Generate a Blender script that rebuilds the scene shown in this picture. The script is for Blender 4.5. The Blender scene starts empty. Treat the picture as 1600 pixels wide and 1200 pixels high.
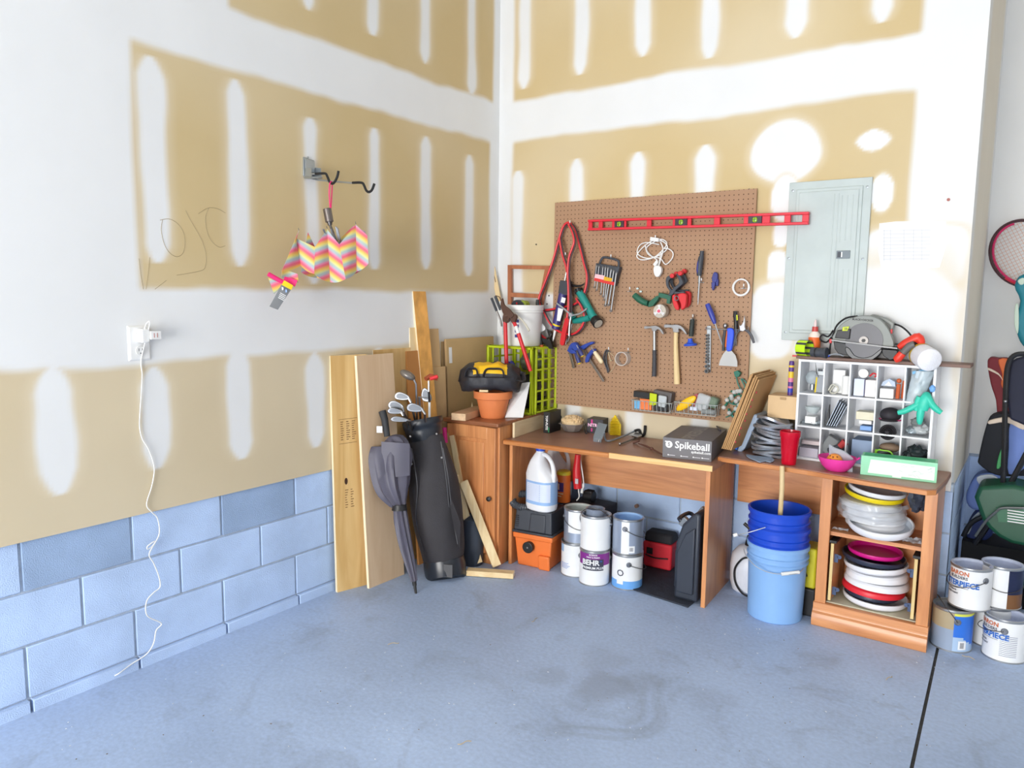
import bpy, bmesh, math, random
from math import pi, sin, cos, radians, sqrt, atan2
from mathutils import Vector as V, Matrix as M4, noise
random.seed(7)
SC = bpy.context.scene
COL = SC.collection
# ---------------------------------------------------------------- camera
FPX = 1176.9274; YAW, PIT, ROL = -0.615, 0.1183, 0.0117
CAM = V((2.956, -4.0048, 1.5504))
_f = V((sin(YAW)*cos(PIT), cos(YAW)*cos(PIT), -sin(PIT)))
_r = V((cos(YAW), -sin(YAW), 0)); _u = _r.cross(_f)
_r, _u = _r*cos(ROL)+_u*sin(ROL), _u*cos(ROL)-_r*sin(ROL)
cd = bpy.data.cameras.new('camera'); cam = bpy.data.objects.new('camera', cd); COL.objects.link(cam)
cam.matrix_world = M4(((_r.x, _u.x, -_f.x, CAM.x), (_r.y, _u.y, -_f.y, CAM.y), (_r.z, _u.z, -_f.z, CAM.z), (0, 0, 0, 1)))
cd.sensor_width = 36; cd.lens = 36*FPX/1600; cd.clip_start = .02
SC.camera = cam
def px(u, v, ax, c):
    "point of the photograph on the world plane axis ax = c"
    d = _f + _r*((u-800)/FPX) - _u*((v-600)/FPX)
    return CAM + d*((c-CAM[ax])/d[ax])
def pw(u, v, y=-.012): return px(u, v, 1, y)
def pf(u, v, z=0): return px(u, v, 2, z)
def pl(u, v, x=.013): return px(u, v, 0, x)
def stand(u, v, r, z=0):
    p = pf(u, v, z); d = (p-CAM); d.z = 0; d.normalize(); return p + d*r
# ---------------------------------------------------------------- materials
def lin(c):
    return tuple((x/255/12.92 if x/255 <= .04045 else ((x/255+.055)/1.055)**2.4) for x in c)
MATS = {}
def mat(name, c, rough=.5, metal=0, var=0, vs=6, bump=0, bs=60, trans=0, alpha=1, stretch=None, emis=None, coat=0, spec=None):
    if name in MATS: return MATS[name]
    m = bpy.data.materials.new(name); m.use_nodes = True; N = m.node_tree.nodes; L = m.node_tree.links
    b = N['Principled BSDF']; col = lin(c)+(1,)
    b.inputs['Base Color'].default_value = col; b.inputs['Roughness'].default_value = rough
    b.inputs['Metallic'].default_value = metal
    if spec is not None: b.inputs['Specular IOR Level'].default_value = spec
    if trans: b.inputs['Transmission Weight'].default_value = trans; b.inputs['IOR'].default_value = 1.2
    if alpha < 1: b.inputs['Alpha'].default_value = alpha
    if coat: b.inputs['Coat Weight'].default_value = coat
    tc = N.new('ShaderNodeTexCoord'); mp = N.new('ShaderNodeMapping'); L.new(tc.outputs['Object'], mp.inputs[0])
    if stretch: mp.inputs['Scale'].default_value = stretch
    if var == 0: var = .06
    nz = N.new('ShaderNodeTexNoise'); nz.inputs['Scale'].default_value = vs; nz.inputs['Detail'].default_value = 5
    L.new(mp.outputs[0], nz.inputs[0])
    mr = N.new('ShaderNodeMapRange'); mr.inputs['From Min'].default_value = .3; mr.inputs['From Max'].default_value = .7
    mr.inputs['To Min'].default_value = 1-var; mr.inputs['To Max'].default_value = 1+var
    L.new(nz.outputs[0], mr.inputs[0])
    hs = N.new('ShaderNodeHueSaturation'); hs.inputs['Color'].default_value = col
    L.new(mr.outputs[0], hs.inputs['Value']); L.new(hs.outputs[0], b.inputs['Base Color'])
    if bump:
        n2 = N.new('ShaderNodeTexNoise'); n2.inputs['Scale'].default_value = bs; n2.inputs['Detail'].default_value = 4
        L.new(mp.outputs[0], n2.inputs[0])
        bp = N.new('ShaderNodeBump'); bp.inputs['Strength'].default_value = bump; bp.inputs['Distance'].default_value = .005
        L.new(n2.outputs[0], bp.inputs['Height']); L.new(bp.outputs[0], b.inputs['Normal'])
    MATS[name] = m; return m
def woodmat(name, c1, c2, ax=2, rough=.5, sc=1.0, coat=0):
    "wood grain running along object axis ax, with a few knots"
    if name in MATS: return MATS[name]
    m = bpy.data.materials.new(name); m.use_nodes = True; N = m.node_tree.nodes; L = m.node_tree.links
    b = N['Principled BSDF']; b.inputs['Roughness'].default_value = rough
    if coat: b.inputs['Coat Weight'].default_value = coat
    tc = N.new('ShaderNodeTexCoord'); mp = N.new('ShaderNodeMapping'); L.new(tc.outputs['Object'], mp.inputs[0])
    s = [14*sc]*3; s[ax] = 1.1*sc; mp.inputs['Scale'].default_value = s
    nz = N.new('ShaderNodeTexNoise'); nz.inputs['Scale'].default_value = 1.6; nz.inputs['Detail'].default_value = 6; nz.inputs['Distortion'].default_value = 1.2
    L.new(mp.outputs[0], nz.inputs[0])
    cr = N.new('ShaderNodeValToRGB'); cr.color_ramp.elements[0].color = lin(c1)+(1,); cr.color_ramp.elements[1].color = lin(c2)+(1,)
    cr.color_ramp.elements[0].position = .35; cr.color_ramp.elements[1].position = .65
    L.new(nz.outputs[0], cr.inputs[0]); L.new(cr.outputs[0], b.inputs['Base Color'])
    MATS[name] = m; return m
def simple(name, rgb, rough=.5, metal=0, **k): return mat(name, rgb, rough, metal, **k)
white = mat('white_plastic', (238, 238, 236), .45); black = mat('black_plastic', (28, 28, 30), .45)
dark = mat('dark_grey_plastic', (62, 66, 74), .5); steel = mat('steel', (168, 168, 170), .3, 1)
darksteel = mat('dark_steel', (105, 102, 100), .35, 1); red = mat('red_plastic', (214, 38, 46), .4)
brightsteel = mat('galvanised', (170, 176, 180), .38, .8); paper = mat('paper', (240, 240, 240), .8)
cardb = mat('cardboard', (196, 160, 112), .85, var=.08); blue = mat('blue_plastic', (44, 86, 205), .4)
navy = mat('navy_plastic', (52, 58, 130), .4); yellow = mat('yellow_plastic', (245, 214, 30), .45)
teal = mat('teal_plastic', (28, 140, 130), .4); green = mat('dark_green_plastic', (34, 92, 72), .4)
orange = mat('orange_plastic', (238, 120, 48), .45); rubber = mat('black_rubber', (22, 22, 24), .7)
clear = mat('clear_plastic', (225, 230, 235), .15, alpha=.35); grey = mat('grey_plastic', (150, 155, 162), .5)
pine = woodmat('pine', (226, 196, 146), (240, 218, 174)); pinex = woodmat('pine_x', (226, 196, 146), (240, 218, 174), 0)
cherry = woodmat('cherry_laminate', (192, 124, 76), (220, 152, 98), 2, .35, coat=.1)
cherryx = woodmat('cherry_laminate_x', (196, 130, 84), (224, 158, 106), 0, .35, coat=.1)
# ---------------------------------------------------------------- mesh builder
def rotm(a): return M4.Rotation(a[0], 4, 'X') if 0 else (M4.Rotation(a[2], 4, 'Z') @ M4.Rotation(a[1], 4, 'Y') @ M4.Rotation(a[0], 4, 'X'))
def basis(n):
    n = n.normalized(); a = V((0, 0, 1)) if abs(n.z) < .9 else V((1, 0, 0))
    s = n.cross(a).normalized(); return s, s.cross(n).normalized()
def smoothpts(pts, k=6, closed=False):
    P = [V(p) for p in pts]; n = len(P); out = []
    if n < 3: return P
    rng = range(n if closed else n-1)
    for i in rng:
        if closed: a, b, c, d = P[(i-1) % n], P[i], P[(i+1) % n], P[(i+2) % n]
        else: a, b, c, d = P[max(i-1, 0)], P[i], P[i+1], P[min(i+2, n-1)]
        for j in range(k):
            t = j/k
            out.append(.5*((2*b)+(c-a)*t+(2*a-5*b+4*c-d)*t*t+(3*b-a-3*c+d)*t**3))
    if not closed: out.append(P[-1])
    return out
class B:
    def __init__(s): s.v = []; s.f = []; s.m = []
    def add(s, v, f, m=0):
        o = len(s.v); s.v += [V(p) for p in v]; s.f += [tuple(i+o for i in q) for q in f]
        s.m += (m if isinstance(m, list) else [m]*len(f)); return s
    def xf(s, mt, start=0):
        for i in range(start, len(s.v)): s.v[i] = mt @ s.v[i]
        return s
    def box(s, c, d, m=0, r=None):
        c = V(c); h = V(d)/2; vs = [V((x*h.x, y*h.y, z*h.z)) for x in (-1, 1) for y in (-1, 1) for z in (-1, 1)]
        if r is not None:
            R = rotm(r) if not isinstance(r, M4) else r; vs = [R @ p for p in vs]
        s.add([p+c for p in vs], [(0, 1, 3, 2), (4, 6, 7, 5), (0, 4, 5, 1), (2, 3, 7, 6), (0, 2, 6, 4), (1, 5, 7, 3)], m); return s
    def hexa(s, p, m=0):   # bottom 4 (ccw from above), top 4
        return s.add(p, [(3, 2, 1, 0), (4, 5, 6, 7), (0, 1, 5, 4), (1, 2, 6, 5), (2, 3, 7, 6), (3, 0, 4, 7)], m)
    def prism(s, poly, vec, m=0, mside=None):
        n = len(poly); P = [V(p) for p in poly]; vec = V(vec)
        nn = V((0, 0, 0))
        for i in range(n): nn += P[i].cross(P[(i+1) % n])
        if nn.dot(vec) > 0: P = P[::-1]
        fs = [tuple(range(n)), tuple(range(2*n-1, n-1, -1))]+[(i, n+i, n+(i+1) % n, (i+1) % n) for i in range(n)]
        ms = m if mside is None else [m, m]+[mside]*n
        return s.add(P+[p+vec for p in P], fs, ms)
    def cyl(s, a, b, r1, r2=None, n=20, m=0, cap=True, mc=None):
        a, b = V(a), V(b); r2 = r1 if r2 is None else r2; e, g = basis(b-a)
        ring = lambda c, r: [c+e*(r*cos(2*pi*i/n))+g*(r*sin(2*pi*i/n)) for i in range(n)]
        fs = [(i, (i+1) % n, n+(i+1) % n, n+i) for i in range(n)]; ms = [m]*n
        if cap: fs += [tuple(range(n-1, -1, -1)), tuple(range(n, 2*n))]; ms += [m if mc is None else mc]*2
        return s.add(ring(a, r1)+ring(b, r2), fs, ms)
    def tube(s, pts, r, n=8, m=0, k=0, closed=False, flat=1.0):
        P = smoothpts(pts, k, closed) if k else [V(p) for p in pts]
        q = len(P); vs = []; e = None
        for i, p in enumerate(P):
            if closed: t = P[(i+1) % q]-P[(i-1) % q]
            else: t = P[min(i+1, q-1)]-P[max(i-1, 0)]
            if t.length < 1e-9: t = V((0, 0, 1))
            t.normalize()
            if e is None: e, g = basis(t)
            else:
                e = (e-t*e.dot(t)); e = e.normalized() if e.length > 1e-6 else basis(t)[0]
            g = t.cross(e)
            if isinstance(r, (list, tuple)):
                q_ = i/(q-1)*(len(r)-1); i_ = min(int(q_), len(r)-2); rr = r[i_]*(1-(q_-i_))+r[i_+1]*(q_-i_)
            else: rr = r
            vs += [p+e*(rr*cos(2*pi*j/n))+g*(rr*flat*sin(2*pi*j/n)) for j in range(n)]
        fs = [(i*n+j, i*n+(j+1) % n, ((i+1) % q)*n+(j+1) % n, ((i+1) % q)*n+j) for i in range(q if closed else q-1) for j in range(n)]
        if not closed: fs += [tuple(range(n-1, -1, -1)), tuple(range((q-1)*n, q*n))]
        return s.add(vs, fs, m)
    def lathe(s, prof, c=(0, 0, 0), n=32, m=0, axis=None, mf=None, cap=True):
        c = V(c); vs = []; ax = V(axis).normalized() if axis is not None else V((0, 0, 1))
        if axis is None: e, g = V((1, 0, 0)), V((0, 1, 0))
        else: e, g = basis(ax); g = ax.cross(e)
        for r, z in prof: vs += [c+ax*z+e*(r*cos(2*pi*i/n))+g*(r*sin(2*pi*i/n)) for i in range(n)]
        fs = []; ms = []
        for k in range(len(prof)-1):
            for i in range(n):
                fs.append((k*n+i, k*n+(i+1) % n, (k+1)*n+(i+1) % n, (k+1)*n+i))
                ms.append(mf(2*pi*(i+.5)/n, (prof[k][1]+prof[k+1][1])/2, k) if mf else m)
        if prof[0] == prof[-1] or not cap: return s.add(vs, fs, ms)
        if prof[0][0] > 1e-4: fs.append(tuple(range(n-1, -1, -1))); ms.append(m)
        if prof[-1][0] > 1e-4: q = (len(prof)-1)*n; fs.append(tuple(range(q, q+n))); ms.append(m)
        return s.add(vs, fs, ms)
    def sph(s, c, r, m=0, n=20, k=12, r3=None, fn=None):
        r = (r, r, r) if not isinstance(r, (tuple, list)) else r; st = len(s.v)
        vs = []; c = V(c)
        for i in range(k+1):
            t = pi*i/k
            for j in range(n):
                a = 2*pi*j/n; d = V((sin(t)*cos(a), sin(t)*sin(a), -cos(t)))
                q = 1+(fn(d) if fn else 0); p = V((d.x*r[0]*q, d.y*r[1]*q, d.z*r[2]*q))
                if r3 is not None: p = rotm(r3) @ p
                vs.append(c+p)
        return s.add(vs, [(i*n+j, i*n+(j+1) % n, (i+1)*n+(j+1) % n, (i+1)*n+j) for i in range(k) for j in range(n)], m)
    def grid(s, fn, nu, nv, m=0, thick=0, mf=None):
        vs = [V(fn(i/nu, j/nv)) for i in range(nu+1) for j in range(nv+1)]; w = nv+1
        fs = [(i*w+j, (i+1)*w+j, (i+1)*w+j+1, i*w+j+1) for i in range(nu) for j in range(nv)]
        ms = [mf((i+.5)/nu, (j+.5)/nv) for i in range(nu) for j in range(nv)] if mf else [m]*len(fs)
        if thick:
            nn = [V((0, 0, 0)) for _ in vs]
            for q in fs:
                nrm = (vs[q[1]]-vs[q[0]]).cross(vs[q[3]]-vs[q[0]])
                for i in q: nn[i] += nrm
            o = len(vs); vs = vs+[p-(n.normalized() if n.length > 0 else V((0, 0, 1)))*thick for p, n in zip(vs, nn)]
            f2 = [tuple(i+o for i in reversed(q)) for q in fs]
            bd = [i*w for i in range(nu+1)]+[nu*w+j for j in range(1, nv+1)]+[i*w+nv for i in range(nu-1, -1, -1)]+[j for j in range(nv-1, 0, -1)]
            f3 = [(bd[i], bd[i]+o, bd[(i+1) % len(bd)]+o, bd[(i+1) % len(bd)]) for i in range(len(bd))]
            ms = ms+ms+[m]*len(f3); fs = fs+f2+f3
        return s.add(vs, fs, ms)
    def text(s, t, size, mt, m=0, depth=.0006, wrap=None, align='CENTER', bold=0, sx=1):
        cu = bpy.data.curves.new('lettering', 'FONT'); cu.body = t; cu.size = size; cu.align_x = align; cu.align_y = 'CENTER'
        cu.resolution_u = 2; cu.offset = bold
        ob = bpy.data.objects.new('lettering', cu); COL.objects.link(ob)
        me = bpy.data.meshes.new_from_object(ob)
        vs = []
        for q in me.vertices:
            x, y = q.co.x*sx, q.co.y
            if wrap: a = x/wrap; vs.append(mt @ V((sin(a)*(wrap+depth), -cos(a)*(wrap+depth), y)))
            else: vs.append(mt @ V((x, y, depth)))
        s.add(vs, [tuple(p.vertices) for p in me.polygons], m)
        bpy.data.objects.remove(ob); bpy.data.meshes.remove(me); bpy.data.curves.remove(cu); return s
WM = {}
def T(name, label, cat, loc=(0, 0, 0), rz=0, group=None, rot=None):
    o = bpy.data.objects.new(name, None); COL.objects.link(o); o.empty_display_size = .05
    o.location = loc; o.rotation_euler = rot if rot else (0, 0, rz)
    o['label'] = label; o['category'] = cat
    if group: o['group'] = group
    WM[o.name] = M4.Translation(V(loc)) @ (rotm(rot) if rot else M4.Rotation(rz, 4, 'Z'))
    return o
def P(name, b, mats, parent=None, bev=0, smooth=True, label=None, ang=35, loc=None, world=True, seg=2, kind=None):
    """one mesh object. world=True: the builder holds world coordinates"""
    if not isinstance(mats, (list, tuple)): mats = [mats]
    me = bpy.data.meshes.new(name)
    if parent is not None:
        mw = WM[parent.name]; inv = mw.inverted() if world else M4.Identity(4); own = mw
    else:
        l = V(loc) if loc is not None else V((sum(v.x for v in b.v), sum(v.y for v in b.v), 0))/len(b.v)
        if loc is None: l.z = min(v.z for v in b.v)
        inv = M4.Translation(-l) if world else M4.Identity(4); own = M4.Translation(l)
    me.from_pydata([tuple(inv @ v) for v in b.v], [], b.f)
    for m in mats: me.materials.append(m)
    me.polygons.foreach_set('material_index', b.m); me.update(); me.validate()
    o = bpy.data.objects.new(name, me); COL.objects.link(o)
    if parent is not None: o.parent = parent
    else: o.location = own.translation
    WM[o.name] = own
    bm = bmesh.new(); bm.from_mesh(me); bmesh.ops.remove_doubles(bm, verts=bm.verts, dist=1e-6)
    bmesh.ops.recalc_face_normals(bm, faces=bm.faces); bm.to_mesh(me); bm.free()
    if smooth:
        me.polygons.foreach_set('use_smooth', [True]*len(me.polygons)); me.set_sharp_from_angle(angle=radians(ang))
    if bev:
        md = o.modifiers.new('bevel', 'BEVEL'); md.width = bev; md.segments = seg; md.limit_method = 'ANGLE'; md.angle_limit = radians(40)
    if label: o['label'] = label
    if kind: o['kind'] = kind
    return o
def solo(name, label, cat, b, mats, group=None, **k):
    o = P(name, b, mats, **k); o['label'] = label; o['category'] = cat
    if group: o['group'] = group
    return o
def S(name, b, mats, parent=None, **k):
    o = P(name, b, mats, parent, **k)
    if parent is None: o['kind'] = 'structure'
    return o
def dup(root, loc=None, rz=None, label=None, group=None, rot=None):
    r = root.copy(); COL.objects.link(r)
    if loc is not None: r.location = loc
    if rz is not None: r.rotation_euler = (0, 0, rz)
    if rot is not None: r.rotation_euler = rot
    if label: r['label'] = label
    if group: r['group'] = group
    for ch in list(root.children):
        c = ch.copy(); COL.objects.link(c); c.parent = r
        for g in list(ch.children):
            d = g.copy(); COL.objects.link(d); d.parent = c
    WM[r.name] = M4.Translation(V(r.location)) @ r.rotation_euler.to_matrix().to_4x4()
    return r
def frame(o, xa, ya):
    "matrix with origin o, x axis xa, y axis ya (z = x cross y)"
    x = V(xa).normalized(); z = x.cross(V(ya)).normalized(); y = z.cross(x)
    return M4(((x.x, y.x, z.x, o[0]), (x.y, y.y, z.y, o[1]), (x.z, y.z, z.z, o[2]), (0, 0, 0, 1)))
def arc(c, r, a0, a1, n, ax='xz'):
    o = []
    for i in range(n+1):
        a = a0+(a1-a0)*i/n; q = V((r*cos(a), 0, r*sin(a))) if ax == 'xz' else (V((r*cos(a), r*sin(a), 0)) if ax == 'xy' else V((0, r*cos(a), r*sin(a))))
        o.append(V(c)+q)
    return o

def atd(u, v, d): return CAM+(_f+_r*((u-800)/FPX)-_u*((v-600)/FPX))*d
def dep(p): return (V(p)-CAM).dot(_f)
def loft(b, secs, m=0, n=28, mod=None, cap=True, mf=None):
    "secs = (centre, half width, half depth, axis-x dir); rings stacked from bottom to top"
    vs = []; q = len(secs)
    for i, (c, rx, ry) in enumerate(secs):
        t = (secs[min(i+1, q-1)][0]-secs[max(i-1, 0)][0]).normalized()
        vw = (V(c)-CAM); vw.normalize(); side = vw.cross(t).normalized(); fr = t.cross(side).normalized()
        for j in range(n):
            a = 2*pi*j/n; k = mod(i/(q-1), a) if mod else 1
            vs.append(V(c)+side*(rx*k*cos(a))+fr*(ry*k*sin(a)))
    fs = [(i*n+j, i*n+(j+1) % n, (i+1)*n+(j+1) % n, (i+1)*n+j) for i in range(q-1) for j in range(n)]
    ms = [mf((i+.5)/(q-1), 2*pi*(j+.5)/n) if mf else m for i in range(q-1) for j in range(n)]
    if cap: fs += [tuple(range(n-1, -1, -1)), tuple(range((q-1)*n, q*n))]; ms += [m, m]
    return b.add(vs, fs, ms)
def psec(L, k=4):
    "L = (u_left, u_right, v, depth, flat); smooth interpolation to loft sections"
    P_ = smoothpts([V(((a+c)/2, v, d)) for a, c, v, d, f in L], k); W_ = smoothpts([V(((c-a)/2, f, 0)) for a, c, v, d, f in L], k)
    return [(atd(p.x, p.y, p.z), w.x*p.z/FPX, w.x*p.z/FPX*w.y) for p, w in zip(P_, W_)]
def plate(b, poly, y, th, m=0, yfn=None):
    "outline in photograph pixels, cut from a plate lying in the plane y, thickness th away from the camera"
    return b.prism([pw(u, v, y) for u, v in poly], (0, th, 0), m)
def smooth2(poly, k=4, closed=True): return [(p.x, p.y) for p in smoothpts([V((u, v, 0)) for u, v in poly], k, closed)]
def wtube(b, pts, r, y=-.03, m=0, k=5, n=8, closed=False):
    return b.tube([pw(q[0], q[1], q[2] if len(q) > 2 else y) for q in pts], r, n, m, k, closed)
def wcyl(b, u0, v0, u1, v1, r1, r2=None, y=-.03, m=0, n=16): return b.cyl(pw(u0, v0, y), pw(u1, v1, y), r1, r2, n, m)
# ================================================================ SETTING
def wall_paint(name, size_u, size_v, org, ua, va, fn, step=.012, mt=None, kind_parent=None):
    nu, nv = int(size_u/step), int(size_v/step)
    verts = []; cols = []
    for i in range(nu+1):
        for j in range(nv+1):
            u, v = size_u*i/nu, size_v*j/nv
            p = V(org)+V(ua)*u+V(va)*v; verts.append(tuple(p)); cols += list(fn(p))+[1]
    w = nv+1
    faces = [(i*w+j, (i+1)*w+j, (i+1)*w+j+1, i*w+j+1) for i in range(nu) for j in range(nv)]
    me = bpy.data.meshes.new(name); me.from_pydata(verts, [], faces)
    at = me.color_attributes.new('drywall', 'FLOAT_COLOR', 'POINT'); at.data.foreach_set('color', cols)
    me.materials.append(mt)
    o = bpy.data.objects.new(name, me); COL.objects.link(o); WM[o.name] = M4.Identity(4)
    return o
dm = bpy.data.materials.new('drywall_and_joint_compound'); dm.use_nodes = True
N = dm.node_tree.nodes; L = dm.node_tree.links; bs = N['Principled BSDF']; bs.inputs['Roughness'].default_value = .85
ca = N.new('ShaderNodeVertexColor'); ca.layer_name = 'drywall'
nz = N.new('ShaderNodeTexNoise'); nz.inputs['Scale'].default_value = 3; nz.inputs['Detail'].default_value = 6
tcn = N.new('ShaderNodeTexCoord'); L.new(tcn.outputs['Object'], nz.inputs[0])
mrn = N.new('ShaderNodeMapRange'); mrn.inputs['To Min'].default_value = .95; mrn.inputs['To Max'].default_value = 1.05; L.new(nz.outputs[0], mrn.inputs[0])
hsn = N.new('ShaderNodeHueSaturation'); L.new(mrn.outputs[0], hsn.inputs['Value']); L.new(ca.outputs[0], hsn.inputs['Color']); L.new(hsn.outputs[0], bs.inputs['Base Color'])
TAN = V(lin((206, 182, 132))); MUD = V(lin((234, 235, 235))); SKIM = V(lin((226, 212, 184))); CRM = V(lin((222, 206, 172)))
def ss(a, b, x):
    t = max(0, min(1, (x-a)/(b-a))); return t*t*(3-2*t)
def nzf(p, s, k=0): return noise.noise(V((p[0]*s+k, p[1]*s-k, p[2]*s+3.1*k)))
def rect(a, b, a0, a1, b0, b1, e=.02):
    "soft inside-mask of a rectangle"
    return ss(-e, e, a-a0)*ss(-e, e, a1-a)*ss(-e, e, b-b0)*ss(-e, e, b1-b)
def stripe(a, b, ac, w, b0, b1, p, k):
    "feathered vertical stroke of compound with rounded ends"
    hw = w/2*(1+.25*nzf((b, ac, 0), 5, k)); c = ac+.012*nzf((b, 0, ac), 3, k+4)
    end = min(b-b0, b1-b); hw2 = hw*(min(1, max(0, end/(w*.7)))**.5 if end < w*.7 else 1)
    if end < 0: return 0, 0
    d = hw2-abs(a-c); return ss(-.02, .014, d), ss(-.06, 0, d)*.55
def paint(p, a, zones, stripes, blobs):
    z = p[2]; w1 = .02*nzf(p, 2.2, 1)+.008*nzf(p, 9, 2); w2 = .02*nzf(p, 2.2, 5)
    t = 0
    for (a0, a1, b0, b1, *e) in zones: t = max(t, rect(a+w2*.6, z+w1, a0, a1, b0, b1, e[0] if e else .018))
    core = TAN.lerp(CRM, max(0, min(1, .25+nzf(p, 1.3, 9)*.8)))
    core = core.lerp(V(lin((216, 204, 180))), .5*(1-ss(1.2, 1.4, z)))
    c = MUD.lerp(core, t*.96)
    for i, (ac, w, b0, b1) in enumerate(stripes):
        if abs(a-ac) < w+.08:
            s1, s2 = stripe(a, z, ac, w, b0, b1, p, i*1.7); c = c.lerp(SKIM, s2*t); c = c.lerp(MUD, s1)
    for (ac, zc, ra, rz_, pw_) in blobs:
        d = ((abs(a-ac)/ra)**pw_+(abs(z-zc)/rz_)**pw_)**(1/pw_)+.08*nzf(p, 6, 11)
        c = c.lerp(SKIM, (1-ss(1.0, 1.28, d))*.6); c = c.lerp(MUD, 1-ss(.92, 1.06, d))
    return c
ZT = 3.7
# left wall, a = y
LZ = [(-2.40, -.11, 1.56, 2.50), (-1.96, -.08, 2.745, 3.4), (-7, -.08, .3, 1.262)]
LS = [(-2.32, .105, 1.66, 2.46), (-1.94, .085, 1.66, 2.46), (-1.53, .07, 1.59, 2.38), (-1.115, .07, 1.67, 2.41), (-.71, .075, 1.69, 2.43), (-.32, .075, 1.66, 2.39),
      (-2.74, .135, .79, 1.265), (-2.36, .12, .82, 1.24), (-1.965, .11, .79, 1.30), (-1.535, .1, .775, 1.25), (-3.15, .12, .8, 1.26), (-3.55, .12, .8, 1.26), (-1.1, .1, .8, 1.26), (-.7, .1, .8, 1.26),
      (-1.527, .06, 2.87, 3.5), (-1.115, .07, 2.86, 3.5), (-.71, .07, 2.83, 3.5), (-.3, .07, 2.75, 3.5)]
LB = []
o = wall_paint('wall_left', 5.0, ZT-.645, (.013, -5.0, .645), (0, 1, 0), (0, 0, 1), lambda p: paint(p, p[1], LZ, LS, LB), .014, dm); o['kind'] = 'structure'
wl = o
# back wall, a = x
BZ = [(.12, 2.385, 1.56, 2.505), (.125, 2.39, 2.755, 3.4), (.12, 2.385, .6, 1.262)]
BS = [(.165, .075, 1.2, 2.33), (.59, .085, 1.2, 2.36), (1.0, .085, 1.2, 2.36), (1.395, .1, 1.2, 2.36), (.2, .075, .6, 1.26), (.6, .09, .6, 1.3), (1.02, .11, .6, 1.3), (1.42, .1, .6, 1.3),
      (.20, .08, 2.82, 3.5), (.60, .085, 2.84, 3.5), (1.0, .09, 2.88, 3.5), (1.39, .09, 2.8, 3.5), (1.83, .1, 2.83, 3.5), (2.22, .09, 2.83, 3.5)]
BB = [(1.81, 2.285, .172, .160, 2), (2.215, 2.295, .075, .05, 1.6), (2.27, 2.05, .05, .09, 2), (1.82, 2.05, .07, .12, 2), (1.80, 1.7, .05, .09, 3), (1.79, 1.43, .115, .2, 3.5), (2.42, 1.75, .22, .14, 5),
      (2.33, 1.2, .3, .52, 4), (1.81, 1.87, .04, .06, 3)]
o = wall_paint('wall_back', 2.65, ZT-.66, (0, -.012, .66), (1, 0, 0), (0, 0, 1), lambda p: paint(p, p[0], BZ, BS, BB), .012, dm); o['kind'] = 'structure'
wb = o
# recess walls
RZ = [(3.02, 5.9, 1.56, 2.40), (3.04, 5.9, 2.72, 3.4), (2.9, 5.9, 1.0, 1.26)]
o = wall_paint('wall_recess', 3.35, ZT-.675, (2.65, 1.0, .675), (1, 0, 0), (0, 0, 1), lambda p: paint(p, p[0], RZ, [(3.3, .1, 1.2, 2.4)], []), .03, dm); o['kind'] = 'structure'
o = wall_paint('wall_return', 1.012, ZT-.66, (2.65, -.012, .66), (0, 1, 0), (0, 0, 1), lambda p: MUD.lerp(CRM, .45*rect(p[1], p[2], .12, .9, 0, 4, .06)), .03, dm); o['kind'] = 'structure'
# block courses
blockm = mat('concrete_block', (190, 214, 250), .9, var=.10, vs=5, bump=.5, bs=220)
blockd = mat('concrete_block_dark', (158, 182, 216), .9, var=.10, vs=5, bump=.5, bs=220)
mortar = mat('mortar', (176, 190, 208), .95, var=.1, vs=20, bump=.6, bs=120)
def blocks(name, length, mk, offs, dk=()):
    b = B(); st = len(b.v)
    # coordinates: u along wall, w out of the wall, z
    b.box((length/2, -.032, .33), (length, .05, .72), 1)
    for row, z0, z1 in ((0, -.15, .045), (1, .051, .245), (2, .255, .448), (3, .457, .655)):
        u = offs[row]-.4064*40
        while u < length:
            a0, a1 = max(u+.005, 0), min(u+.4064-.005, length)
            if a1-a0 > .02:
                d = .0 if row else .018
                i = int(round((u-offs[row])/.4064))
                b.box(((a0+a1)/2, -.025+d/2, (z0+z1)/2), (a1-a0, .05+d, z1-z0), 2 if (row, i) in dk else 0)
            u += .4064
    for i in range(len(b.v)): b.v[i] = mk(b.v[i])
    return S(name, b, [blockm, mortar, blockd], bev=.003, loc=(0, 0, 0))
yb = -8.1
def off(y0): return (y0-yb) % .4064
lb = blocks('wall_left_blockwork', 8.1, lambda v: V((v.y, yb+v.x, v.z)), [off(-2.8826), off(-2.8867), off(-2.8826+.203), off(-2.8826)], [(3, 12), (3, 14), (2, 9)])
lb.name = 'wall_left.001'
bb = blocks('wall_back.001', 2.66, lambda v: V((v.x, -v.y, v.z)), [.1, .3, .1, .3])
bb = blocks('wall_recess.001', 3.35, lambda v: V((2.65+v.x, 1.012-v.y, v.z)), [.1, .3, .1, .3])
bb = blocks('wall_return.001', 1.02, lambda v: V((2.635+v.y+.02, v.x+.005, v.z)), [.1, .3, .1, .3])
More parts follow.
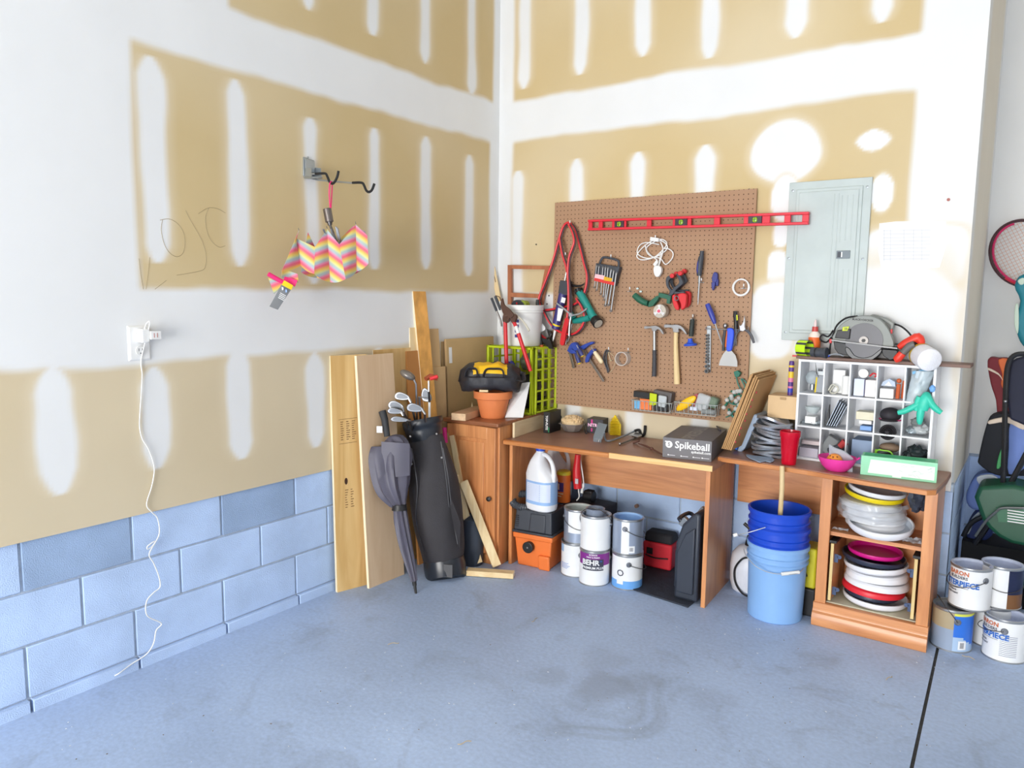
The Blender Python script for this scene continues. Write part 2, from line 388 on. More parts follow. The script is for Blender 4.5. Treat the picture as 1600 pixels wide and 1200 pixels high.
# wall thickness fill so nothing leaks
b = B(); b.box((-.1, -3.6, 1.6), (.1, 9.4, 4)); S('wall_left.002', b, mortar)
b = B(); b.box((-.019, -6.56, 2.2), (.064, 3.12, 3.1)); S('wall_left.003', b, mat('painted_wall', (232, 230, 224), .85))
b = B(); b.box((1.3, .1, 1.6), (2.5, .1, 4.2)); S('wall_back.002', b, mortar)
b = B(); b.box((4.2, 1.12, 1.6), (3.6, .1, 4.2)); S('wall_recess.002', b, mortar)
b = B(); b.box((6.05, -3.55, 1.65), (.1, 9.4, 4)); S('wall_right', b, mat('painted_wall', (232, 230, 224), .85))
b = B(); b.box((2.95, -3.6, ZT+.05), (6.3, 9.5, .1)); S('ceiling', b, mat('ceiling_paint', (230, 228, 222), .9))
b = B(); X0, X1, ZD = .6, 3.5, 2.15
b.box((X0/2-.05, -8.2, ZT/2), (X0+.1, .1, ZT)); b.box(((X1+6.1)/2, -8.2, ZT/2), (6.1-X1, .1, ZT)); b.box(((X0+X1)/2, -8.2, (ZD+ZT)/2), (X1-X0, .1, ZT-ZD))
S('wall_front', b, MATS['painted_wall'])
# floor: two slabs with a control joint between them, procedural stains
fm = bpy.data.materials.new('stained_concrete'); fm.use_nodes = True; N = fm.node_tree.nodes; L = fm.node_tree.links; bs = N['Principled BSDF']
tcn = N.new('ShaderNodeTexCoord')
def ntex(sc, det=6, dist=0, rough=.5):
    n = N.new('ShaderNodeTexNoise'); n.inputs['Scale'].default_value = sc; n.inputs['Detail'].default_value = det; n.inputs['Distortion'].default_value = dist; n.inputs['Roughness'].default_value = rough
    L.new(tcn.outputs['Object'], n.inputs[0]); return n
def ramp(src, *st):
    r = N.new('ShaderNodeValToRGB'); e = r.color_ramp.elements
    while len(e) < len(st): e.new(.5)
    for i, (p_, c_) in enumerate(st): e[i].position = p_; e[i].color = c_ if len(c_) == 4 else tuple(c_)+(1,)
    L.new(src, r.inputs[0]); return r
def mixc(a, b, f, mode='MIX'):
    m = N.new('ShaderNodeMix'); m.data_type = 'RGBA'; m.blend_type = mode
    L.new(a, m.inputs[6]); L.new(b, m.inputs[7])
    if isinstance(f, float): m.inputs[0].default_value = f
    else: L.new(f, m.inputs[0])
    return m.outputs[2]
base = ramp(ntex(1.1, 8, .6).outputs[0], (.3, lin((162, 181, 212))), (.7, lin((184, 205, 238))))
st1 = ramp(ntex(2.3, 9, 1.2, .65).outputs[0], (.54, (0, 0, 0)), (.72, (1, 1, 1)))
brown = N.new('ShaderNodeRGB'); brown.outputs[0].default_value = lin((140, 150, 168))+(1,)
mfac = N.new('ShaderNodeMath'); mfac.operation = 'MULTIPLY'; mfac.inputs[1].default_value = .55; L.new(st1.outputs[0], mfac.inputs[0])
c1 = mixc(base.outputs[0], brown.outputs[0], mfac.outputs[0])
fine = ramp(ntex(60, 4).outputs[0], (.3, (.9, .9, .9)), (.7, (1.06, 1.06, 1.06)))
c2 = mixc(c1, fine.outputs[0], 1.0, 'MULTIPLY')
# dark oil spots near the middle
for (sx, sy, rr, am) in ((1.63, -1.47, .13, .5), (1.40, -1.52, .09, .3), (1.72, -1.33, .1, .3), (1.52, -1.25, .12, .25), (2.0, -1.3, .1, .2)):
    mp = N.new('ShaderNodeVectorMath'); mp.operation = 'DISTANCE'; mp.inputs[1].default_value = (sx, sy, 0); L.new(tcn.outputs['Object'], mp.inputs[0])
    ad = N.new('ShaderNodeMath'); ad.operation = 'MULTIPLY_ADD'; L.new(ntex(9, 5).outputs[0], ad.inputs[0]); ad.inputs[1].default_value = .16; L.new(mp.outputs['Value'], ad.inputs[2])
    mr = N.new('ShaderNodeMapRange'); mr.interpolation_type = 'SMOOTHSTEP'; mr.inputs['From Min'].default_value = rr*.5+.08; mr.inputs['From Max'].default_value = rr+.1
    mr.inputs['To Min'].default_value = am; mr.inputs['To Max'].default_value = 0; L.new(ad.outputs[0], mr.inputs[0])
    c2 = mixc(c2, brown.outputs[0], mr.outputs[0])
L.new(c2, bs.inputs['Base Color'])
rr_ = ramp(ntex(3, 6).outputs[0], (.3, (.42, .42, .42)), (.7, (.65, .65, .65))); L.new(rr_.outputs[0], bs.inputs['Roughness'])
bpn = N.new('ShaderNodeBump'); bpn.inputs['Strength'].default_value = .25; bpn.inputs['Distance'].default_value = .004
L.new(ntex(35, 6).outputs[0], bpn.inputs['Height']); L.new(bpn.outputs[0], bs.inputs['Normal'])
jl = lambda y: 2.672-.032*(y+.32)          # x of the control joint
b = B()
y0, y1 = -8.3, 1.05; w = .006
b.hexa([V((-.1, y0, -.1)), V((jl(y0)-w, y0, -.1)), V((jl(y1)-w, y1, -.1)), V((-.1, y1, -.1)), V((-.1, y0, 0)), V((jl(y0)-w, y0, 0)), V((jl(y1)-w, y1, 0)), V((-.1, y1, 0))])
b.hexa([V((jl(y0)+w, y0, -.1)), V((6.1, y0, -.1)), V((6.1, y1, -.1)), V((jl(y1)+w, y1, -.1)), V((jl(y0)+w, y0, 0)), V((6.1, y0, 0)), V((6.1, y1, 0)), V((jl(y1)+w, y1, 0))])
b.hexa([V((jl(y0)-w, y0, -.1)), V((jl(y0)+w, y0, -.1)), V((jl(y1)+w, y1, -.1)), V((jl(y1)-w, y1, -.1)), V((jl(y0)-w, y0, -.008)), V((jl(y0)+w, y0, -.008)), V((jl(y1)+w, y1, -.008)), V((jl(y1)-w, y1, -.008))], 1)
S('floor', b, [fm, mat('joint_dirt', (70, 68, 66), .95, var=.3, vs=40)], smooth=False, loc=(0, 0, 0))
b = B(); b.box((3, -14, -.06), (14, 11.3, .1)); S('floor.001', b, mat('driveway', (190, 188, 184), .9, var=.1))
# ---------------------------------------------------------------- light: daylight through the open garage door
SC.world = bpy.data.worlds.new('sky'); SC.world.use_nodes = True
wn = SC.world.node_tree.nodes; bgn = wn['Background']; bgn.inputs[0].default_value = (.86, .93, 1, 1); bgn.inputs[1].default_value = 2.0
la = bpy.data.lights.new('garage_door_daylight', 'AREA'); la.shape = 'RECTANGLE'; la.size = X1-X0; la.size_y = ZD; la.energy = 400; la.color = (1, .975, .935)
lo = bpy.data.objects.new('garage_door_daylight', la); COL.objects.link(lo); lo.location = ((X0+X1)/2, -8.24, ZD/2); lo.rotation_euler = (radians(90), 0, 0)
SC.view_settings.view_transform = 'Standard'; SC.view_settings.look = 'None'; SC.view_settings.gamma = 1; SC.view_settings.exposure = -0.12
SC.view_settings.use_curve_mapping = False
# ================================================================ FURNITURE
# ---- main desk
DR = radians(3.9)
t = T('desk', 'long cherry laminate desk with a chipped rounded front edge, standing below the pegboard', 'desk', (.486, -.596, 0), DR)
dc, ds = V((cos(DR), sin(DR), 0)), V((-sin(DR), cos(DR), 0))
def dk(x, y, z): return V((.486, -.596, z))+dc*x+ds*y
ZD_ = .735
topm = mat('worn_desk_top', (156, 114, 96), .38, var=.16, vs=7, spec=.5)
edgem = woodmat('desk_edge_band', (186, 116, 62), (208, 140, 84), 0, .4); bare = woodmat('bare_chipboard', (226, 178, 112), (240, 200, 140), 0, .7)
b = B()
L1, DD = 1.205, .545
b.hexa([dk(.014, 0, ZD_-.028), dk(L1, 0, ZD_-.028), dk(L1, DD-.06, ZD_-.028), dk(.014, DD, ZD_-.028), dk(.014, 0, ZD_), dk(L1, 0, ZD_), dk(L1, DD-.06, ZD_), dk(.014, DD, ZD_)])
P('desktop', b, topm, t)
b = B()
for x0, x1, m in ((.014, .66, 0), (.66, L1, 1)):
    pr = [(0, .0), (-.012, -.004), (-.016, -.014), (-.012, -.025), (0, -.029)]
    if m: pr = [(0, .001), (-.006, -.001), (-.007, -.015), (-.006, -.027), (0, -.029)]
    b.prism([dk(x0, y-.0005, ZD_+z) for y, z in pr], dc*(x1-x0), m)
P('edge_band', b, [edgem, bare], t, label='rounded front edge band, torn off over its right half')
b = B(); b.hexa([dk(L1-.04, .03, 0), dk(L1-.018, .03, 0), dk(L1-.018, .48, 0), dk(L1-.04, .48, 0), dk(L1-.04, .03, ZD_-.029), dk(L1-.018, .03, ZD_-.029), dk(L1-.018, .48, ZD_-.029), dk(L1-.04, .48, ZD_-.029)])
P('side_panel', b, cherry, t, bev=.001)
b = B(); b.hexa([dk(.03, .03, .0), dk(.05, .03, 0), dk(.05, .5, 0), dk(.03, .5, 0), dk(.03, .03, ZD_-.029), dk(.05, .03, ZD_-.029), dk(.05, .5, ZD_-.029), dk(.03, .5, ZD_-.029)])
P('side_panel', b, cherry, t, bev=.001)
b = B(); b.hexa([dk(.05, .42, .435), dk(L1-.04, .42, .435), dk(L1-.04, .438, .435), dk(.05, .438, .435), dk(.05, .42, ZD_-.029), dk(L1-.04, .42, ZD_-.029), dk(L1-.04, .438, ZD_-.029), dk(.05, .438, ZD_-.029)])
P('modesty_panel', b, cherryx, t, bev=.001)
# ---- corner cabinet
ca_ = radians(4); t = T('cabinet', 'low cherry cabinet with one raised-panel door, in the corner behind the golf bag', 'cabinet', (.497, -.655, 0), ca_)
cw, cdp, ch = .35, .61, .835
def cb(x, y, z): return M4.Translation((.497, -.655, 0)) @ M4.Rotation(ca_, 4, 'Z') @ V((x, y, z))
def lbx(b, x0, x1, y0, y1, z0, z1, m=0, f=cb):
    b.hexa([f(x0, y0, z0), f(x1, y0, z0), f(x1, y1, z0), f(x0, y1, z0), f(x0, y0, z1), f(x1, y0, z1), f(x1, y1, z1), f(x0, y1, z1)], m)
b = B(); lbx(b, -cw, 0, .02, cdp, 0, ch-.025); P('body', b, cherry, t, bev=.002)
b = B(); lbx(b, -cw-.02, .012, -.018, cdp+.01, ch-.025, ch); P('cabinet_top', b, woodmat('cabinet_top_wood', (132, 82, 56), (160, 102, 68), 0, .35), t, bev=.008, seg=3)
b = B(); dz0, dz1 = .07, ch-.03
lbx(b, -cw+.004, -.012, 0, .018, dz0, dz1)
b2 = B()
for (x0, x1, z0, z1) in ((-cw+.004, -cw+.064, dz0, dz1), (-.07, -.012, dz0, dz1), (-cw+.064, -.07, dz1-.07, dz1), (-cw+.064, -.07, dz0, dz0+.07)): lbx(b2, x0, x1, -.007, .004, z0, z1)
lbx(b2, -cw+.085, -.091, -.006, .004, dz0+.09, dz1-.09)
dd = P('door', b, cherry, t, bev=.001)
P('door_frame', b2, cherry, dd, bev=.003)
b = B(); k = cb(-.042, -.007, .40); nrm = (cb(0, -1, 0)-cb(0, 0, 0))
b.lathe([(.004, 0), (.005, .012), (.013, .016), (.015, .022), (.012, .027), (0.0001, .029)], k, 20, axis=nrm)
P('knob', b, darksteel, dd)
# ---- second top and back panel spanning to the shelf unit
t = T('side_table', 'lower cherry table top carrying the white cubby organizer, right of the desk', 'table', (2.0, -.2, 0))
b = B(); Z2 = .755
poly = [(1.66, -.365), (2.1, -.395), (2.35, -.44), (2.60, -.462), (2.632, -.43), (2.648, -.20), (2.648, -.02), (1.66, -.02)]
b.prism([V((x, y, Z2-.026)) for x, y in poly], (0, 0, .026)); P('table_top', b, topm, t, bev=.004)
b = B()
for i in range(4):
    a, c = poly[i], poly[i+1]
    b.hexa([V((a[0], a[1]-.007, Z2-.025)), V((c[0], c[1]-.007, Z2-.025)), V((c[0], c[1]+.002, Z2-.025)), V((a[0], a[1]+.002, Z2-.025)), V((a[0], a[1]-.007, Z2-.004)), V((c[0], c[1]-.007, Z2-.004)), V((c[0], c[1]+.002, Z2-.004)), V((a[0], a[1]+.002, Z2-.004))])
P('edge_band', b, edgem, t, bev=.002)
b = B(); b.box((1.905, -.03, .59), (.49, .016, .276)); P('back_panel', b, cherryx, t)
# ---- shelf unit
t = T('shelf_unit', 'cherry shelf unit with a moulded plinth, holding stacks of frisbees, at the right end', 'shelf', (2.39, -.335, 0))
x0, x1, yf, yk, zt = 2.152, 2.630, -.335, -.02, Z2-.027
b = B(); b.box(((x0+.008), (yf+.018+yk)/2, zt/2+.03), (.016, yk-yf-.018, zt-.06)); P('side_panel', b, cherry, t)
b = B(); b.box(((x1-.008), (yf+.018+yk)/2, zt/2+.03), (.016, yk-yf-.018, zt-.06)); P('side_panel', b, cherry, t)
b = B(); b.box(((x0+x1)/2, yk-.005, zt/2), (x1-x0-.034, .008, zt-.02)); P('back_panel', b, cherry, t)
b = B(); b.box((x0+.024, yf+.009, zt/2+.05), (.048, .018, zt-.10)); P('front_post', b, cherry, t, bev=.001)
b = B(); b.box((x1-.024, yf+.009, zt/2+.05), (.048, .018, zt-.10)); P('front_post', b, cherry, t, bev=.001)
b = B(); b.box(((x0+x1)/2, (yf+.02+yk)/2, .448), (x1-x0-.034, yk-yf-.03, .018)); P('shelf', b, cherryx, t)
b = B(); b.box(((x0+x1)/2, (yf+.02+yk)/2, .108), (x1-x0-.034, yk-yf-.03, .012)); P('bottom_board', b, mat('drawer_bottom', (205, 200, 176), .6), t)
b = B(); pr = [(0, .11), (-.006, .108), (-.007, .085), (-.012, .078), (-.014, .07), (-.024, .062), (-.03, .045), (-.031, .02), (-.027, .004), (-.022, 0), (0.02, 0), (.02, .11)]
b.prism([V((x0-.004, yf+y, z)) for y, z in pr], (x1-x0+.008, 0, 0)); P('plinth', b, cherryx, t, ang=30)
# drawer side boards left inside the lower bay
for sx, nm in ((x0+.064, 'left'), (x1-.064, 'right')):
    b = B(); b.box((sx, yf+.13, .268), (.013, .25, .275)); b.box((sx, yf+.004, .268), (.0135, .006, .277), 1)
    for zz in (.17, .33):
        s_ = 1 if nm == 'left' else -1
        b.box((sx+s_*.014, yf+.03, zz), (.018, .004, .04), 2); b.cyl((sx+s_*.028, yf+.028, zz+.008), (sx+s_*.028, yf+.032, zz+.008), .010, n=12, m=2)
    solo('drawer_side_board', '%s bare drawer side board standing in the lower bay of the shelf unit' % nm, 'board', b, [MATS['cherry_laminate'], woodmat('drawer_edge', (206, 176, 116), (226, 200, 140)), mat('bracket_blue', (66, 84, 120), .5)], bev=.001)
b = B(); b.box((x0+.064, yf+.13, .412), (.03, .24, .012)); solo('drawer_runner', 'black drawer runner on the left drawer side board', 'rail', b, black)
b = B(); b.box((x1-.064, yf+.13, .412), (.03, .24, .012)); solo('drawer_runner', 'black drawer runner on the right drawer side board', 'rail', b, black)
# ================================================================ BOARDS leaning on the left wall
def board(name, label, cat, pts, w, th, mats, wdir, group=None, seg=None, marks=None, bev=.001):
    """pts = (foot, top) of the front-left edge; wdir = direction across its width; thickness away from the camera side"""
    a, c = V(pts[0]), V(pts[1]); wd = V(wdir).normalized(); ln = (c-a); up = ln.normalized(); nrm = wd.cross(up).normalized()
    if nrm.dot(CAM-a) > 0: nrm = -nrm
    b = B(); q = [a, a+wd*w, a+wd*w+nrm*th, a+nrm*th]
    b.hexa(q+[p+ln for p in q], 0)
    # pale cut edge faces
    b.m[:] = [1, 1, 0, 1, 0, 1]
    if marks: marks(b, a, wd, up, -nrm, ln.length)
    return solo(name, label, cat, b, mats, group, bev=bev)
plyw = woodmat('yellow_plywood', (206, 164, 100), (232, 198, 138), 2, .6, .5); plyb = woodmat('pale_plywood', (214, 182, 146), (226, 198, 164), 2, .6, .45)
cut = mat('cut_edge', (246, 230, 196), .8); ink = mat('stamp_ink', (120, 84, 50), .9); knot = mat('knot', (60, 34, 22), .8)
osb = mat('strand_board', (216, 158, 82), .75, var=.22, vs=22, stretch=(1, 1, .5)); mdf = mat('fibreboard', (196, 162, 116), .85); mdf2 = mat('tan_fibreboard', (204, 172, 122), .85)
def plymarks(b, a, wd, up, nr, ln):
    mt = frame(a+wd*.085+up*(ln*.68)+nr*.0006, wd, up)
    for k in range(11): b.box(mt @ V((.0, .055-k*.011, 0)), (.001, .001, .001), 2)
    st = len(b.v)
    for k in range(9):
        for j in range(3):
            x = -.04+j*.032; wq = .012+.012*random.random(); b.add([mt @ V(p) for p in ((x, .05-k*.0115, 0), (x+wq, .05-k*.0115, 0), (x+wq, .054-k*.0115, 0), (x, .054-k*.0115, 0))], [(0, 1, 2, 3)], 2)
    for q in (((-.05, .064), (.055, .066)), ((-.05, -.062), (.05, -.06))):
        b.add([mt @ V((q[0][0], q[0][1], 0)), mt @ V((q[1][0], q[1][1], 0)), mt @ V((q[1][0], q[1][1]+.002, 0)), mt @ V((q[0][0], q[0][1]+.002, 0))], [(0, 1, 2, 3)], 2)
    mt2 = frame(a+wd*.09+up*(ln*.39)+nr*.0006, wd, up)
    for k in range(8):
        for j in range(2):
            x = -.03+j*.032; wq = .008+.014*random.random(); b.add([mt2 @ V(p) for p in ((x, .05-k*.013, 0), (x+wq, .05-k*.013, 0), (x+wq, .054-k*.013, 0), (x, .054-k*.013, 0))], [(0, 1, 2, 3)], 2)
    c = a+wd*.068+up*(ln*.47)+nr*.0008; n = 14
    b.add([c+wd*(.009*cos(2*pi*i/n))+up*(.018*sin(2*pi*i/n)) for i in range(n)], [tuple(range(n))], 3)
A0 = pf(527, 926); A1 = pl(516, 556, .02)
wd_ = (pf(576, 913)-A0)
board('plywood_board', 'yellow plywood board with a dark knot and stamped ink, leftmost against the left wall', 'board', (A0, A1), .205, .019, [plyw, cut, ink, knot], wd_, marks=plymarks)
A0 = pf(577, 920); A1 = px(557, 556, 0, .075); wd_ = pf(633, 897)-A0
board('plywood_sheet', 'wide pale pinkish plywood sheet leaning in front of the yellow plywood board', 'board', (A0, A1), .262, .017, [plyb, cut], wd_)
A0 = pf(571, 915)+V((-.02, .02, 0)); A1 = A0.lerp(px(557, 556, 0, .05), .34)
board('plywood_offcut', 'short white-edged plywood strip behind the foot of the pale plywood sheet', 'board', (A0, A1), .16, .012, [plyb, cut], wd_)
# tall strand-board stud
A1 = px(645, 455, 0, .02); A0 = V((.12, A1.y+.10, 0))
board('strand_board_stud', 'tall orange strand-board stud leaning on the wall behind the golf clubs, reaching highest', 'board', (A0, A1), .088, .03, [osb, cut], (.25, .97, 0))
A1 = px(666, 514, 0, .02); A0 = V((.12, A1.y+.0, 0))
board('board', 'brown board with its top just right of the tall strand-board stud', 'board', (A0, A1), .09, .018, [mdf, mdf], (.2, 1, 0))
A1 = px(675, 574, 0, .05); A0 = V((.10, A1.y-.01, 0))
board('board', 'short brown board standing in front of the wall right of the strand-board stud', 'board', (A0, A1), .10, .018, [mdf, mdf], (.2, 1, 0))
A1 = px(640, 512, 0, .016); A0 = V((.08, A1.y, 0))
board('pine_strip', 'thin pine strip peeking out left of the tall strand-board stud', 'board', (A0, A1), .05, .015, [pine, cut], (.1, 1, 0))
A1 = px(583, 547, 0, .016); A0 = V((.03, A1.y-.02, 0))
board('plywood_sheet', 'wide tan plywood sheet hidden behind the pale plywood sheet, its top edge showing', 'board', (A0, A1), .34, .012, [plyw, cut], (0.02, 1, 0))
A1 = px(635, 549, 0, .03); A0 = V((.12, A1.y, 0))
board('chipboard_panel', 'orange-brown panel standing between the pale plywood sheet and the strand-board stud', 'board', (A0, A1), .17, .016, [mat('orange_board', (186, 128, 70), .7), mat('orange_board', (186, 128, 70), .7)], (0.05, 1, 0))
def sticker(b, a, wd, up, nr, ln):
    mt = frame(a+wd*.035+up*(ln-.10)+nr*.001, wd, up); b.box(mt @ V((0, 0, 0)), (.022, .002, .10), 2, mt.to_3x3().to_4x4() @ M4.Rotation(radians(-90), 4, 'X'))
A1 = px(690, 534, 0, .018); A0 = V((.07, A1.y, .02))
board('fibreboard_panel', 'narrow brown panel behind the cabinet, left of the large tan panel', 'board', (A0, A1), .10, .012, [mdf, mdf2], (0.02, 1, 0))
A1 = px(697, 530, 0, .045); A0 = V((.10, A1.y, .02))
def stk(b, a, wd, up, nr, ln):
    p0 = a+wd*.02+up*(ln-.05)+nr*.0015
    b.add([p0, p0+wd*.028, p0+wd*.028-up*.095, p0-up*.095], [(0, 1, 2, 3)], 2)
board('fibreboard_panel', 'large tan panel with a white sticker, leaning in the corner behind the cabinet', 'board', (A0, A1), .46, .016, [mdf2, mdf, paper], (0.02, 1, 0), marks=stk)
# boards between golf bag and cabinet
def plank(name, label, cen0, cen1, w, th, facing, mats=None, group=None):
    a, c = V(cen0), V(cen1); up = (c-a).normalized(); f = V(facing); wd = f.cross(up).normalized(); nr = up.cross(wd)
    b = B(); q = [a-wd*w/2-nr*th/2, a+wd*w/2-nr*th/2, a+wd*w/2+nr*th/2, a-wd*w/2+nr*th/2]
    b.hexa(q+[p+(c-a) for p in q]); b.m[:] = [1, 1, 0, 0, 0, 0]
    return solo(name, label, 'board', b, mats or [pine, cut], group, bev=.0015)
plank('pine_stud', 'thick pine stud leaning on the cabinet door, front one of the crossed pair', pf(776, 889)+V((0, 0, .02)), atd(724, 752, 4.30), .05, .045, (.75, -.75, .1))
plank('pine_stud', 'pine stud leaning on the cabinet door, close behind the thick front one', pf(748, 884)+V((.0, .0, .02)), atd(711, 743, 4.31), .04, .038, (.75, -.75, .1))
plank('pine_stud', 'thin pine stud leaning steeply in the gap between golf bag and cabinet', pf(735, 885)+V((0, .04, .02)), atd(707, 680, 4.38), .03, .03, (.3, -1, .1))
plank('wide_pine_board', 'wide pine board standing in the gap beside the golf bag, behind the studs', pf(720, 880)+V((0, .03, .02)), atd(698, 676, 4.40), .05, .016, (.3, -1, .1), [mdf2, cut])
plank('pine_offcut', 'short pine offcut lying on the floor right of the golf bag', pf(730, 893, .018), pf(803, 898, .018), .055, .03, (0, 0, 1), [pinex, cut])
# dark bin
b = B(); c = stand(735, 897, .06); c += V((-.055, .09, 0)); b.lathe([(.055, 0), (.062, .01), (.07, .2), (.06, .27), (.02, .30), (.0001, .30)], c, 24)
solo('jug', 'dark grey plastic jug half hidden behind the foot of the golf bag', 'jug', b, mat('dark_blue_grey', (62, 70, 84), .5))
b = B(); b.tube([atd(694, 668, 4.36), atd(696, 692, 4.355)], .014, 10); solo('rolled_mat', 'magenta roll peeking out between golf bag and cabinet', 'roll', b, mat('magenta', (214, 34, 130), .6))
# ================================================================ LEFT WALL THINGS
t = T('wall_outlet', 'white duplex wall outlet on the left wall, above the hanging cord', 'outlet', pl(216, 537))
b = B(); c = pl(217, 536); pwid, phei = .094, .142
b.hexa([c+V((0, -pwid/2, -phei/2)), c+V((0, pwid/2, -phei/2)), c+V((0, pwid/2, phei/2)), c+V((0, -pwid/2, phei/2)), c+V((.008, -pwid/2+.008, -phei/2+.008)), c+V((.008, pwid/2-.008, -phei/2+.008)), c+V((.008, pwid/2-.008, phei/2-.008)), c+V((.008, -pwid/2+.008, phei/2-.008))])
P('cover_plate', b, white, t, bev=.002)
for dz in (.034, -.03):
    b = B(); k = c+V((.006, 0, dz)); b.cyl(k, k+V((.005, 0, 0)), .019, n=24); sk = P('receptacle', b, mat('outlet_white', (228, 228, 226), .4), t)
    b = B()
    for dy, hh in ((-.007, .011), (.007, .009)): b.box(k+V((.0052, dy, .004)), (.001, .0022, hh))
    b.cyl(k+V((.005, 0, -.010)), k+V((.0058, 0, -.010)), .0025, n=10); P('slots', b, dark, sk)
b = B(); k = pl(219, 524)+V((.008, 0, 0)); b.box(k+V((.018, .0, 0)), (.036, .034, .055)); ch_ = T('charger', 'white phone charger plugged into the wall outlet, cord rising from its top', 'charger', k)
P('housing', b, white, ch_, bev=.005, seg=3)
b = B(); b.cyl(k+V((.03, 0, .026)), k+V((.03, 0, .034)), .004, n=10); P('strain_relief', b, white, ch_)
b = B(); k2 = pl(233, 523)+V((.008, .0, 0)); b.box(k2+V((.022, 0, 0)), (.044, .042, .032)); b.box(k2+V((.0445, -.008, 0)), (.001, .003, .018), 1); b.box(k2+V((.0445, .005, 0)), (.001, .003, .018), 1)
solo('plug_adapter', 'white plug adapter with two slots, beside the phone charger on the wall outlet', 'adapter', b, [white, mat('slot_pink', (196, 130, 120), .6)], bev=.003)
# cord
pts = [k+V((.03, 0, .034)), k+V((.034, .006, .05)), k+V((.04, .014, .045))]
for u, v in ((221, 560), (222, 585), (221, 612), (219, 640), (218, 665), (222, 685), (231, 700), (238, 718), (241, 735), (237, 760), (229, 788), (237, 800), (246, 810), (249, 833), (240, 851), (231, 858), (231, 853), (243, 846), (233, 866), (240, 880), (248, 900), (250, 917), (240, 926), (229, 940), (230, 962), (252, 974), (244, 985), (240, 1005), (229, 1022), (205, 1038)):
    pts.append(pl(u, v, .021))
pts += [pl(186, 1052, .035), pf(176, 1057, .006)]
t = T('charging_cord', 'thin white charging cord hanging crinkled from the wall outlet down to the floor', 'cord', pf(176, 1057))
b = B(); b.tube(pts, .0024, 6, 0, 5); P('cable', b, white, t)
b = B(); b.tube([pf(190, 1050, .012), pf(176, 1057, .006)], .0045, 8); P('plug', b, white, t)
# pencil scribbles on the drywall
b = B()
for poly in ([(254, 343), (252, 360), (257, 382), (266, 396), (277, 401), (286, 395), (289, 378), (286, 362), (277, 349), (264, 342), (250, 344)], [(290, 329), (298, 345), (308, 362), (317, 380), (322, 400), (321, 415), (314, 423), (276, 430)],
             [(310, 334), (325, 325), (340, 326), (352, 333)], [(326, 325), (321, 340), (323, 360), (330, 376), (342, 386), (352, 384)], [(217, 404), (220, 430), (224, 452)], [(234, 402), (231, 430), (228, 452)], [(242, 452), (260, 438)]):
    b.tube([pl(u, v, .0134) for u, v in poly], .001, 4, 0, 4)
P('pencil_scribble', b, mat('pencil', (168, 150, 116), .9), wl, label='pencil scribble')
# bracket and compact umbrella
t = T('utility_hook', 'grey steel double hook bracket with black rubber ends, high on the left wall', 'hook', pl(483, 262))
b = B(); q = [pl(u, v, .013) for u, v in ((473, 275), (490, 279), (490, 251), (473, 245))]; b.prism(q, (.006, 0, 0)); q = [pl(u, v, .02) for u, v in ((476, 268), (491, 270), (490, 252), (476, 249))]; b.prism(q, (.008, 0, 0))
c = pl(481, 246, .02); b.cyl(c, c+V((.004, 0, 0)), .005, n=12); P('mounting_plate', b, brightsteel, t, bev=.001)
b = B()
for u in (476, 491): b.prism([pl(u, 262, .02), pl(u, 278, .02), pl(u, 278, .02)+V((.05, 0, .0)), pl(u, 264, .02)+V((.045, 0, 0))], (0, .003, 0))
b.tube([pl(476, 277, .02), pl(476, 277, .02)+V((.045, 0, -.006)), pl(491, 278, .02)+V((.05, 0, -.002)), pl(491, 272, .03)], .006, 8)
P('hinge', b, brightsteel, t)
pa = lambda u, v, y: px(u, v, 1, y)
b = B(); b.tube([pa(489, 277, -1.535), pa(495, 281, -1.535), pa(552, 286, -1.535)], .0042, 8, k=3); P('arm', b, brightsteel, t)
b = B(); b.tube([pa(486, 272, -1.60), pa(494, 271, -1.60)], .0042, 8, k=3); P('arm', b, brightsteel, t)
b = B(); b.tube([pa(u, v, -1.60) for u, v in ((493, 271.5), (503, 271), (509, 271.5), (512, 277), (515, 284), (519, 287), (523, 284), (527, 276), (529, 267))], .0058, 10, k=4); P('rubber_end', b, rubber, t)
b = B(); b.tube([pa(u, v, -1.535) for u, v in ((551, 285.5), (565, 285.5), (569, 290), (572, 297), (576, 300), (581, 297), (585, 287))], .0058, 10, k=4); P('rubber_end', b, rubber, t)
def stripemat(name, dirv, sc=20, off=0.0):
    m = bpy.data.materials.new(name); m.use_nodes = True; N = m.node_tree.nodes; L = m.node_tree.links
    tc = N.new('ShaderNodeTexCoord'); d = N.new('ShaderNodeVectorMath'); d.operation = 'DOT_PRODUCT'; d.inputs[1].default_value = dirv; L.new(tc.outputs['Object'], d.inputs[0])
    a = N.new('ShaderNodeMath'); a.operation = 'MULTIPLY_ADD'; a.inputs[1].default_value = sc; a.inputs[2].default_value = off+20; L.new(d.outputs['Value'], a.inputs[0])
    f = N.new('ShaderNodeMath'); f.operation = 'FRACT'; L.new(a.outputs[0], f.inputs[0])
    r = N.new('ShaderNodeValToRGB'); r.color_ramp.interpolation = 'LINEAR'; e = r.color_ramp.elements
    cols = [(0, (226, 98, 132)), (.15, (226, 112, 118)), (.28, (230, 172, 92)), (.42, (228, 202, 104)), (.55, (206, 206, 150)), (.68, (164, 186, 184)), (.82, (176, 174, 186)), (.92, (222, 128, 156))]
    while len(e) < len(cols): e.new(.5)
    for i, (p, c) in enumerate(cols): e[i].position = p; e[i].color = lin(c)+(1,)
    L.new(f.outputs[0], r.inputs[0]); bs = N['Principled BSDF']; L.new(r.outputs[0], bs.inputs['Base Color']); bs.inputs['Roughness'].default_value = .7
    return m
sA = stripemat('stripes_rising', (.30, .3, -.95), 18); sB = stripemat('stripes_falling', (-.45, -.4, -.83), 18, .3)
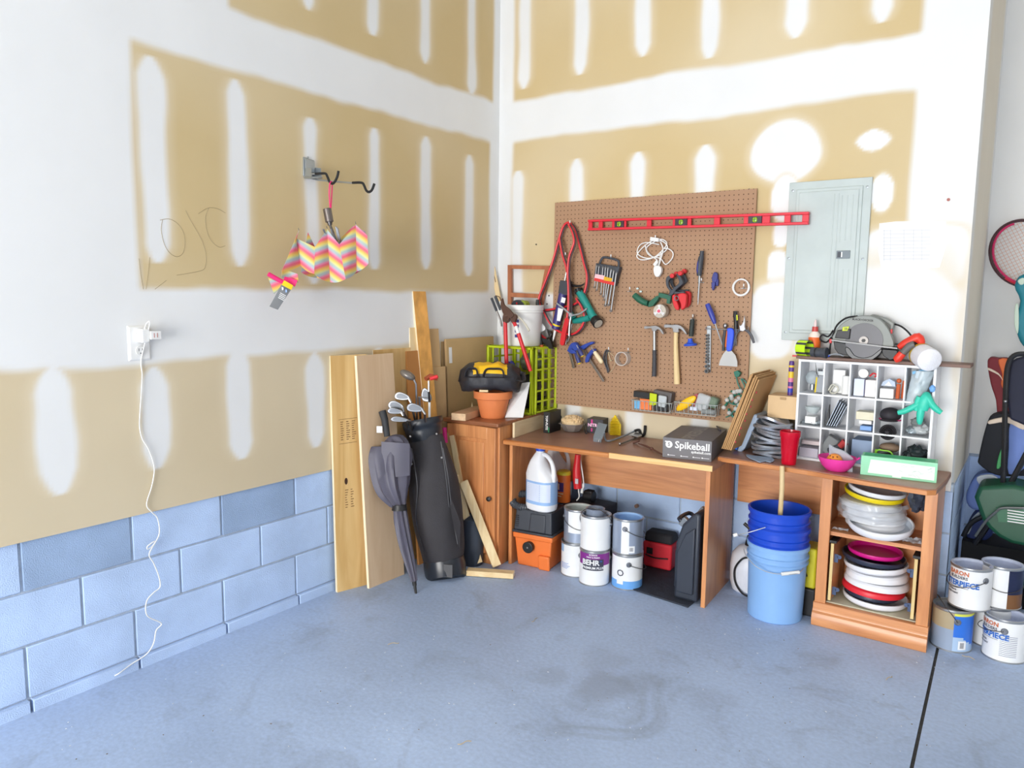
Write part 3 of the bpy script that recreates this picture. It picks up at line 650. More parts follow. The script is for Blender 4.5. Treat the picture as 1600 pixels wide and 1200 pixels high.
pink = mat('pink_cord', (240, 44, 120), .6)
D0 = dep(px(517, 288, 1, -1.6))
pu = lambda u, v, y: atd(u, v, D0+(u-517)*.0012+(y+1.6)*.9)
t = T('compact_umbrella', 'pink and yellow striped folding umbrella hanging half open from the wall hook', 'umbrella', pu(517, 288, -1.60))
b = B(); b.tube([pu(516, 326, -1.6), pu(514.5, 305, -1.607), pu(515, 290, -1.612), pu(516.5, 284.5, -1.606), pu(518.5, 284, -1.594), pu(519, 290, -1.588), pu(518, 310, -1.594), pu(517, 326, -1.6)], .003, 6, k=3); P('wrist_strap', b, pink, t)
b = B(); b.cyl(pu(511, 326, -1.6), pu(515, 347, -1.6), .0195, .019, 20); P('handle', b, mat('brushed_grey', (120, 112, 108), .3, .8), t, bev=.002)
b = B(); b.cyl(pu(515, 347, -1.6), pu(515.8, 352, -1.6), .013, .009, 16); b.cyl(pu(515.8, 352, -1.6), pu(526, 378, -1.6), .006, n=10); P('shaft', b, darksteel, t)
b = B()
for u0, v0, u1, v1 in ((505, 358, 512, 372), (517, 358, 522, 375), (525, 354, 529, 375), (527, 356, 532, 378)): b.cyl(pu(u0, v0, -1.62), pu(u1, v1, -1.6), .0045, n=8)
P('ribs', b, steel, t)
# pleated canopy: top and bottom outline with fold depth
def pleat(top, bot, y0, sw, mats_, nm, par, ex=.0012):
    b = B(); n = len(top); nv = 6
    for i in range(n-1):
        m = i % 2
        def fn(s, q, i=i):
            ya = y0+(sw if i % 2 else -sw); yb_ = y0+(-sw if i % 2 else sw)
            u0, v0 = top[i][0]*(1-s)+top[i+1][0]*s, top[i][1]*(1-s)+top[i+1][1]*s
            u1, v1 = bot[i][0]*(1-s)+bot[i+1][0]*s, bot[i][1]*(1-s)+bot[i+1][1]*s+2.5*sin(pi*s)
            y = ya*(1-s)+yb_*s; y = y0+(y-y0)*(.35+.75*q)
            return pu(u0*(1-q)+u1*q, v0*(1-q)+v1*q, y-.012*sin(pi*s)*sin(pi*q))
        b.grid(fn, 6, nv, m, thick=ex)
    return P(nm, b, mats_, par, ang=60)
pleat([(467, 360), (462, 372), (492, 386), (511, 358), (530, 382), (556, 351), (574, 368)], [(440, 424), (470, 415), (491, 428), (516, 441), (540, 436), (557, 424), (576, 412)], -1.62, .03, [sA, sB], 'canopy', t)
pleat([(481, 363), (492, 386), (520, 384), (552, 353), (571, 362)], [(470, 425), (495, 434), (526, 434), (548, 430), (572, 416)], -1.56, .02, [sA, sB], 'canopy', t)
for u, v in ((467, 360), (511, 357), (556, 350)):
    b = B(); b.cyl(pu(u, v, -1.6), pu(u-1, v-4, -1.6), .0022, .001, 6); P('rib_tip', b, darksteel, t)
b = B(); b.grid(lambda s, q: pu(441+24*s+2*q-(3*q*(1-s)), 420+14*q+8*s, -1.62+.02*sin(pi*s)), 6, 4, 0, .001)
b.grid(lambda s, q: pu(445+20*s-4*q, 432+10*q+6*s, -1.63+.01*sin(3*s)), 5, 4, 1, .001); P('tie_strap', b, [sA, pink], t)
b = B(); b.tube([pu(419, 428, -1.63), pu(442, 441, -1.62)], .010, 10); b.prism([pu(419, 434, -1.625), pu(442, 444, -1.625), pu(428, 459, -1.625)], (0, .002, 0), 1); P('sleeve', b, [pink, sA], t)
b = B(); q = [pu(u, v, -1.645) for u, v in ((440, 444), (455, 452), (434, 484), (421, 479))]; b.prism(q, (0, .0008, 0)); q = [pu(u, v, -1.647) for u, v in ((444, 438), (458, 446), (455, 453), (440, 445))]; b.prism(q, (0, .0008, 0), 1)
for (u, v, m) in ((441.5, 451, 2), (447, 454.5, 3)): c = pu(u, v, -1.648); b.cyl(c, c+V((0, -.0006, 0)), .007, n=14, m=m)
for i in range(4): b.prism([pu(u, v, -1.646) for u, v in ((438-i, 457+i*2.4), (447-i, 462+i*2.4), (446.6-i, 463+i*2.4), (437.6-i, 458+i*2.4))], (0, -.0004, 0), 2)
P('hang_tag', b, [mat('tag_grey', (128, 130, 132), .6), yellow, paper, mat('light_blue_mark', (150, 180, 230), .6)], t)
def gsh(v): return .13*max(0, min(1.1, (905-v)/250))
def gd(u, v, d): return atd(u, v, d-gsh(v))
def psecg(L, k=4): return psec([(a, c, v, d-gsh(v), f) for a, c, v, d, f in L], k)
# ================================================================ GOLF BAG
bag = mat('black_nylon', (54, 52, 56), .75, bump=.3, bs=180, var=.1); vinyl = mat('black_vinyl', (38, 42, 50), .3)
t = T('golf_bag', 'black fabric golf bag with a vinyl collar, leaning against the boards', 'golf bag', stand(700, 909, .08))
b = B(); secs = psecg([(661, 724, 874, 4.19, .9), (655, 726, 850, 4.2, .95), (645, 723, 815, 4.22, 1.0), (640, 719, 780, 4.24, 1.0), (638, 713, 745, 4.26, .95), (640, 704, 715, 4.28, .9), (638, 695, 690, 4.295, .9), (636, 692, 682, 4.30, .9)])
loft(b, secs, mod=lambda s, a: 1+.035*sin(3*a+5*s)+.02*sin(7*a-9*s)); P('body', b, bag, t)
b = B(); secs = psecg([(670, 726, 908, 4.15, .95), (666, 728, 902, 4.16, .95), (662, 728, 885, 4.18, .95), (661, 725, 872, 4.19, .95)], 2); loft(b, secs); P('base_cup', b, vinyl, t)
b = B(); L_ = [(637, 693, 684, 4.30, .92), (634, 692, 676, 4.302, .92), (632, 691, 668, 4.305, .92), (629, 692, 663, 4.307, .95), (628, 692, 658, 4.31, .95), (628, 691, 655, 4.312, .95)]
secs = psecg(L_, 3); n0 = len(secs); inn = [(c, a*.9, d*.9) for c, a, d in secs[::-1]]; loft(b, secs+inn[:-6], cap=False)
c, a, d = inn[-7]; b.cyl(c-V((0, 0, .03)), c-V((0, 0, .025)), a*.93, n=24); P('collar', b, vinyl, t)
b = B()
for uu in ((643, 700, 652, 760, 650, 810, 662, 860), (692, 700, 700, 745, 706, 795, 715, 850), (689, 690, 697, 745, 702, 795, 707, 845)):
    b.tube([gd(uu[i], uu[i+1], 4.115+.012*(i % 4 == 0)) for i in range(0, 8, 2)], .0035, 6, k=6)
P('zip', b, mat('zip_grey', (70, 70, 74), .5), t)
b = B(); b.grid(lambda s, q: gd(693+16*s+18*q*(1-abs(s-.5)), 770+95*s, 4.16-.09*q*sin(pi*s)), 10, 5, 0, .004); P('side_pocket', b, bag, t)
b = B(); b.box(gd(700, 892, 4.065), (.05, .006, .07), 0, (0, 0, .4)); P('patch', b, mat('worn_grey', (84, 84, 86), .7), t)
for u, v in ((641, 682), (682, 678), (690, 715), (643, 725), (704, 816)):
    b = B(); c = gd(u, v, 4.17); b.lathe([(.006, -.003), (.0065, 0), (.004, .003), (.0001, .003)], c, 12, axis=(CAM-c)); P('stud', b, steel, t)
# clubs
def club(name, label, head, cat='golf club', grp=None, shaft=None, mats=None):
    t = T(name, label, cat, head[0]); shf = B(); shf.tube([shaft[0], shaft[1]], .0065, 8); P('shaft', shf, mats or steel, t); return t
ins = lambda u, v=668: gd(u, v, 4.29)
clubgrey = mat('club_head', (150, 152, 156), .3, .9); clubdk = mat('club_face', (112, 116, 122), .45, .7)
def iron(label, u, v, du, dv, hos, ins_, d, kind=0, sc=1.0):
    "u, v centre of head; du, dv half sizes in pixels; hos = hosel end"
    t = T('golf_club', label, 'golf club', gd(u, v, d))
    out = [(u-du, v+dv*.1), (u-du*.8, v-dv*.7), (u-du*.3, v-dv), (u+du*.4, v-dv*.6), (u+du*.95, v+dv*.1), (u+du*1.0, v+dv*.75), (u+du*.2, v+dv), (u-du*.7, v+dv*.8)]
    out = smooth2(out, 3); b = B(); P0 = [gd(a, c, d) for a, c in out]; vw = _f*.014
    b.prism(P0, vw)
    hd = P('head', b, clubgrey, t, bev=.003)
    b = B(); P1 = [gd(u+(a-u)*.74, v+(c-v)*.7, d-.002) for a, c in out]; b.prism(P1, _f*.003); P('face_cavity', b, clubdk, hd)
    b = B(); b.tube([gd(u+du*.85, v+dv*.4, d+.006), gd(*hos, d), gd(*ins_, 4.29)], [.008, .0075, .0055], 8); P('shaft', b, steel, t)
iron('golf iron with a white-rimmed cavity head, uppermost of the irons', 628, 619, 12, 6.5, (642, 628), (652, 672), 4.16)
iron('golf iron with a dull grey head, leftmost in the bag below the uppermost iron', 618, 633, 12, 7, (630, 642), (646, 674), 4.14)
iron('golf iron with a bright head nearest the camera, in the middle of the bag', 648, 637, 13, 7, (664, 646), (665, 676), 4.15)
iron('golf iron with a wide shiny sole, below the dull grey iron on the left', 617, 642, 12, 5, (630, 648), (640, 676), 4.10)
iron('golf wedge with a low head hanging over the left rim of the collar', 624, 655, 14, 4.5, (640, 656), (646, 680), 4.08)
iron('golf iron with a green-tinged face, partly hidden behind the red-headed putter', 666, 617, 8, 11, (655, 620), (658, 672), 4.22)
t = T('golf_driver', 'golf driver with a rounded grey-brown head, tallest club in the bag', 'golf club', gd(640, 585, 4.2))
b = B(); b.sph(gd(637, 586, 4.2), (.046, .035, .022), 0, r3=(0, radians(28), radians(30))); P('head', b, mat('driver_grey', (128, 122, 116), .35, .5), t)
b = B(); b.tube([gd(646, 592, 4.2), gd(650, 600, 4.2), gd(652, 672, 4.29)], [.008, .006, .005], 8); P('shaft', b, steel, t)
t = T('golf_putter', 'golf putter with a red and brown head, right of the driver', 'golf club', gd(675, 592, 4.18))
b = B(); b.tube([gd(665, 592, 4.18), gd(672, 588, 4.2), gd(684, 591, 4.2)], [.012, .016, .014], 10); b.tube([gd(672, 592, 4.15), gd(684, 588, 4.15)], .010, 10, 1); P('head', b, [mat('copper_brown', (168, 84, 52), .4, .3), red], t)
b = B(); b.tube([gd(670, 595, 4.18), gd(670, 612, 4.18)], .0055, 8); b.tube([gd(670, 612, 4.18), gd(671, 628, 4.2)], .006, 8, 1); b.tube([gd(671, 628, 4.2), gd(671, 672, 4.27)], .0065, 8, 2); P('shaft', b, [steel, black, white], t)
# black umbrella
t = T('umbrella', 'furled black umbrella with a strap, leaning on the golf bag', 'umbrella', pf(648, 928))
def ud(v): return 3.93+(905-v)/270*.07
umb = mat('grey_black_cloth', (84, 82, 97), .5, var=.14)
b = B(); b.tube([atd(597, 642, ud(642)), atd(601, 655, ud(655)), atd(605, 682, ud(682))], [.02, .019, .016], 14); P('handle', b, mat('grip_grey', (52, 54, 58), .6, bump=.4, bs=300), t, bev=.002)
b = B(); secs = psec([(598, 612, 686, ud(686), 1), (588, 634, 694, ud(694), .6), (580, 640, 712, ud(712), .6), (582, 638, 735, ud(735), .65), (590, 637, 762, ud(762), .7), (606, 635, 782, ud(782), .8), (615, 634, 793, ud(793), .9), (617, 637, 815, ud(815), 1), (624, 643, 850, ud(850), 1), (635, 649, 885, ud(885), 1), (643, 652, 908, ud(908), 1)], 4)
loft(b, secs, n=40, mod=lambda s, a: 1+.17*cos(8*a+2.5*s)*(1 if s > .05 else .3)); P('canopy', b, umb, t, ang=50)
b = B(); loft(b, psec([(612, 636, 797, ud(790)-.005, 1), (613, 635, 791, ud(790)-.005, 1), (613, 635, 788, ud(790)-.005, 1)], 1)); P('closing_strap', b, black, t)
b = B(); b.grid(lambda s, q: atd(574+10*s+6*q, 698+26*q+3*s, ud(700)-.02+.03*s), 4, 5, 0, .002); b.grid(lambda s, q: atd(596+44*s, 690+3*s+58*q-8*s*q, ud(700)-.055-.01*sin(pi*s)), 6, 6, 0, .002); P('loose_panel', b, umb, t)
b = B(); b.tube([atd(647, 906, ud(906)), atd(648, 915, ud(915))], [.013, .011], 12); b.tube([atd(648, 914, ud(914)), atd(650, 928, 3.92)], [.0085, .006], 10); P('ferrule', b, black, t)
b = B(); b.box(atd(593, 671, ud(671)-.02), (.03, .004, .035), 0, (0, 0, .6)); P('label', b, paper, t)
# ================================================================ ON THE CORNER CABINET
ZC = .8355
t = T('terracotta_pot', 'orange terracotta plant pot on the corner cabinet, under the tool bag', 'pot', stand(770, 655, .07, ZC))
c = stand(770, 655, .07, ZC); b = B(); b.lathe([(.0001, 0), (.068, 0), (.071, .004), (.096, .112), (.107, .113), (.112, .116), (.114, .152), (.112, .157), (.102, .157), (.099, .118), (.07, .02), (.0001, .02)], c, 40); P('pot_body', b, mat('terracotta', (226, 132, 78), .7, var=.05, bump=.15), t)
pc = c
t = T('tool_bag', 'black and yellow soft tool bag slumped on top of the terracotta pot', 'bag', c+V((0, 0, .158)))
nyl = mat('tool_bag_nylon', (44, 44, 50), .5, bump=.5, bs=30, var=.15); yel = mat('tool_bag_yellow', (250, 196, 22), .6, bump=.3, bs=30)
rt = V((_r.x, _r.y, 0)).normalized(); fw = V((_f.x, _f.y, 0)).normalized()
bc = c+V((0, 0, .235))+rt*(-.015)
def bagsurf(s, a):
    x = (s-.5)*.36; e = (1-abs(2*s-1)**5)**.5; w1 = 1+.06*noise.noise(V((s*6, a*2, 1)))
    hz = (.088 if sin(a) > 0 else .07)*(e*.45+.55*(1 if .02 < s < .98 else 0))*(1+.14*noise.noise(V((s*9, a*1.5, 7)))); hy = .105*e
    x += .01*noise.noise(V((s*5, a*3, 3)))
    return bc+rt*x*w1+V((0, 0, sin(a)*(abs(sin(a))+1e-4)**(-.42)*hz*w1-.012*(abs(2*s-1)**2)*2.2))-fw*(cos(a)*(abs(cos(a))+1e-4)**(-.42)*hy*(1+.08*noise.noise(V((s*8, a*2, 2)))))
b = B(); b.grid(lambda s, q: bagsurf(s, 2*pi*q+.001), 26, 32, 0, mf=lambda s, q: 1 if (.22 < s < .78 and ((.045 < q < .25))) else 0)
P('bag_body', b, [nyl, yel], t, ang=70)
b = B()
for xo, w_ in ((-.105, .035), (.02, .06)):
    b.tube([bc+rt*(xo-w_)-fw*.112+V((0, 0, .01)), bc+rt*(xo-w_*.7)-fw*.115+V((0, 0, .055)), bc+rt*(xo)-fw*.108+V((0, 0, .06)), bc+rt*(xo+w_*.8)-fw*.112+V((0, 0, .055)), bc+rt*(xo+w_)-fw*.115+V((0, 0, .01))], .012, 8, k=5, flat=.3)
b.tube([bc+rt*(x)-fw*.118+V((0, 0, .012)) for x in (-.15, -.05, .05, .13)], .008, 8, k=3, flat=.4); P('handle', b, nyl, t)
b = B(); b.tube([bc+rt*.12-fw*.06+V((0, 0, .0)), bc+rt*.19-fw*.08+V((0, 0, -.01)), bc+rt*.185-fw*.0+V((0, 0, .02)), bc+rt*.14+V((0, 0, .04))], .012, 8, k=5, flat=.3); P('shoulder_strap', b, nyl, t)
b = B(); b.box(c+V((0, 0, .165))+rt*-.05-fw*.07, (.05, .03, .012), 0, (0, 0, .5)); solo('wood_scrap', 'pale wood scrap pinched between the pot rim and the tool bag', 'wood', b, pinex)
# lumber on the cabinet
plank('lumber_block', 'short thick lumber block lying at the front left of the cabinet top', pf(716, 652, ZC+.02)+fw*.01, pf(752, 641, ZC+.02)+fw*.03, .09, .04, (0, 0, 1), [mat('rough_pine', (206, 168, 130), .8, var=.12, vs=14), mat('end_grain', (222, 188, 150), .85, var=.15, vs=40)])
a0, a1 = pf(729, 640, ZC)+V((0, .03, .001)), atd(718, 531, dep(pf(729, 640, ZC))+.12)
plank('pine_strip', 'upright pine strip with blue tape round its top, on the corner cabinet', a0, a1, .052, .03, (.5, -1, .1))
d_ = (a1-a0).normalized(); b = B(); R_ = plank; 
up = d_; f_ = V((.5, -1, .1)); wd = f_.cross(up).normalized(); nr = up.cross(wd); q = [a1-up*.026-wd*.0275-nr*.0165, a1-up*.026+wd*.0275-nr*.0165, a1-up*.026+wd*.0275+nr*.0165, a1-up*.026-wd*.0275+nr*.0165]
b.hexa(q+[p+up*.028 for p in q]); solo('masking_tape', 'blue masking tape wrapped round the top of the pine strip', 'tape', b, mat('blue_tape', (60, 130, 220), .7))
a0 = pf(765, 625, ZC)+V((-.0, .10, 0)); a1 = atd(751, 544, dep(a0)+.02)
plank('pine_block', 'pale pine block with a dark screw hole, leaning behind the tool bag', a0, a1, .085, .035, (.3, -1, .1), [pinex, cut])
c = atd(762.5, 557, dep(a1)-.03); b = B(); b.cyl(c, c+_f*.004, .006, n=12); solo('screw', 'dark screw head in the pale pine block', 'screw', b, mat('brown_hole', (110, 70, 40), .9))
# tape roll on edge
c = pf(711, 634, ZC)+V((-.01, .0, .062)); axv = (V((_r.x, _r.y, 0))*.75-fw*.65).normalized()
t = T('packing_tape', 'roll of clear packing tape with a blue dispenser, on the corner cabinet', 'tape', c-V((0, 0, .06)))
b = B(); b.lathe([(.038, -.024), (.06, -.024), (.06, .024), (.038, .024), (.038, -.024)], c, 32, axis=axv); P('tape_roll', b, mat('clear_tape', (214, 205, 190), .25), t)
b = B(); b.prism([c+axv*.026+V((0, 0, z))+fw*y for y, z in ((-.03, -.055), (.02, -.055), (.03, .02), (0, .058), (-.03, .03))], axv*.014); P('dispenser', b, mat('blue_dispenser', (60, 80, 220), .4), t, bev=.003)
# paper sheets leaning on the crate
b = B(); b.prism([pf(789, 653, ZC)+V((0, -.0, .002)), pf(817, 653, ZC)+V((0, 0, .002)), px(828, 597, 1, -.325), px(803, 600, 1, -.34)], (0, .0015, 0))
for i in range(9):
    s0 = .15+.08*i; L0 = V(b.v[0]).lerp(V(b.v[3]), s0)+V((0, -.0012, 0)); L1_ = V(b.v[1]).lerp(V(b.v[2]), s0)+V((0, -.0012, 0))
    b.add([L0.lerp(L1_, .12), L0.lerp(L1_, .12+.6*random.random()+.1), L0.lerp(L1_, .8)+V((0, 0, .0018)), L0.lerp(L1_, .12)+V((0, 0, .0018))], [(0, 1, 2, 3)], 1)
solo('paper_sheet', 'white printed paper sheet propped against the lime crate', 'paper', b, [paper, mat('faint_print', (190, 190, 215), .8)], smooth=False)
# ---- lime crate on its side
lime = mat('lime_plastic', (196, 214, 34), .45)
cx0, cx1, cy0, cy1, cz0, cz1 = .155, .487, -.305, -.022, ZC+.001, 1.238
t = T('milk_crate', 'lime green plastic crate standing on its side in the corner, open face forward', 'crate', ((cx0+cx1)/2, (cy0+cy1)/2, cz0))
b = B(); w = .013
for (z, hh) in ((cz0+w/2, w), (cz1-w/2, w)): b.box(((cx0+cx1)/2, cy0+.006, z), (cx1-cx0, .026, hh))
for x in (cx0+w/2, cx1-w/2): b.box((x, cy0+.006, (cz0+cz1)/2), (w, .026, cz1-cz0))
for (z) in (cz0+w/2, cz1-w/2): b.box(((cx0+cx1)/2, cy0+.045, z), (cx1-cx0+.006, .01, w+.006))
for x in (cx0+w/2, cx1-w/2): b.box((x, cy0+.045, (cz0+cz1)/2), (w+.006, .01, cz1-cz0))
P('rim', b, lime, t, bev=.004, seg=3)
def lattice(b, o, ua, va, nn, U, W, nu, nv, bar=.024, th=.005):
    o, ua, va, nn = V(o), V(ua), V(va), V(nn)
    for i in range(nu+1):
        c = o+ua*(U*i/nu)+va*W/2; b.box(c, tuple(abs(ua[k])*bar+abs(va[k])*W+abs(nn[k])*th for k in range(3)))
    for j in range(nv+1):
        c = o+va*(W*j/nv)+ua*U/2; b.box(c+nn*.0003, tuple(abs(va[k])*bar*.45+abs(ua[k])*U+abs(nn[k])*(th*1.2) for k in range(3)))
for nm, o_, ua, va, nn, U, W, nu, nv in (('side_lattice', (cx1-.004, cy0+.05, cz0+.008), (0, 1, 0), (0, 0, 1), (1, 0, 0), cy1-cy0-.06, cz1-cz0-.016, 3, 6), ('side_lattice', (cx0+.004, cy0+.05, cz0+.008), (0, 1, 0), (0, 0, 1), (1, 0, 0), cy1-cy0-.06, cz1-cz0-.016, 3, 6),
        ('top_lattice', (cx0+.008, cy0+.05, cz1-.005), (0, 1, 0), (1, 0, 0), (0, 0, 1), cy1-cy0-.06, cx1-cx0-.016, 3, 5), ('bottom_lattice', (cx0+.008, cy0+.05, cz0+.005), (0, 1, 0), (1, 0, 0), (0, 0, 1), cy1-cy0-.06, cx1-cx0-.016, 3, 5),
        ('base_lattice', (cx0+.008, cy1-.006, cz0+.008), (1, 0, 0), (0, 0, 1), (0, 1, 0), cx1-cx0-.016, cz1-cz0-.016, 6, 7)):
    b = B(); lattice(b, o_, ua, va, nn, U, W, nu, nv); P(nm, b, lime, t, bev=.0015, seg=1)
b = B(); b.tube([(cx1-.005, cy1-.01, cz0+.01), (cx1-.005, cy1-.01, cz1-.01)], .008, 8); P('corner_post', b, lime, t)
# contents of the crate
def blob(name, label, cat, c, r, m, seed=0, amp=.15, rot=None, n=24, **k):
    b = B(); b.sph(c, r, 0, n, 16, rot, fn=lambda d: amp*noise.noise(d*2.2+V((seed, seed, 0)))+amp*.5*noise.noise(d*5+V((0, seed, 3)))); return solo(name, label, cat, b, m, **k)
blob('helmet', 'black rounded helmet inside the lime crate', 'helmet', V((.40, -.2, ZC+.16)), (.085, .09, .07), black, 2, .05)
blob('cloth_bundle', 'dark cloth bundle at the bottom of the lime crate', 'cloth', V((.33, -.15, ZC+.075)), (.13, .1, .06), mat('dark_navy_cloth', (30, 32, 48), .8), 5, .2)
blob('plastic_bag', 'crumpled dull grey-green plastic bag inside the lime crate', 'bag', V((.36, -.12, ZC+.30)), (.07, .07, .055), mat('grey_green_bag', (120, 132, 110), .4), 9, .3)
blob('cloth_bundle', 'blue-violet cloth scrap inside the lime crate, beside the grey-green bag', 'cloth', V((.27, -.22, ZC+.27)), (.035, .03, .035), mat('violet_blue', (80, 84, 190), .6), 4, .3)
# ---- white bucket on the crate
bw = T('bucket', 'white plastic bucket with a printed blue label, on top of the lime crate', 'bucket', (.315, -.165, cz1))
b = B(); b.lathe([(.0001, 0), (.112, 0), (.115, .004), (.124, .2), (.130, .203), (.130, .21), (.126, .215), (.132, .218), (.132, .246), (.128, .248), (.124, .246), (.11, .01), (.0001, .01)], (.315, -.165, cz1+.002), 44); P('bucket_body', b, white, bw)
b = B(); mt = frame((.315, -.165, cz1+.115), rt, (0, 0, 1)); mt = M4.Translation((.315, -.165, cz1+.115)) @ M4.Rotation(-.95, 4, 'Z')
for i in range(13):
    for j in range(2):
        z = .06-i*.009; x0_ = -.03+j*.03; wq = .014+.012*random.random(); R_ = .1225
        vs = []
        for (x, zz) in ((x0_, z), (x0_+wq, z), (x0_+wq, z+.0035), (x0_, z+.0035)): a = x/R_; vs.append(mt @ V((sin(a)*(R_-.0+zz*.04), -cos(a)*(R_+zz*.04), zz)))
        b.add(vs, [(0, 1, 2, 3)])
for i in range(4):
    z = .03-i*.03; vs = []
    for (x, zz) in ((.145, z), (.17, z), (.17, z+.018), (.145, z+.018)): a = x/R_; vs.append(mt @ V((sin(a)*(R_+zz*.04), -cos(a)*(R_+zz*.04), zz)))
    b.add(vs, [(0, 1, 2, 3)], 1)
P('printed_label', b, [mat('print_blue', (140, 160, 205), .7), mat('print_navy', (60, 60, 130), .7)], bw)
# bolt cutter
t = T('bolt_cutter', 'bolt cutter with long red handles and brown jaws, standing head-up before the lime crate', 'bolt cutter', px(792, 572, 1, -.36))
q = lambda u, v, y=-.36: px(u, v, 1, y)
b = B(); b.tube([q(789.5, 503), q(790, 520), q(791.5, 570)], .012, 12); P('handle', b, red, t, bev=.001)
b = B(); b.tube([q(803, 503), q(806, 510)], .011, 12); b.tube([q(806, 510), q(810, 521)], .0112, 12, 1); b.tube([q(810, 521), q(829, 580, -.33)], .0118, 12); P('handle', b, [red, white], t)
jm = mat('rusty_steel', (98, 72, 62), .5, .4)
b = B()
for poly in ([(787, 504), (785, 498), (788, 488), (794, 490), (796, 498), (792, 504)], [(800, 505), (797, 497), (800, 490), (806, 494), (804, 503)]): b.prism([q(u, v, -.37) for u, v in smooth2(poly, 3)], (0, .02, 0))
b.prism([q(u, v, -.375) for u, v in smooth2([(787, 492), (782, 478), (784, 466), (787, 476), (794, 482), (802, 492), (798, 497), (792, 496)], 3)], (0, .014, 0)); b.tube([q(783, 470, -.37), q(780, 464, -.37), q(774, 462, -.37)], .003, 6, k=4)
for u, v in ((791, 494), (798, 496), (794, 500)): b.cyl(q(u, v, -.38), q(u, v, -.35), .004, n=10)
P('jaws', b, jm, t, bev=.001)
def solotube(name, label, cat, pts, r, m, n=10, k=4, **kw):
    b = B(); b.tube(pts, r, n, 0, k); return solo(name, label, cat, b, m, **kw)
t = T('pliers', 'pliers with two black grips sticking out of the white bucket at its left', 'pliers', q(778, 484, -.17))
b = B(); b.tube([q(768, 466, -.17), q(776, 486, -.17)], .0085, 10); P('grip', b, dark, t)
b = B(); b.tube([q(774, 463, -.17), q(782, 484, -.17)], .0095, 10); P('grip', b, dark, t)
b = B(); b.tube([q(776, 486, -.17), q(782, 500, -.16), q(784, 510, -.16)], .006, 8); P('jaws', b, darksteel, t)
t = T('tape_measure', 'grey tape measure with a red badge, on top of the white bucket contents', 'tape measure', q(810, 483, -.14))
b = B(); b.prism([q(u, v, -.17) for u, v in smooth2([(800, 483), (799, 474), (804, 469), (812, 469), (818, 474), (820, 483)], 3)], (0, .05, 0)); P('case', b, dark, t, bev=.004)
b = B(); c = q(807.5, 474, -.171); b.cyl(c, c+V((0, -.002, 0)), .006, n=12); P('badge', b, red, t)
b = B(); b.prism([q(u, v, -.168) for u, v in smooth2([(813, 483), (812, 471), (818, 470), (822, 476), (820, 483)], 3)], (0, .045, 0)); P('side_grip', b, mat('yellow_green', (150, 170, 60), .5), t, bev=.003)
b = B(); b.box(q(808, 479, -.13)-V((0, 0, .05)), (.1, .03, .09)); solo('tool_case', 'grey case standing in the white bucket under the tape measure', 'case', b, grey)
solotube('hose', 'pale curved hose drooping over the right rim of the white bucket', 'hose', [q(794, 484, -.30), q(806, 492, -.33), (q(818, 503, -.34)), q(827, 517, -.34)], .006, mat('pale_tube', (206, 200, 184), .5))
# yardstick and wooden frame in the corner
b = B(); b.prism([px(u, v, 1, -.05) for u, v in ((766, 414), (772, 413), (783, 470), (776, 472))], (0, .006, 0)); b.prism([px(u, v, 1, -.0505) for u, v in ((771, 428), (772, 428), (775, 441), (774, 441))], (0, -.0004, 0), 1)
solo('yardstick', 'thin wooden yardstick standing in the corner behind the white bucket', 'ruler', b, [pine, ink])
wf = woodmat('brown_frame_wood', (170, 104, 70), (190, 122, 84), 2, .5)
t = T('wooden_frame', 'brown wooden frame with a crossbar leaning in the corner behind the white bucket', 'frame', px(800, 560, 1, -.04))
for nm, poly in (('stile', ((793, 414), (798, 414), (799, 545), (793, 545))), ('stile', ((852, 416), (858.5, 415), (834, 545), (827, 545))), ('rail', ((798, 414), (853, 415.5), (852, 421), (798, 420))), ('rail', ((798, 457), (847, 460), (845, 466), (798, 464)))):
    b = B(); b.prism([px(u, v, 1, -.05) for u, v in poly], (0, .02, 0)); P(nm, b, wf, t, bev=.001)
# long handled tool behind the crate
t = T('pruner', 'black-handled garden pruner with an orange ring, standing behind the lime crate', 'pruner', q(848, 545, -.1))
b = B(); b.tube([q(840, 468, -.12), q(840, 478, -.12), q(841, 492, -.12), q(842, 510, -.12)], [.010, .0125, .015, .010], 12, k=4); P('grip', b, mat('grip_grey', (52, 54, 58), .6), t)
b = B(); b.tube([q(842, 510, -.12), q(842.3, 513, -.12)], .0105, 12, 1); b.tube([q(842.3, 513, -.12), q(846, 540, -.12)], [.009, .010], 12); b.tube([q(846, 539, -.12), q(847, 545, -.12)], .011, 12, 1); P('shaft', b, [black, orange], t)
b = B(); b.prism([q(u, v, -.13) for u, v in ((846, 528), (860, 532), (864, 545), (858, 545), (848, 535))], (0, .012, 0)); P('blade', b, black, t)
t = T('hedge_shears', 'black folding shears hanging between the crate and the pegboard', 'shears', q(860, 535, -.06))
b = B(); b.prism([q(u, v, -.07) for u, v in ((854, 514), (860, 517), (867, 543), (861, 540))], (0, .02, 0)); b.tube([q(845, 535, -.07), q(862, 541, -.07)], .006, 8); P('blade', b, darksteel, t)
b = B(); b.prism([q(u, v, -.1) for u, v in smooth2([(824, 493), (832, 492), (851, 510), (849, 517), (840, 517), (824, 504)], 3)], (0, .002, 0)); solo('paper_tag', 'white paper tag hanging between the white bucket and the pegboard', 'tag', b, paper)
solotube('pole', 'red painted pole end leaning behind the paper tag', 'pole', [q(828, 512, -.08), q(840, 520, -.08), q(853, 530, -.08)], .008, red)
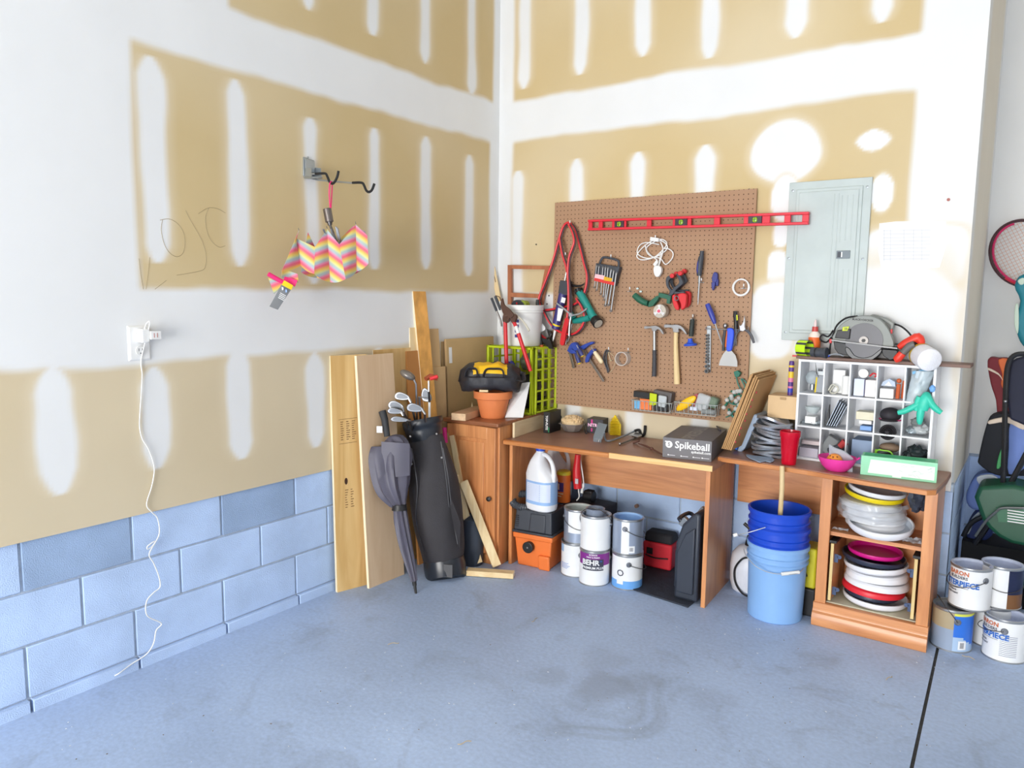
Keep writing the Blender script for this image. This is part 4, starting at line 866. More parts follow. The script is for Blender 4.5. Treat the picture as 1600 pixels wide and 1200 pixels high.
# ================================================================ PEGBOARD
pegm = bpy.data.materials.new('pegboard_hardboard'); pegm.use_nodes = True; N = pegm.node_tree.nodes; L = pegm.node_tree.links
mat('hardboard', (158, 122, 92), .7, var=.05, vs=3, bump=.1, bs=200)
PX0, PX1, PZ0, PZ1, PY0 = .455, 1.683, .876, 2.108, -.034
tcn = N.new('ShaderNodeTexCoord'); sp = N.new('ShaderNodeSeparateXYZ'); L.new(tcn.outputs['Object'], sp.inputs[0])
def pn(op, a, b_=None, c=None):
    n = N.new('ShaderNodeMath'); n.operation = op
    for i, q in enumerate((a, b_, c)):
        if q is None: continue
        if isinstance(q, (int, float)): n.inputs[i].default_value = q
        else: L.new(q, n.inputs[i])
    return n.outputs[0]
def cellc(o): return pn('SUBTRACT', pn('FRACT', pn('DIVIDE', o, .0254)), .5)
u_, v_ = cellc(sp.outputs['X']), cellc(sp.outputs['Z'])
rr2 = pn('SQRT', pn('ADD', pn('MULTIPLY', u_, u_), pn('MULTIPLY', v_, v_)))
hole = pn('LESS_THAN', rr2, .125)
nz = N.new('ShaderNodeTexNoise'); nz.inputs['Scale'].default_value = 4; L.new(tcn.outputs['Object'], nz.inputs[0])
cr = N.new('ShaderNodeValToRGB'); cr.color_ramp.elements[0].color = lin((166, 128, 98))+(1,); cr.color_ramp.elements[1].color = lin((178, 142, 112))+(1,); L.new(nz.outputs[0], cr.inputs[0])
mx = N.new('ShaderNodeMix'); mx.data_type = 'RGBA'; L.new(hole, mx.inputs[0]); L.new(cr.outputs[0], mx.inputs[6]); mx.inputs[7].default_value = lin((84, 58, 42))+(1,)
L.new(mx.outputs[2], N['Principled BSDF'].inputs['Base Color']); N['Principled BSDF'].inputs['Roughness'].default_value = .7
t = T('pegboard', 'brown perforated hardboard pegboard screwed to the back wall above the desk', 'pegboard', ((PX0+PX1)/2, PY0, PZ0))
b = B(); b.box(((PX0+PX1)/2, PY0+.003, (PZ0+PZ1)/2), (PX1-PX0, .006, PZ1-PZ0)); P('panel', b, pegm, t)
for z in (PZ0+.02, (PZ0+PZ1)/2, PZ1-.02):
    b = B(); b.box(((PX0+PX1)/2, -.02, z), (PX1-PX0-.04, .015, .035)); P('batten', b, pine, t)
Y = PY0-.002      # just proud of the board
def hookbar(u, v, w=.05):
    pass
def tip(name, label, cat, poly, y, th, m, group=None, bev=.001, sm=3, **k):
    b = B(); plate(b, smooth2(poly, sm) if sm else poly, y, th); return solo(name, label, cat, b, m, group, bev=bev, **k)
# ---- spirit level
lm_ = mat('level_red', (222, 40, 60), .4)
t = T('spirit_level', 'long red spirit level with three vials, hung across the pegboard and breaker panel', 'level', pw(1092, 345, -.07))
xl, xr = px(920, 352, 1, -.07), px(1264, 341, 1, -.07); LL = (xr-xl).length; ux = (xr-xl).normalized(); uz = V((0, 0, 1))
H_ = .062
b = B(); wins = [(.02, .055), (.075, .125), (.197, .3), (.322, .425), (.51, .612), (.638, .74), (.848, .905), (.93, .975)]; vials = [(.14, .187), (.437, .493), (.76, .816)]
o_ = xl-uz*H_/2
def lv(a, z, y=0): return o_+ux*(LL*a)+uz*z+V((0, y, 0))
def lbox(b, a0, a1, z0, z1, y0=-.012, y1=.012, m=0): b.hexa([lv(a0, z0, y0), lv(a1, z0, y0), lv(a1, z0, y1), lv(a0, z0, y1), lv(a0, z1, y0), lv(a1, z1, y0), lv(a1, z1, y1), lv(a0, z1, y1)], m)
lbox(b, 0, 1, 0, .013, -.014, .014); lbox(b, 0, 1, H_-.013, H_, -.014, .014)
op = sorted(wins+vials); prev = 0
for a0, a1 in op: lbox(b, prev, a0, .012, H_-.012, -.006, .006); prev = a1
lbox(b, prev, 1, .012, H_-.012, -.006, .006)
P('body', b, lm_, t, bev=.002)
for a0, a1 in vials:
    b = B(); lbox(b, a0, a1, .010, H_-.010, -.011, .011); vb = P('vial_block', b, mat('vial_block', (62, 48, 56), .3), t, bev=.002)
    b = B(); c = lv((a0+a1)/2, H_/2, -.012); b.sph(c, (.013, .004, .014), 0); b.box(c+V((0, -.004, 0)), (.002, .001, .026), 1); b.box(c+V((.0, -.004, 0)), (.026, .001, .002), 1); P('vial', b, [mat('vial_green', (150, 190, 40), .15), black], vb)
# ---- jumper cables
t = T('jumper_cables', 'red and black jumper cables looped over a hook at the left of the pegboard', 'cable', pw(888, 350, -.06))
jb = mat('cable_black', (60, 40, 46), .5); jr = mat('cable_red', (222, 46, 54), .4)
loops = [[(845, 478), (842, 466), (851, 442), (863, 410), (872, 378), (880, 354), (889, 348), (898, 358), (905, 382), (912, 410), (917, 430), (915, 450), (908, 466), (896, 476), (875, 481), (850, 485), (822, 486), (815, 490), (824, 498), (838, 503)],
         [(842, 470), (849, 486), (858, 503), (869, 515), (884, 522), (898, 521), (909, 510), (913, 496), (909, 480), (900, 466)],
         [(874, 372), (878, 395), (884, 415), (888, 435), (890, 455), (891, 475), (889, 492), (883, 500)],
         [(888, 350), (894, 362), (897, 376), (894, 388), (889, 402), (887, 425), (888, 450), (888, 480), (886, 496)]]
b = B(); b2 = B()
for k_, lp in enumerate(loops):
    y = Y-.03-.012*k_
    b.tube([pw(u, v, y) for u, v in lp], .0068, 8, 0, 5); b2.tube([pw(u+2.6, v+1.4, y-.001) for u, v in lp], .0048, 8, 0, 5)
P('red_cable', b, jr, t); P('black_cable', b2, jb, t)
b = B(); plate(b, smooth2([(884, 497), (889, 500), (884, 520), (881, 538), (876, 539), (875, 532), (879, 512)], 3), Y-.06, .022); P('clamp', b, red, t, bev=.002)
b = B(); wtube(b, [(893, 524), (886, 530), (884, 538)], .004, Y-.05); wtube(b, [(894, 506), (890, 525), (887, 534)], .005, Y-.05); wtube(b, [(842, 537), (855, 530), (862, 521)], .006, Y-.05); P('clamp', b, darksteel, t)
# ---- caulking gun
t = T('caulking_gun', 'caulking gun holding a dark blue tube, hung nozzle-down at the left pegboard edge', 'caulking gun', pw(875, 480, -.07))
b = B(); wtube(b, [(885, 425), (882, 440)], .004, Y-.04); P('plunger_rod', b, brightsteel, t)
b = B(); plate(b, [(875, 438), (889, 440), (887, 462), (872, 458)], Y-.06, .045); P('frame', b, dark, t, bev=.002)
b = B(); wtube(b, [(888, 444), (900, 447), (908, 446), (913, 443)], [.009, .006, .003], Y-.03, n=8); P('trigger', b, black, t)
b = B(); wcyl(b, 880, 457, 868, 514, .0255, y=Y-.035, n=24); tb = P('tube', b, mat('caulk_navy', (58, 54, 120), .4), t, bev=.002)
b = B(); plate(b, [(878, 464), (884, 466), (882, 474), (876, 472)], Y-.0625, .001); plate(b, [(872, 481), (880, 483), (875, 502), (870, 501)], Y-.0625, .001); P('printed_label', b, paper, tb)
b = B(); wcyl(b, 870, 506, 869, 508.5, .026, y=Y-.035, n=24); P('ring', b, yellow, tb)
b = B(); wcyl(b, 867.5, 516, 864, 533, .009, .004, Y-.035); P('nozzle', b, white, t)
# ---- grey three arm tool
t = T('faucet_wrench', 'grey three-armed metal wrench hanging over the jumper cables', 'wrench', pw(892, 493, -.09))
b = B(); c = pw(892, 492, Y-.075); b.cyl(c+V((0, -.008, 0)), c+V((0, .008, 0)), .013, n=16); P('hub', b, grey, t, bev=.002)
for q in ([(891, 491), (882, 483), (870, 474)], [(893, 493), (906, 490), (917, 482)], [(892, 494), (890, 508), (889, 525)]):
    b = B(); wtube(b, q, [.0055, .0055, .005], Y-.075); P('arm', b, mat('tool_grey', (176, 180, 182), .35, .5), t)
# ---- teal cordless light
t = T('cordless_flashlight', 'teal cordless flashlight with black ends, hanging beside the jumper cables', 'flashlight', pw(920, 480, -.06))
b = B(); b.tube([pw(u, v, Y-.04) for u, v in ((905, 456), (911, 466), (919, 480), (925, 492), (930, 500))], [.021, .024, .022, .024, .03], 16, k=3); P('body', b, teal, t)
b = B(); b.tube([pw(896, 502, Y-.03), pw(908, 500, Y-.035), pw(922, 496, Y-.04)], [.015, .02, .02], 12, k=3); b.tube([pw(890, 486, Y-.02), pw(897, 498, Y-.025)], .016, 10); P('handle', b, teal, t)
b = B(); b.tube([pw(900, 456, Y-.04), pw(909, 454, Y-.04)], .018, 14); b.tube([pw(902, 450, Y-.05), pw(906, 460, Y-.04)], .014, 12); P('tail_cap', b, black, t)
b = B(); b.cyl(pw(929, 499, Y-.045), pw(935, 506, Y-.06), .031, .034, 24); hd = P('lamp_head', b, black, t, bev=.003)
b = B(); c = pw(935, 506, Y-.06); ax_ = (pw(935, 506, Y-.06)-pw(929, 499, Y-.045)).normalized(); b.cyl(c, c+ax_*.001, .027, n=24); P('lens', b, mat('lens', (190, 190, 180), .15, .3), hd)
# ---- wrench set
t = T('wrench_set', 'rack of combination wrenches on a black plastic holder with a red and yellow label', 'wrench set', pw(945, 430, -.06))
b = B(); plate(b, [(931, 411), (968, 417), (960, 447), (927, 438)], Y-.045, .035); wtube(b, [(937, 412), (940, 405), (945, 402), (963, 406), (967, 411), (966, 418)], .0075, Y-.03, k=4); rk = P('rack', b, dark, t, bev=.003)
b = B(); plate(b, [(930, 428), (944, 430.5), (944, 440), (928, 437)], Y-.0575, .001); plate(b, [(929, 434), (960, 441), (959, 446), (928, 438.5)], Y-.0578, .001, 1); plate(b, [(944, 432), (957, 435), (955, 440), (943, 438)], Y-.058, .001, 2)
P('printed_label', b, [mat('pale_pink', (236, 190, 196), .6), mat('label_red', (214, 50, 46), .5), mat('label_yellow', (220, 170, 30), .5)], rk)
for i, (u0, v0, u1, v1) in enumerate(((932, 416, 929, 448), (936, 417, 932.5, 452), (942, 418, 939, 458), (946, 418.5, 943, 462), (950, 419, 945.5, 467), (955, 422, 946, 476), (959, 424, 951, 475), (963, 427, 955, 484))):
    b = B(); r_ = .0032+.0004*i; wtube(b, [(u0, v0, Y-.05), (u1, v1, Y-.05)], r_); c = pw(u1-.3, v1+1, Y-.05); b.lathe([(.006+.0005*i, -.003), (.006+.0005*i, .003), (.0035, .003), (.0035, -.003), (.006+.0005*i, -.003)], c, 16, axis=(0, 1, 0))
    c = pw(u0, v0, Y-.05); b.prism([c+V((sin(a)*.008, 0, cos(a)*.008)) for a in (0.5, 1.4, 2.4, 3.14, 3.9, 4.9, 5.8, 6.1, 5, 3.14, 1.3, .2)][:8], (0, .004, 0))
    P('wrench', b, mat('wrench_chrome', (128, 128, 130), .42, 1), t)
# ---- white extension cord
t = T('extension_cord', 'white extension cord coiled and hung near the top middle of the pegboard', 'cord', pw(1025, 400, -.06))
b = B(); wtube(b, [(1030, 382), (1010, 379), (999, 384), (996, 396), (1008, 403), (1022, 402), (1036, 395), (1043, 386), (1035, 377), (1020, 376), (1003, 388), (995, 400), (1003, 406), (1022, 402), (1036, 390), (1042, 380), (1034, 374), (1022, 378), (1010, 388), (1018, 400), (1032, 404), (1040, 413), (1050, 404), (1051, 394), (1042, 388), (1034, 392), (1030, 408), (1026, 418)], .0032, Y-.02, k=5)
wtube(b, [(1032, 378), (1036, 390), (1032, 406), (1028, 420)], .0034, Y-.03); wtube(b, [(1008, 382), (1012, 396), (1026, 406), (1023, 414)], .0032, Y-.026); P('cable', b, white, t)
b = B(); plate(b, smooth2([(1022, 416), (1031, 416), (1033, 424), (1029, 432), (1024, 432), (1021, 425)], 3), Y-.045, .025); P('socket', b, white, t, bev=.003)
b = B(); plate(b, [(1016, 370), (1029, 372), (1028, 378), (1015, 376)], Y-.045, .025); plate(b, [(1020, 413), (1026, 405), (1028, 410), (1023, 417)], Y-.05, .015); P('plug', b, white, t, bev=.002)
# ---- tape gun
gt = mat('tape_gun_green', (36, 98, 76), .4)
t = T('tape_gun', 'green packing tape gun with a pink hub, hung in the middle of the pegboard', 'tape dispenser', pw(1020, 475, -.07))
b = B(); b.tube([pw(u, v, Y-.045) for u, v in ((991, 461), (999, 468), (1008, 473), (1013, 474))], [.017, .019, .017, .018], 14, k=3); P('handle', b, gt, t)
b = B(); plate(b, [(1012, 480), (1020, 478), (1028, 468), (1030, 463), (1026, 462), (1018, 468), (1014, 472)], Y-.055, .03); plate(b, [(1029, 457), (1046, 461), (1044, 468), (1028, 464)], Y-.06, .05); plate(b, [(1043, 460), (1049, 462), (1046, 475), (1041, 474)], Y-.06, .02); P('frame', b, gt, t, bev=.002)
b = B(); c = pw(1033, 486, Y-.05); b.lathe([(.012, -.022), (.038, -.022), (.038, .022), (.012, .022), (.012, -.022)], c, 32, axis=(0, 1, 0)); P('tape_roll', b, mat('tape_roll_face', (196, 186, 172), .3), t, bev=.002)
b = B(); c = c+V((0, -.023, 0))
for a in (90, 210, 330):
    a = radians(a); b.prism([c+V((cos(a+.35)*.009, 0, sin(a+.35)*.009)), c+V((cos(a+.28)*.035, 0, sin(a+.28)*.035)), c+V((cos(a-.28)*.035, 0, sin(a-.28)*.035)), c+V((cos(a-.35)*.009, 0, sin(a-.35)*.009))], (0, -.004, 0))
b.cyl(c, c+V((0, -.006, 0)), .016, n=20); b.cyl(c+V((0, -.006, 0)), c+V((0, -.011, 0)), .0085, n=16, m=1); P('spindle', b, [mat('spindle_white', (226, 224, 224), .4), mat('hub_pink', (230, 90, 120), .4)], t)
# small clear hooks beside it
for i, (u, v) in enumerate(((996, 451), (1001, 455.5))):
    b = B(); c = pw(u, v, Y-.012); b.sph(c, (.009, .006, .006)); solo('wall_clip', ('upper' if i == 0 else 'lower')+' small clear plastic clip on the pegboard above the tape gun', 'clip', b, mat('pale_clip', (214, 232, 230), .2))
# ---- spring clamps
def clampg(du, dv, y, lab):
    t = T('spring_clamp', lab, 'clamp', pw(1060+du, 455+dv, y))
    q = lambda L_: [(u+du, v+dv) for u, v in L_]
    b = B(); plate(b, smooth2(q([(1040, 436), (1044, 431), (1050, 431), (1049, 435), (1045, 438), (1045, 446), (1050, 453), (1060, 456), (1068, 455), (1068, 459), (1052, 459), (1044, 462), (1046, 455), (1041, 447)]), 3), y, .02)
    plate(b, smooth2(q([(1056, 428), (1062, 430), (1067, 441), (1064, 446), (1056, 453), (1050, 461), (1044, 461), (1052, 450), (1060, 443), (1060, 437)]), 3), y-.004, .02); P('jaw', b, dark, t, bev=.003)
    for L_ in ([(1050, 462), (1055, 461), (1057, 470), (1060, 478), (1060, 484), (1055, 483), (1051, 474)], [(1060, 459), (1071, 459), (1072, 470), (1070, 480), (1064, 484), (1063, 474), (1059, 466)]):
        b = B(); plate(b, smooth2(q(L_), 3), y-.006, .026); P('handle', b, red, t, bev=.004)
    for (u, v) in ((1050.5, 431), (1063, 427)):
        b = B(); c = pw(u+du, v+dv, y-.002); b.cyl(c+V((0, -.008, 0)), c+V((0, .018, 0)), .0125, n=16); P('pad', b, red, t, bev=.002)
    b = B(); c = pw(1058+du, 466+dv, y); b.tube([c+V((.012*cos(a), -.01, .012*sin(a))) for a in [i*.5 for i in range(13)]], .0025, 6); P('spring', b, steel, t)
clampg(0, 0, Y-.085, 'front black spring clamp with red handles, on the pegboard beside the tape gun')
clampg(6, -3, Y-.035, 'rear black spring clamp with red handles, mostly hidden behind the front one')
# ---- big screwdriver
t = T('screwdriver', 'long screwdriver with a blue and black handle, hung right of the spring clamps', 'screwdriver', pw(1094, 430, -.06))
b = B(); b.tube([pw(u, v, Y-.03) for u, v in ((1097, 392), (1096.5, 399), (1095.5, 403), (1094, 412), (1093, 422), (1092.5, 431))], [.011, .011, .015, .017, .0155, .013], 12, k=2); hd = P('handle', b, dark, t)
b = B(); b.tube([pw(u-2.6, v, Y-.038) for u, v in ((1095.5, 404), (1094, 412), (1093, 422), (1093, 428))], [.004, .009, .009, .004], 8, k=2); P('grip_inlay', b, navy, hd)
b = B(); b.tube([pw(1093, 431, Y-.03), pw(1092.5, 441, Y-.03)], .0065, 8); b.tube([pw(1092.5, 441, Y-.03), pw(1091, 464, Y-.028), pw(1090.5, 476, Y-.028)], [.0042, .004, .0055, .002], 8); P('shank', b, brightsteel, t)
# ---- blue multi-tool
t = T('pipe_cutter', 'small navy blue clamp tool hanging right of the long screwdriver', 'clamp', pw(1117, 437, -.05))
b = B(); plate(b, smooth2([(1113, 430), (1116, 425), (1120, 427), (1121, 433), (1119, 440), (1115, 443), (1112, 438)], 3), Y-.03, .02); P('body', b, navy, t, bev=.003)
b = B(); plate(b, smooth2([(1112, 441), (1117, 441), (1116, 449), (1113.5, 454), (1111.5, 448)], 3), Y-.035, .018); plate(b, smooth2([(1118, 435), (1122, 437), (1121.5, 446), (1118.5, 446)], 3), Y-.025, .014); P('leg', b, navy, t, bev=.003)
# ---- coil of white wire
t = T('wire_coil', 'coil of white wire hung at the right edge of the pegboard', 'wire', pw(1158, 449, -.05))
b = B(); c = pw(1158, 449, Y-.015)
b.tube([c+V((.042*(1+.07*sin(a*.37))*cos(a), -.004*sin(a*.7), .042*(1+.06*cos(a*.53))*sin(a))) for a in [i*2*pi/20 for i in range(20*6)]], .003, 6); P('wire', b, white, t)
# ---- hammers
def hammer(lab, head, hd, hw, m_, two=None):
    t = T('hammer', lab, 'hammer', pw(hd[-1][0], hd[-1][1], Y-.03))
    b = B(); plate(b, smooth2(head, 3), Y-.045, .026); P('head', b, steel, t, bev=.004, label=None)
    b = B(); b.tube([pw(u, v, Y-.032) for u, v in hd], hw, 14, k=2); P('handle', b, m_, t)
    if two: b = B(); b.tube([pw(u, v, Y-.032) for u, v in two], [.0115, .012, .013, .0135], 14, k=2); P('grip', b, mat('hammer_grip', (66, 66, 72), .6), t)
hammer('steel claw hammer with a black rubber grip, left of the two hammers', [(1007, 509.5), (1015, 510), (1018, 509), (1025, 509), (1031, 512), (1035, 517), (1037, 522), (1034, 521), (1030, 515.5), (1026, 515), (1025, 517), (1019, 517), (1018, 513.5), (1015, 513), (1007, 514)], [(1022.5, 515), (1022.5, 530), (1022.5, 548)], [.0085, .0085, .0085], brightsteel, [(1022.5, 547), (1022.5, 562), (1022.3, 575), (1022, 588)])
hammer('claw hammer with a pale wooden handle, right of the two hammers', [(1038, 507), (1044, 507), (1049, 507.5), (1054, 507), (1061, 508), (1067, 512), (1072, 519), (1073, 523), (1070, 521), (1064, 515), (1060, 514), (1060, 519), (1052, 519), (1051, 514), (1048, 512), (1038, 512)], [(1056.5, 517), (1056, 535), (1056.5, 560), (1057.5, 585), (1058, 600)], [.0125, .0125, .0145, .0165, .0175], woodmat('hickory', (228, 196, 140), (244, 222, 172), 2, .5))
# ---- chisel with blue guard
t = T('cold_chisel', 'chisel with a black ribbed grip and blue hand guard, hung upside down', 'chisel', pw(1079, 520, -.06))
b = B(); wcyl(b, 1082.5, 491, 1082.5, 500, .004, y=Y-.02); P('shank', b, steel, t)
b = B(); b.tube([pw(1082-.4*i/2, 499+i*2.4, Y-.035) for i in range(12)], [.010, .014, .0125, .0145, .0125, .0145, .0125, .0145, .013, .0145, .0125, .0135], 14); P('grip', b, mat('grip_green_black', (44, 52, 48), .6), t)
b = B(); b.lathe([(.012, .014), (.013, 0), (.019, -.010), (.033, -.014), (.036, -.020), (.034, -.026), (.012, -.022), (.0001, -.02)], pw(1078.5, 533, Y-.045), 28, axis=(-.10, 0, 1)); P('hand_guard', b, blue, t)
# ---- socket rail
t = T('socket_rail', 'rail of sockets from small to large hanging vertically, left of the putty knife', 'socket set', pw(1107, 545, -.05))
b = B(); plate(b, [(1104.5, 509), (1111, 509), (1110, 582), (1104, 582)], Y-.012, .006); P('rail', b, brightsteel, t, bev=.001)
for i in range(11):
    v = 524+i*5.1; r_ = .0078+.0007*max(0, i-6)*1.6
    if i >= 8: v = 524+8*5.1+(i-8)*7.3
    b = B(); c = pw(1107-.15*i*.4, v, Y-.012); b.cyl(c, c+V((0, -.026, 0)), r_, n=14); b.cyl(c+V((0, -.0262, 0)), c+V((0, -.0268, 0)), r_*.62, n=6, m=1); P('socket', b, [darksteel, black], t, bev=.001)
# ---- blue screwdriver
t = T('screwdriver', 'screwdriver with a plain blue handle hanging at a slant above the putty knife', 'screwdriver', pw(1118, 505, -.06))
b = B(); b.tube([pw(u, v, Y-.045) for u, v in ((1105, 475), (1108, 482), (1112, 492), (1115, 500), (1117, 506))], [.0125, .0145, .015, .0125, .008], 12, k=2); P('handle', b, mat('screwdriver_blue', (54, 66, 160), .35), t)
b = B(); b.tube([pw(1117, 505, Y-.045), pw(1129, 540, Y-.02)], [.0038, .003], 8); P('shank', b, brightsteel, t)
# ---- thin tool behind the putty knife
t = T('screwdriver', 'thin black and orange screwdriver half hidden behind the putty knife', 'screwdriver', pw(1131, 530, -.05))
b = B(); b.tube([pw(1133, 516, Y-.02), pw(1131, 530, Y-.02), pw(1130, 548, Y-.02)], [.0085, .009, .007], 10); P('handle', b, [dark], t)
b = B(); b.tube([pw(1136, 517, Y-.015), pw(1134, 542, Y-.015)], .006, 8); P('inlay', b, orange, t)
b = B(); c = pw(1133, 509, Y-.02); b.sph(c, (.012, .01, .014)); P('ball_end', b, steel, t)
# ---- putty knife
t = T('putty_knife', 'wide putty knife with a bright blue handle, hung blade-down', 'putty knife', pw(1138, 545, -.06))
b = B(); plate(b, smooth2([(1136, 513), (1145, 514), (1146, 525), (1144, 540), (1142, 548), (1135, 548), (1135, 535), (1136, 520)], 3), Y-.05, .018); P('handle', b, mat('putty_blue', (40, 84, 226), .35), t, bev=.004)
b = B(); plate(b, [(1135, 547), (1143, 548), (1149, 555), (1152, 565), (1152, 573), (1123, 571), (1125, 563), (1130, 553)], Y-.042, .0015); P('blade', b, mat('blade_steel', (176, 176, 174), .5, .4), t)
# ---- small screwdriver, pliers
t = T('screwdriver', 'stubby screwdriver with a black handle and yellow stripe, beside the needle-nose pliers', 'screwdriver', pw(1149, 500, -.05))
b = B(); b.tube([pw(u, v, Y-.035) for u, v in ((1149, 486), (1149, 492), (1150, 502), (1150, 514))], [.009, .012, .0115, .011], 12, k=2); P('handle', b, black, t)
b = B(); plate(b, [(1150.5, 492), (1152, 492), (1152.5, 500), (1151, 501)], Y-.049, .004); P('stripe', b, mat('lime_stripe', (214, 226, 40), .4), t)
b = B(); b.tube([pw(1150, 513, Y-.035), pw(1150, 540, Y-.02)], [.004, .003], 8); P('shank', b, steel, t)
t = T('needle_nose_pliers', 'needle-nose pliers with dark grips, hung open at the right of the pegboard', 'pliers', pw(1160, 515, -.05))
b = B(); plate(b, [(1154, 505), (1156, 509), (1158, 508), (1161, 503), (1163, 492.5), (1164, 503), (1163.5, 510), (1165, 515), (1161, 518), (1156, 517), (1155, 511)], Y-.04, .012); P('jaws', b, steel, t, bev=.002)
b = B(); wtube(b, [(1163, 515), (1170, 519), (1175, 527), (1178, 536)], [.005, .0075, .008, .0065], Y-.035); P('grip', b, mat('grip_dark', (86, 86, 92), .55), t)
b = B(); wtube(b, [(1157, 515), (1151, 521), (1148, 532), (1146, 541)], [.005, .006, .0065, .006], Y-.03); P('grip', b, MATS['grip_dark'], t)
b = B(); wtube(b, [(1103, 514), (1130, 514.5), (1169, 515.5)], .0022, Y-.03, k=0)
for u in (1103, 1133, 1169): b.tube([pw(u, 512, Y+.002), pw(u, 514, Y-.03), pw(u, 511, Y-.04)], .0022, 6)
solo('tool_holder', 'thin wire tool holder spanning the pegboard behind the putty knife', 'tool holder', b, brightsteel)
# ---- bar clamps
cb_ = mat('clamp_blue', (44, 70, 160), .45)
def barclamp(lab, jaw, jaw2, bar, hnd, hm, y, capm=None):
    t = T('bar_clamp', lab, 'clamp', pw(bar[0][0], bar[0][1], y))
    b = B(); plate(b, smooth2(jaw, 2), y-.012, .022); P('fixed_jaw', b, cb_, t, bev=.002)
    b = B(); plate(b, smooth2(jaw2, 2), y-.014, .026); P('sliding_jaw', b, cb_, t, bev=.002)
    b = B(); (u0, v0), (u1, v1) = bar; d = V((u1-u0, v1-v0, 0)).normalized(); n_ = V((-d.y, d.x, 0))*1.7
    plate(b, [(u0+n_.x, v0+n_.y), (u1+n_.x, v1+n_.y), (u1-n_.x, v1-n_.y), (u0-n_.x, v0-n_.y)], y-.003, .006); P('bar', b, mat('bar_steel', (140, 132, 124), .35, .8), t, bev=.001)
    b = B(); (u0, v0), (u1, v1) = hnd; b.tube([pw(u0, v0, y-.02), pw(u0*.5+u1*.5, v0*.5+v1*.5, y-.022), pw(u1, v1, y-.02)], [.011, .0135, .0125], 12, 0, 2)
    if capm: b.cyl(pw(u1, v1, y-.02), pw(u1+(u1-u0)*.1, v1+(v1-v0)*.1, y-.02), .0125, .009, 12, 1)
    P('handle', b, [hm, capm or hm], t)
    b = B(); b.tube([pw(u0, v0, y-.02), pw(u0-(u1-u0)*.5, v0-(v1-v0)*.5, y-.02)], .003, 6); P('screw', b, steel, t)
barclamp('blue bar clamp, leftmost, with a short grey bar and navy grip tipped yellow', [(889, 541), (893, 536), (900, 535), (902, 540), (894, 546), (887, 547)], [(886, 547), (894, 544), (899, 548), (894, 553), (887, 549)], ((889, 547), (896, 575)), ((900, 552), (905, 567)), mat('clamp_navy', (56, 62, 120), .45), Y-.03, yellow)
barclamp('blue bar clamp with a navy grip tipped yellow, middle of the three', [(894, 540), (899, 537), (904, 541), (903, 546), (897, 548)], [(892, 546), (898, 548), (900, 552), (894, 552)], ((899, 545), (903, 560)), ((904, 545), (910, 556)), MATS['clamp_navy'], Y-.055, yellow)
barclamp('largest blue bar clamp with a cream wooden grip and long bar', [(907, 541), (920, 535), (926, 534), (927, 537), (919, 540), (912, 546), (908, 545)], [(918, 553), (924, 546), (928, 545), (929, 549), (922, 556), (919, 565), (914, 566), (915, 558)], ((910, 545), (943, 596)), ((929, 550), (940, 566)), mat('cream_grip', (240, 224, 186), .5), Y-.03, mat('cream_grip2', (226, 206, 164), .5))
# ---- cable ties / cord, tape ring
t = T('cable_bundle', 'small bundle of dark wire hooked on the pegboard beside the packing tape ring', 'cable', pw(948, 565, -.05))
b = B(); wtube(b, [(948, 546), (944, 555), (945, 566), (948, 576), (950, 582)], .004, Y-.015); wtube(b, [(950, 547), (947, 556), (948, 568), (951, 578), (949, 582)], .0045, Y-.02); wtube(b, [(946, 548), (943, 560), (947, 574)], .0035, Y-.02); P('dark_strands', b, dark, t)
b = B(); wtube(b, [(951, 550), (958, 556), (961, 566), (958, 576), (953, 582)], .0013, Y-.012); wtube(b, [(950, 550), (953, 560), (954, 564), (957, 562)], .002, Y-.014); P('pale_strand', b, mat('pale_brass', (210, 196, 160), .4), t)
b = B(); c = pw(976, 560, Y); b.lathe([(.036, -.045), (.041, -.045), (.041, 0), (.036, 0), (.036, -.045)], c+V((0, 0, 0)), 36, axis=(.0, 1, 0)); solo('tape_ring', 'empty clear packing tape ring hung low on the pegboard, left of the hammers', 'tape', b, mat('clear_ring', (222, 214, 208), .2, alpha=.75))
# ---- hooks with white tips
for i, (u, v, nm) in enumerate(((883.5, 397, 'above the caulking gun'), (954.5, 400, 'holding the wrench set'), (984, 451, 'left of the tape gun'), (951, 545, 'holding the dark wire bundle'), (981.5, 546, 'holding the clear tape ring'), (1162, 446, 'holding the white wire coil'), (890.5, 347, 'holding the jumper cables'), (1096, 437, 'holding the long screwdriver'), (1082.5, 494, 'holding the chisel'), (1024, 370, 'holding the white extension cord'))):
    b = B(); b.tube([pw(u, v+4, Y+.004), pw(u, v+4, Y-.035), pw(u, v-2, Y-.045)], .0022, 8, k=3); b.tube([pw(u, v+1, Y-.043), pw(u, v-2.5, Y-.046)], .0033, 8, 1)
    b.box(pw(u, v+4.5, Y-.002), (.03, .002, .003)); solo('peg_hook', 'small steel pegboard hook with a white tip, '+nm, 'hook', b, [brightsteel, white], 'pegboard hooks')
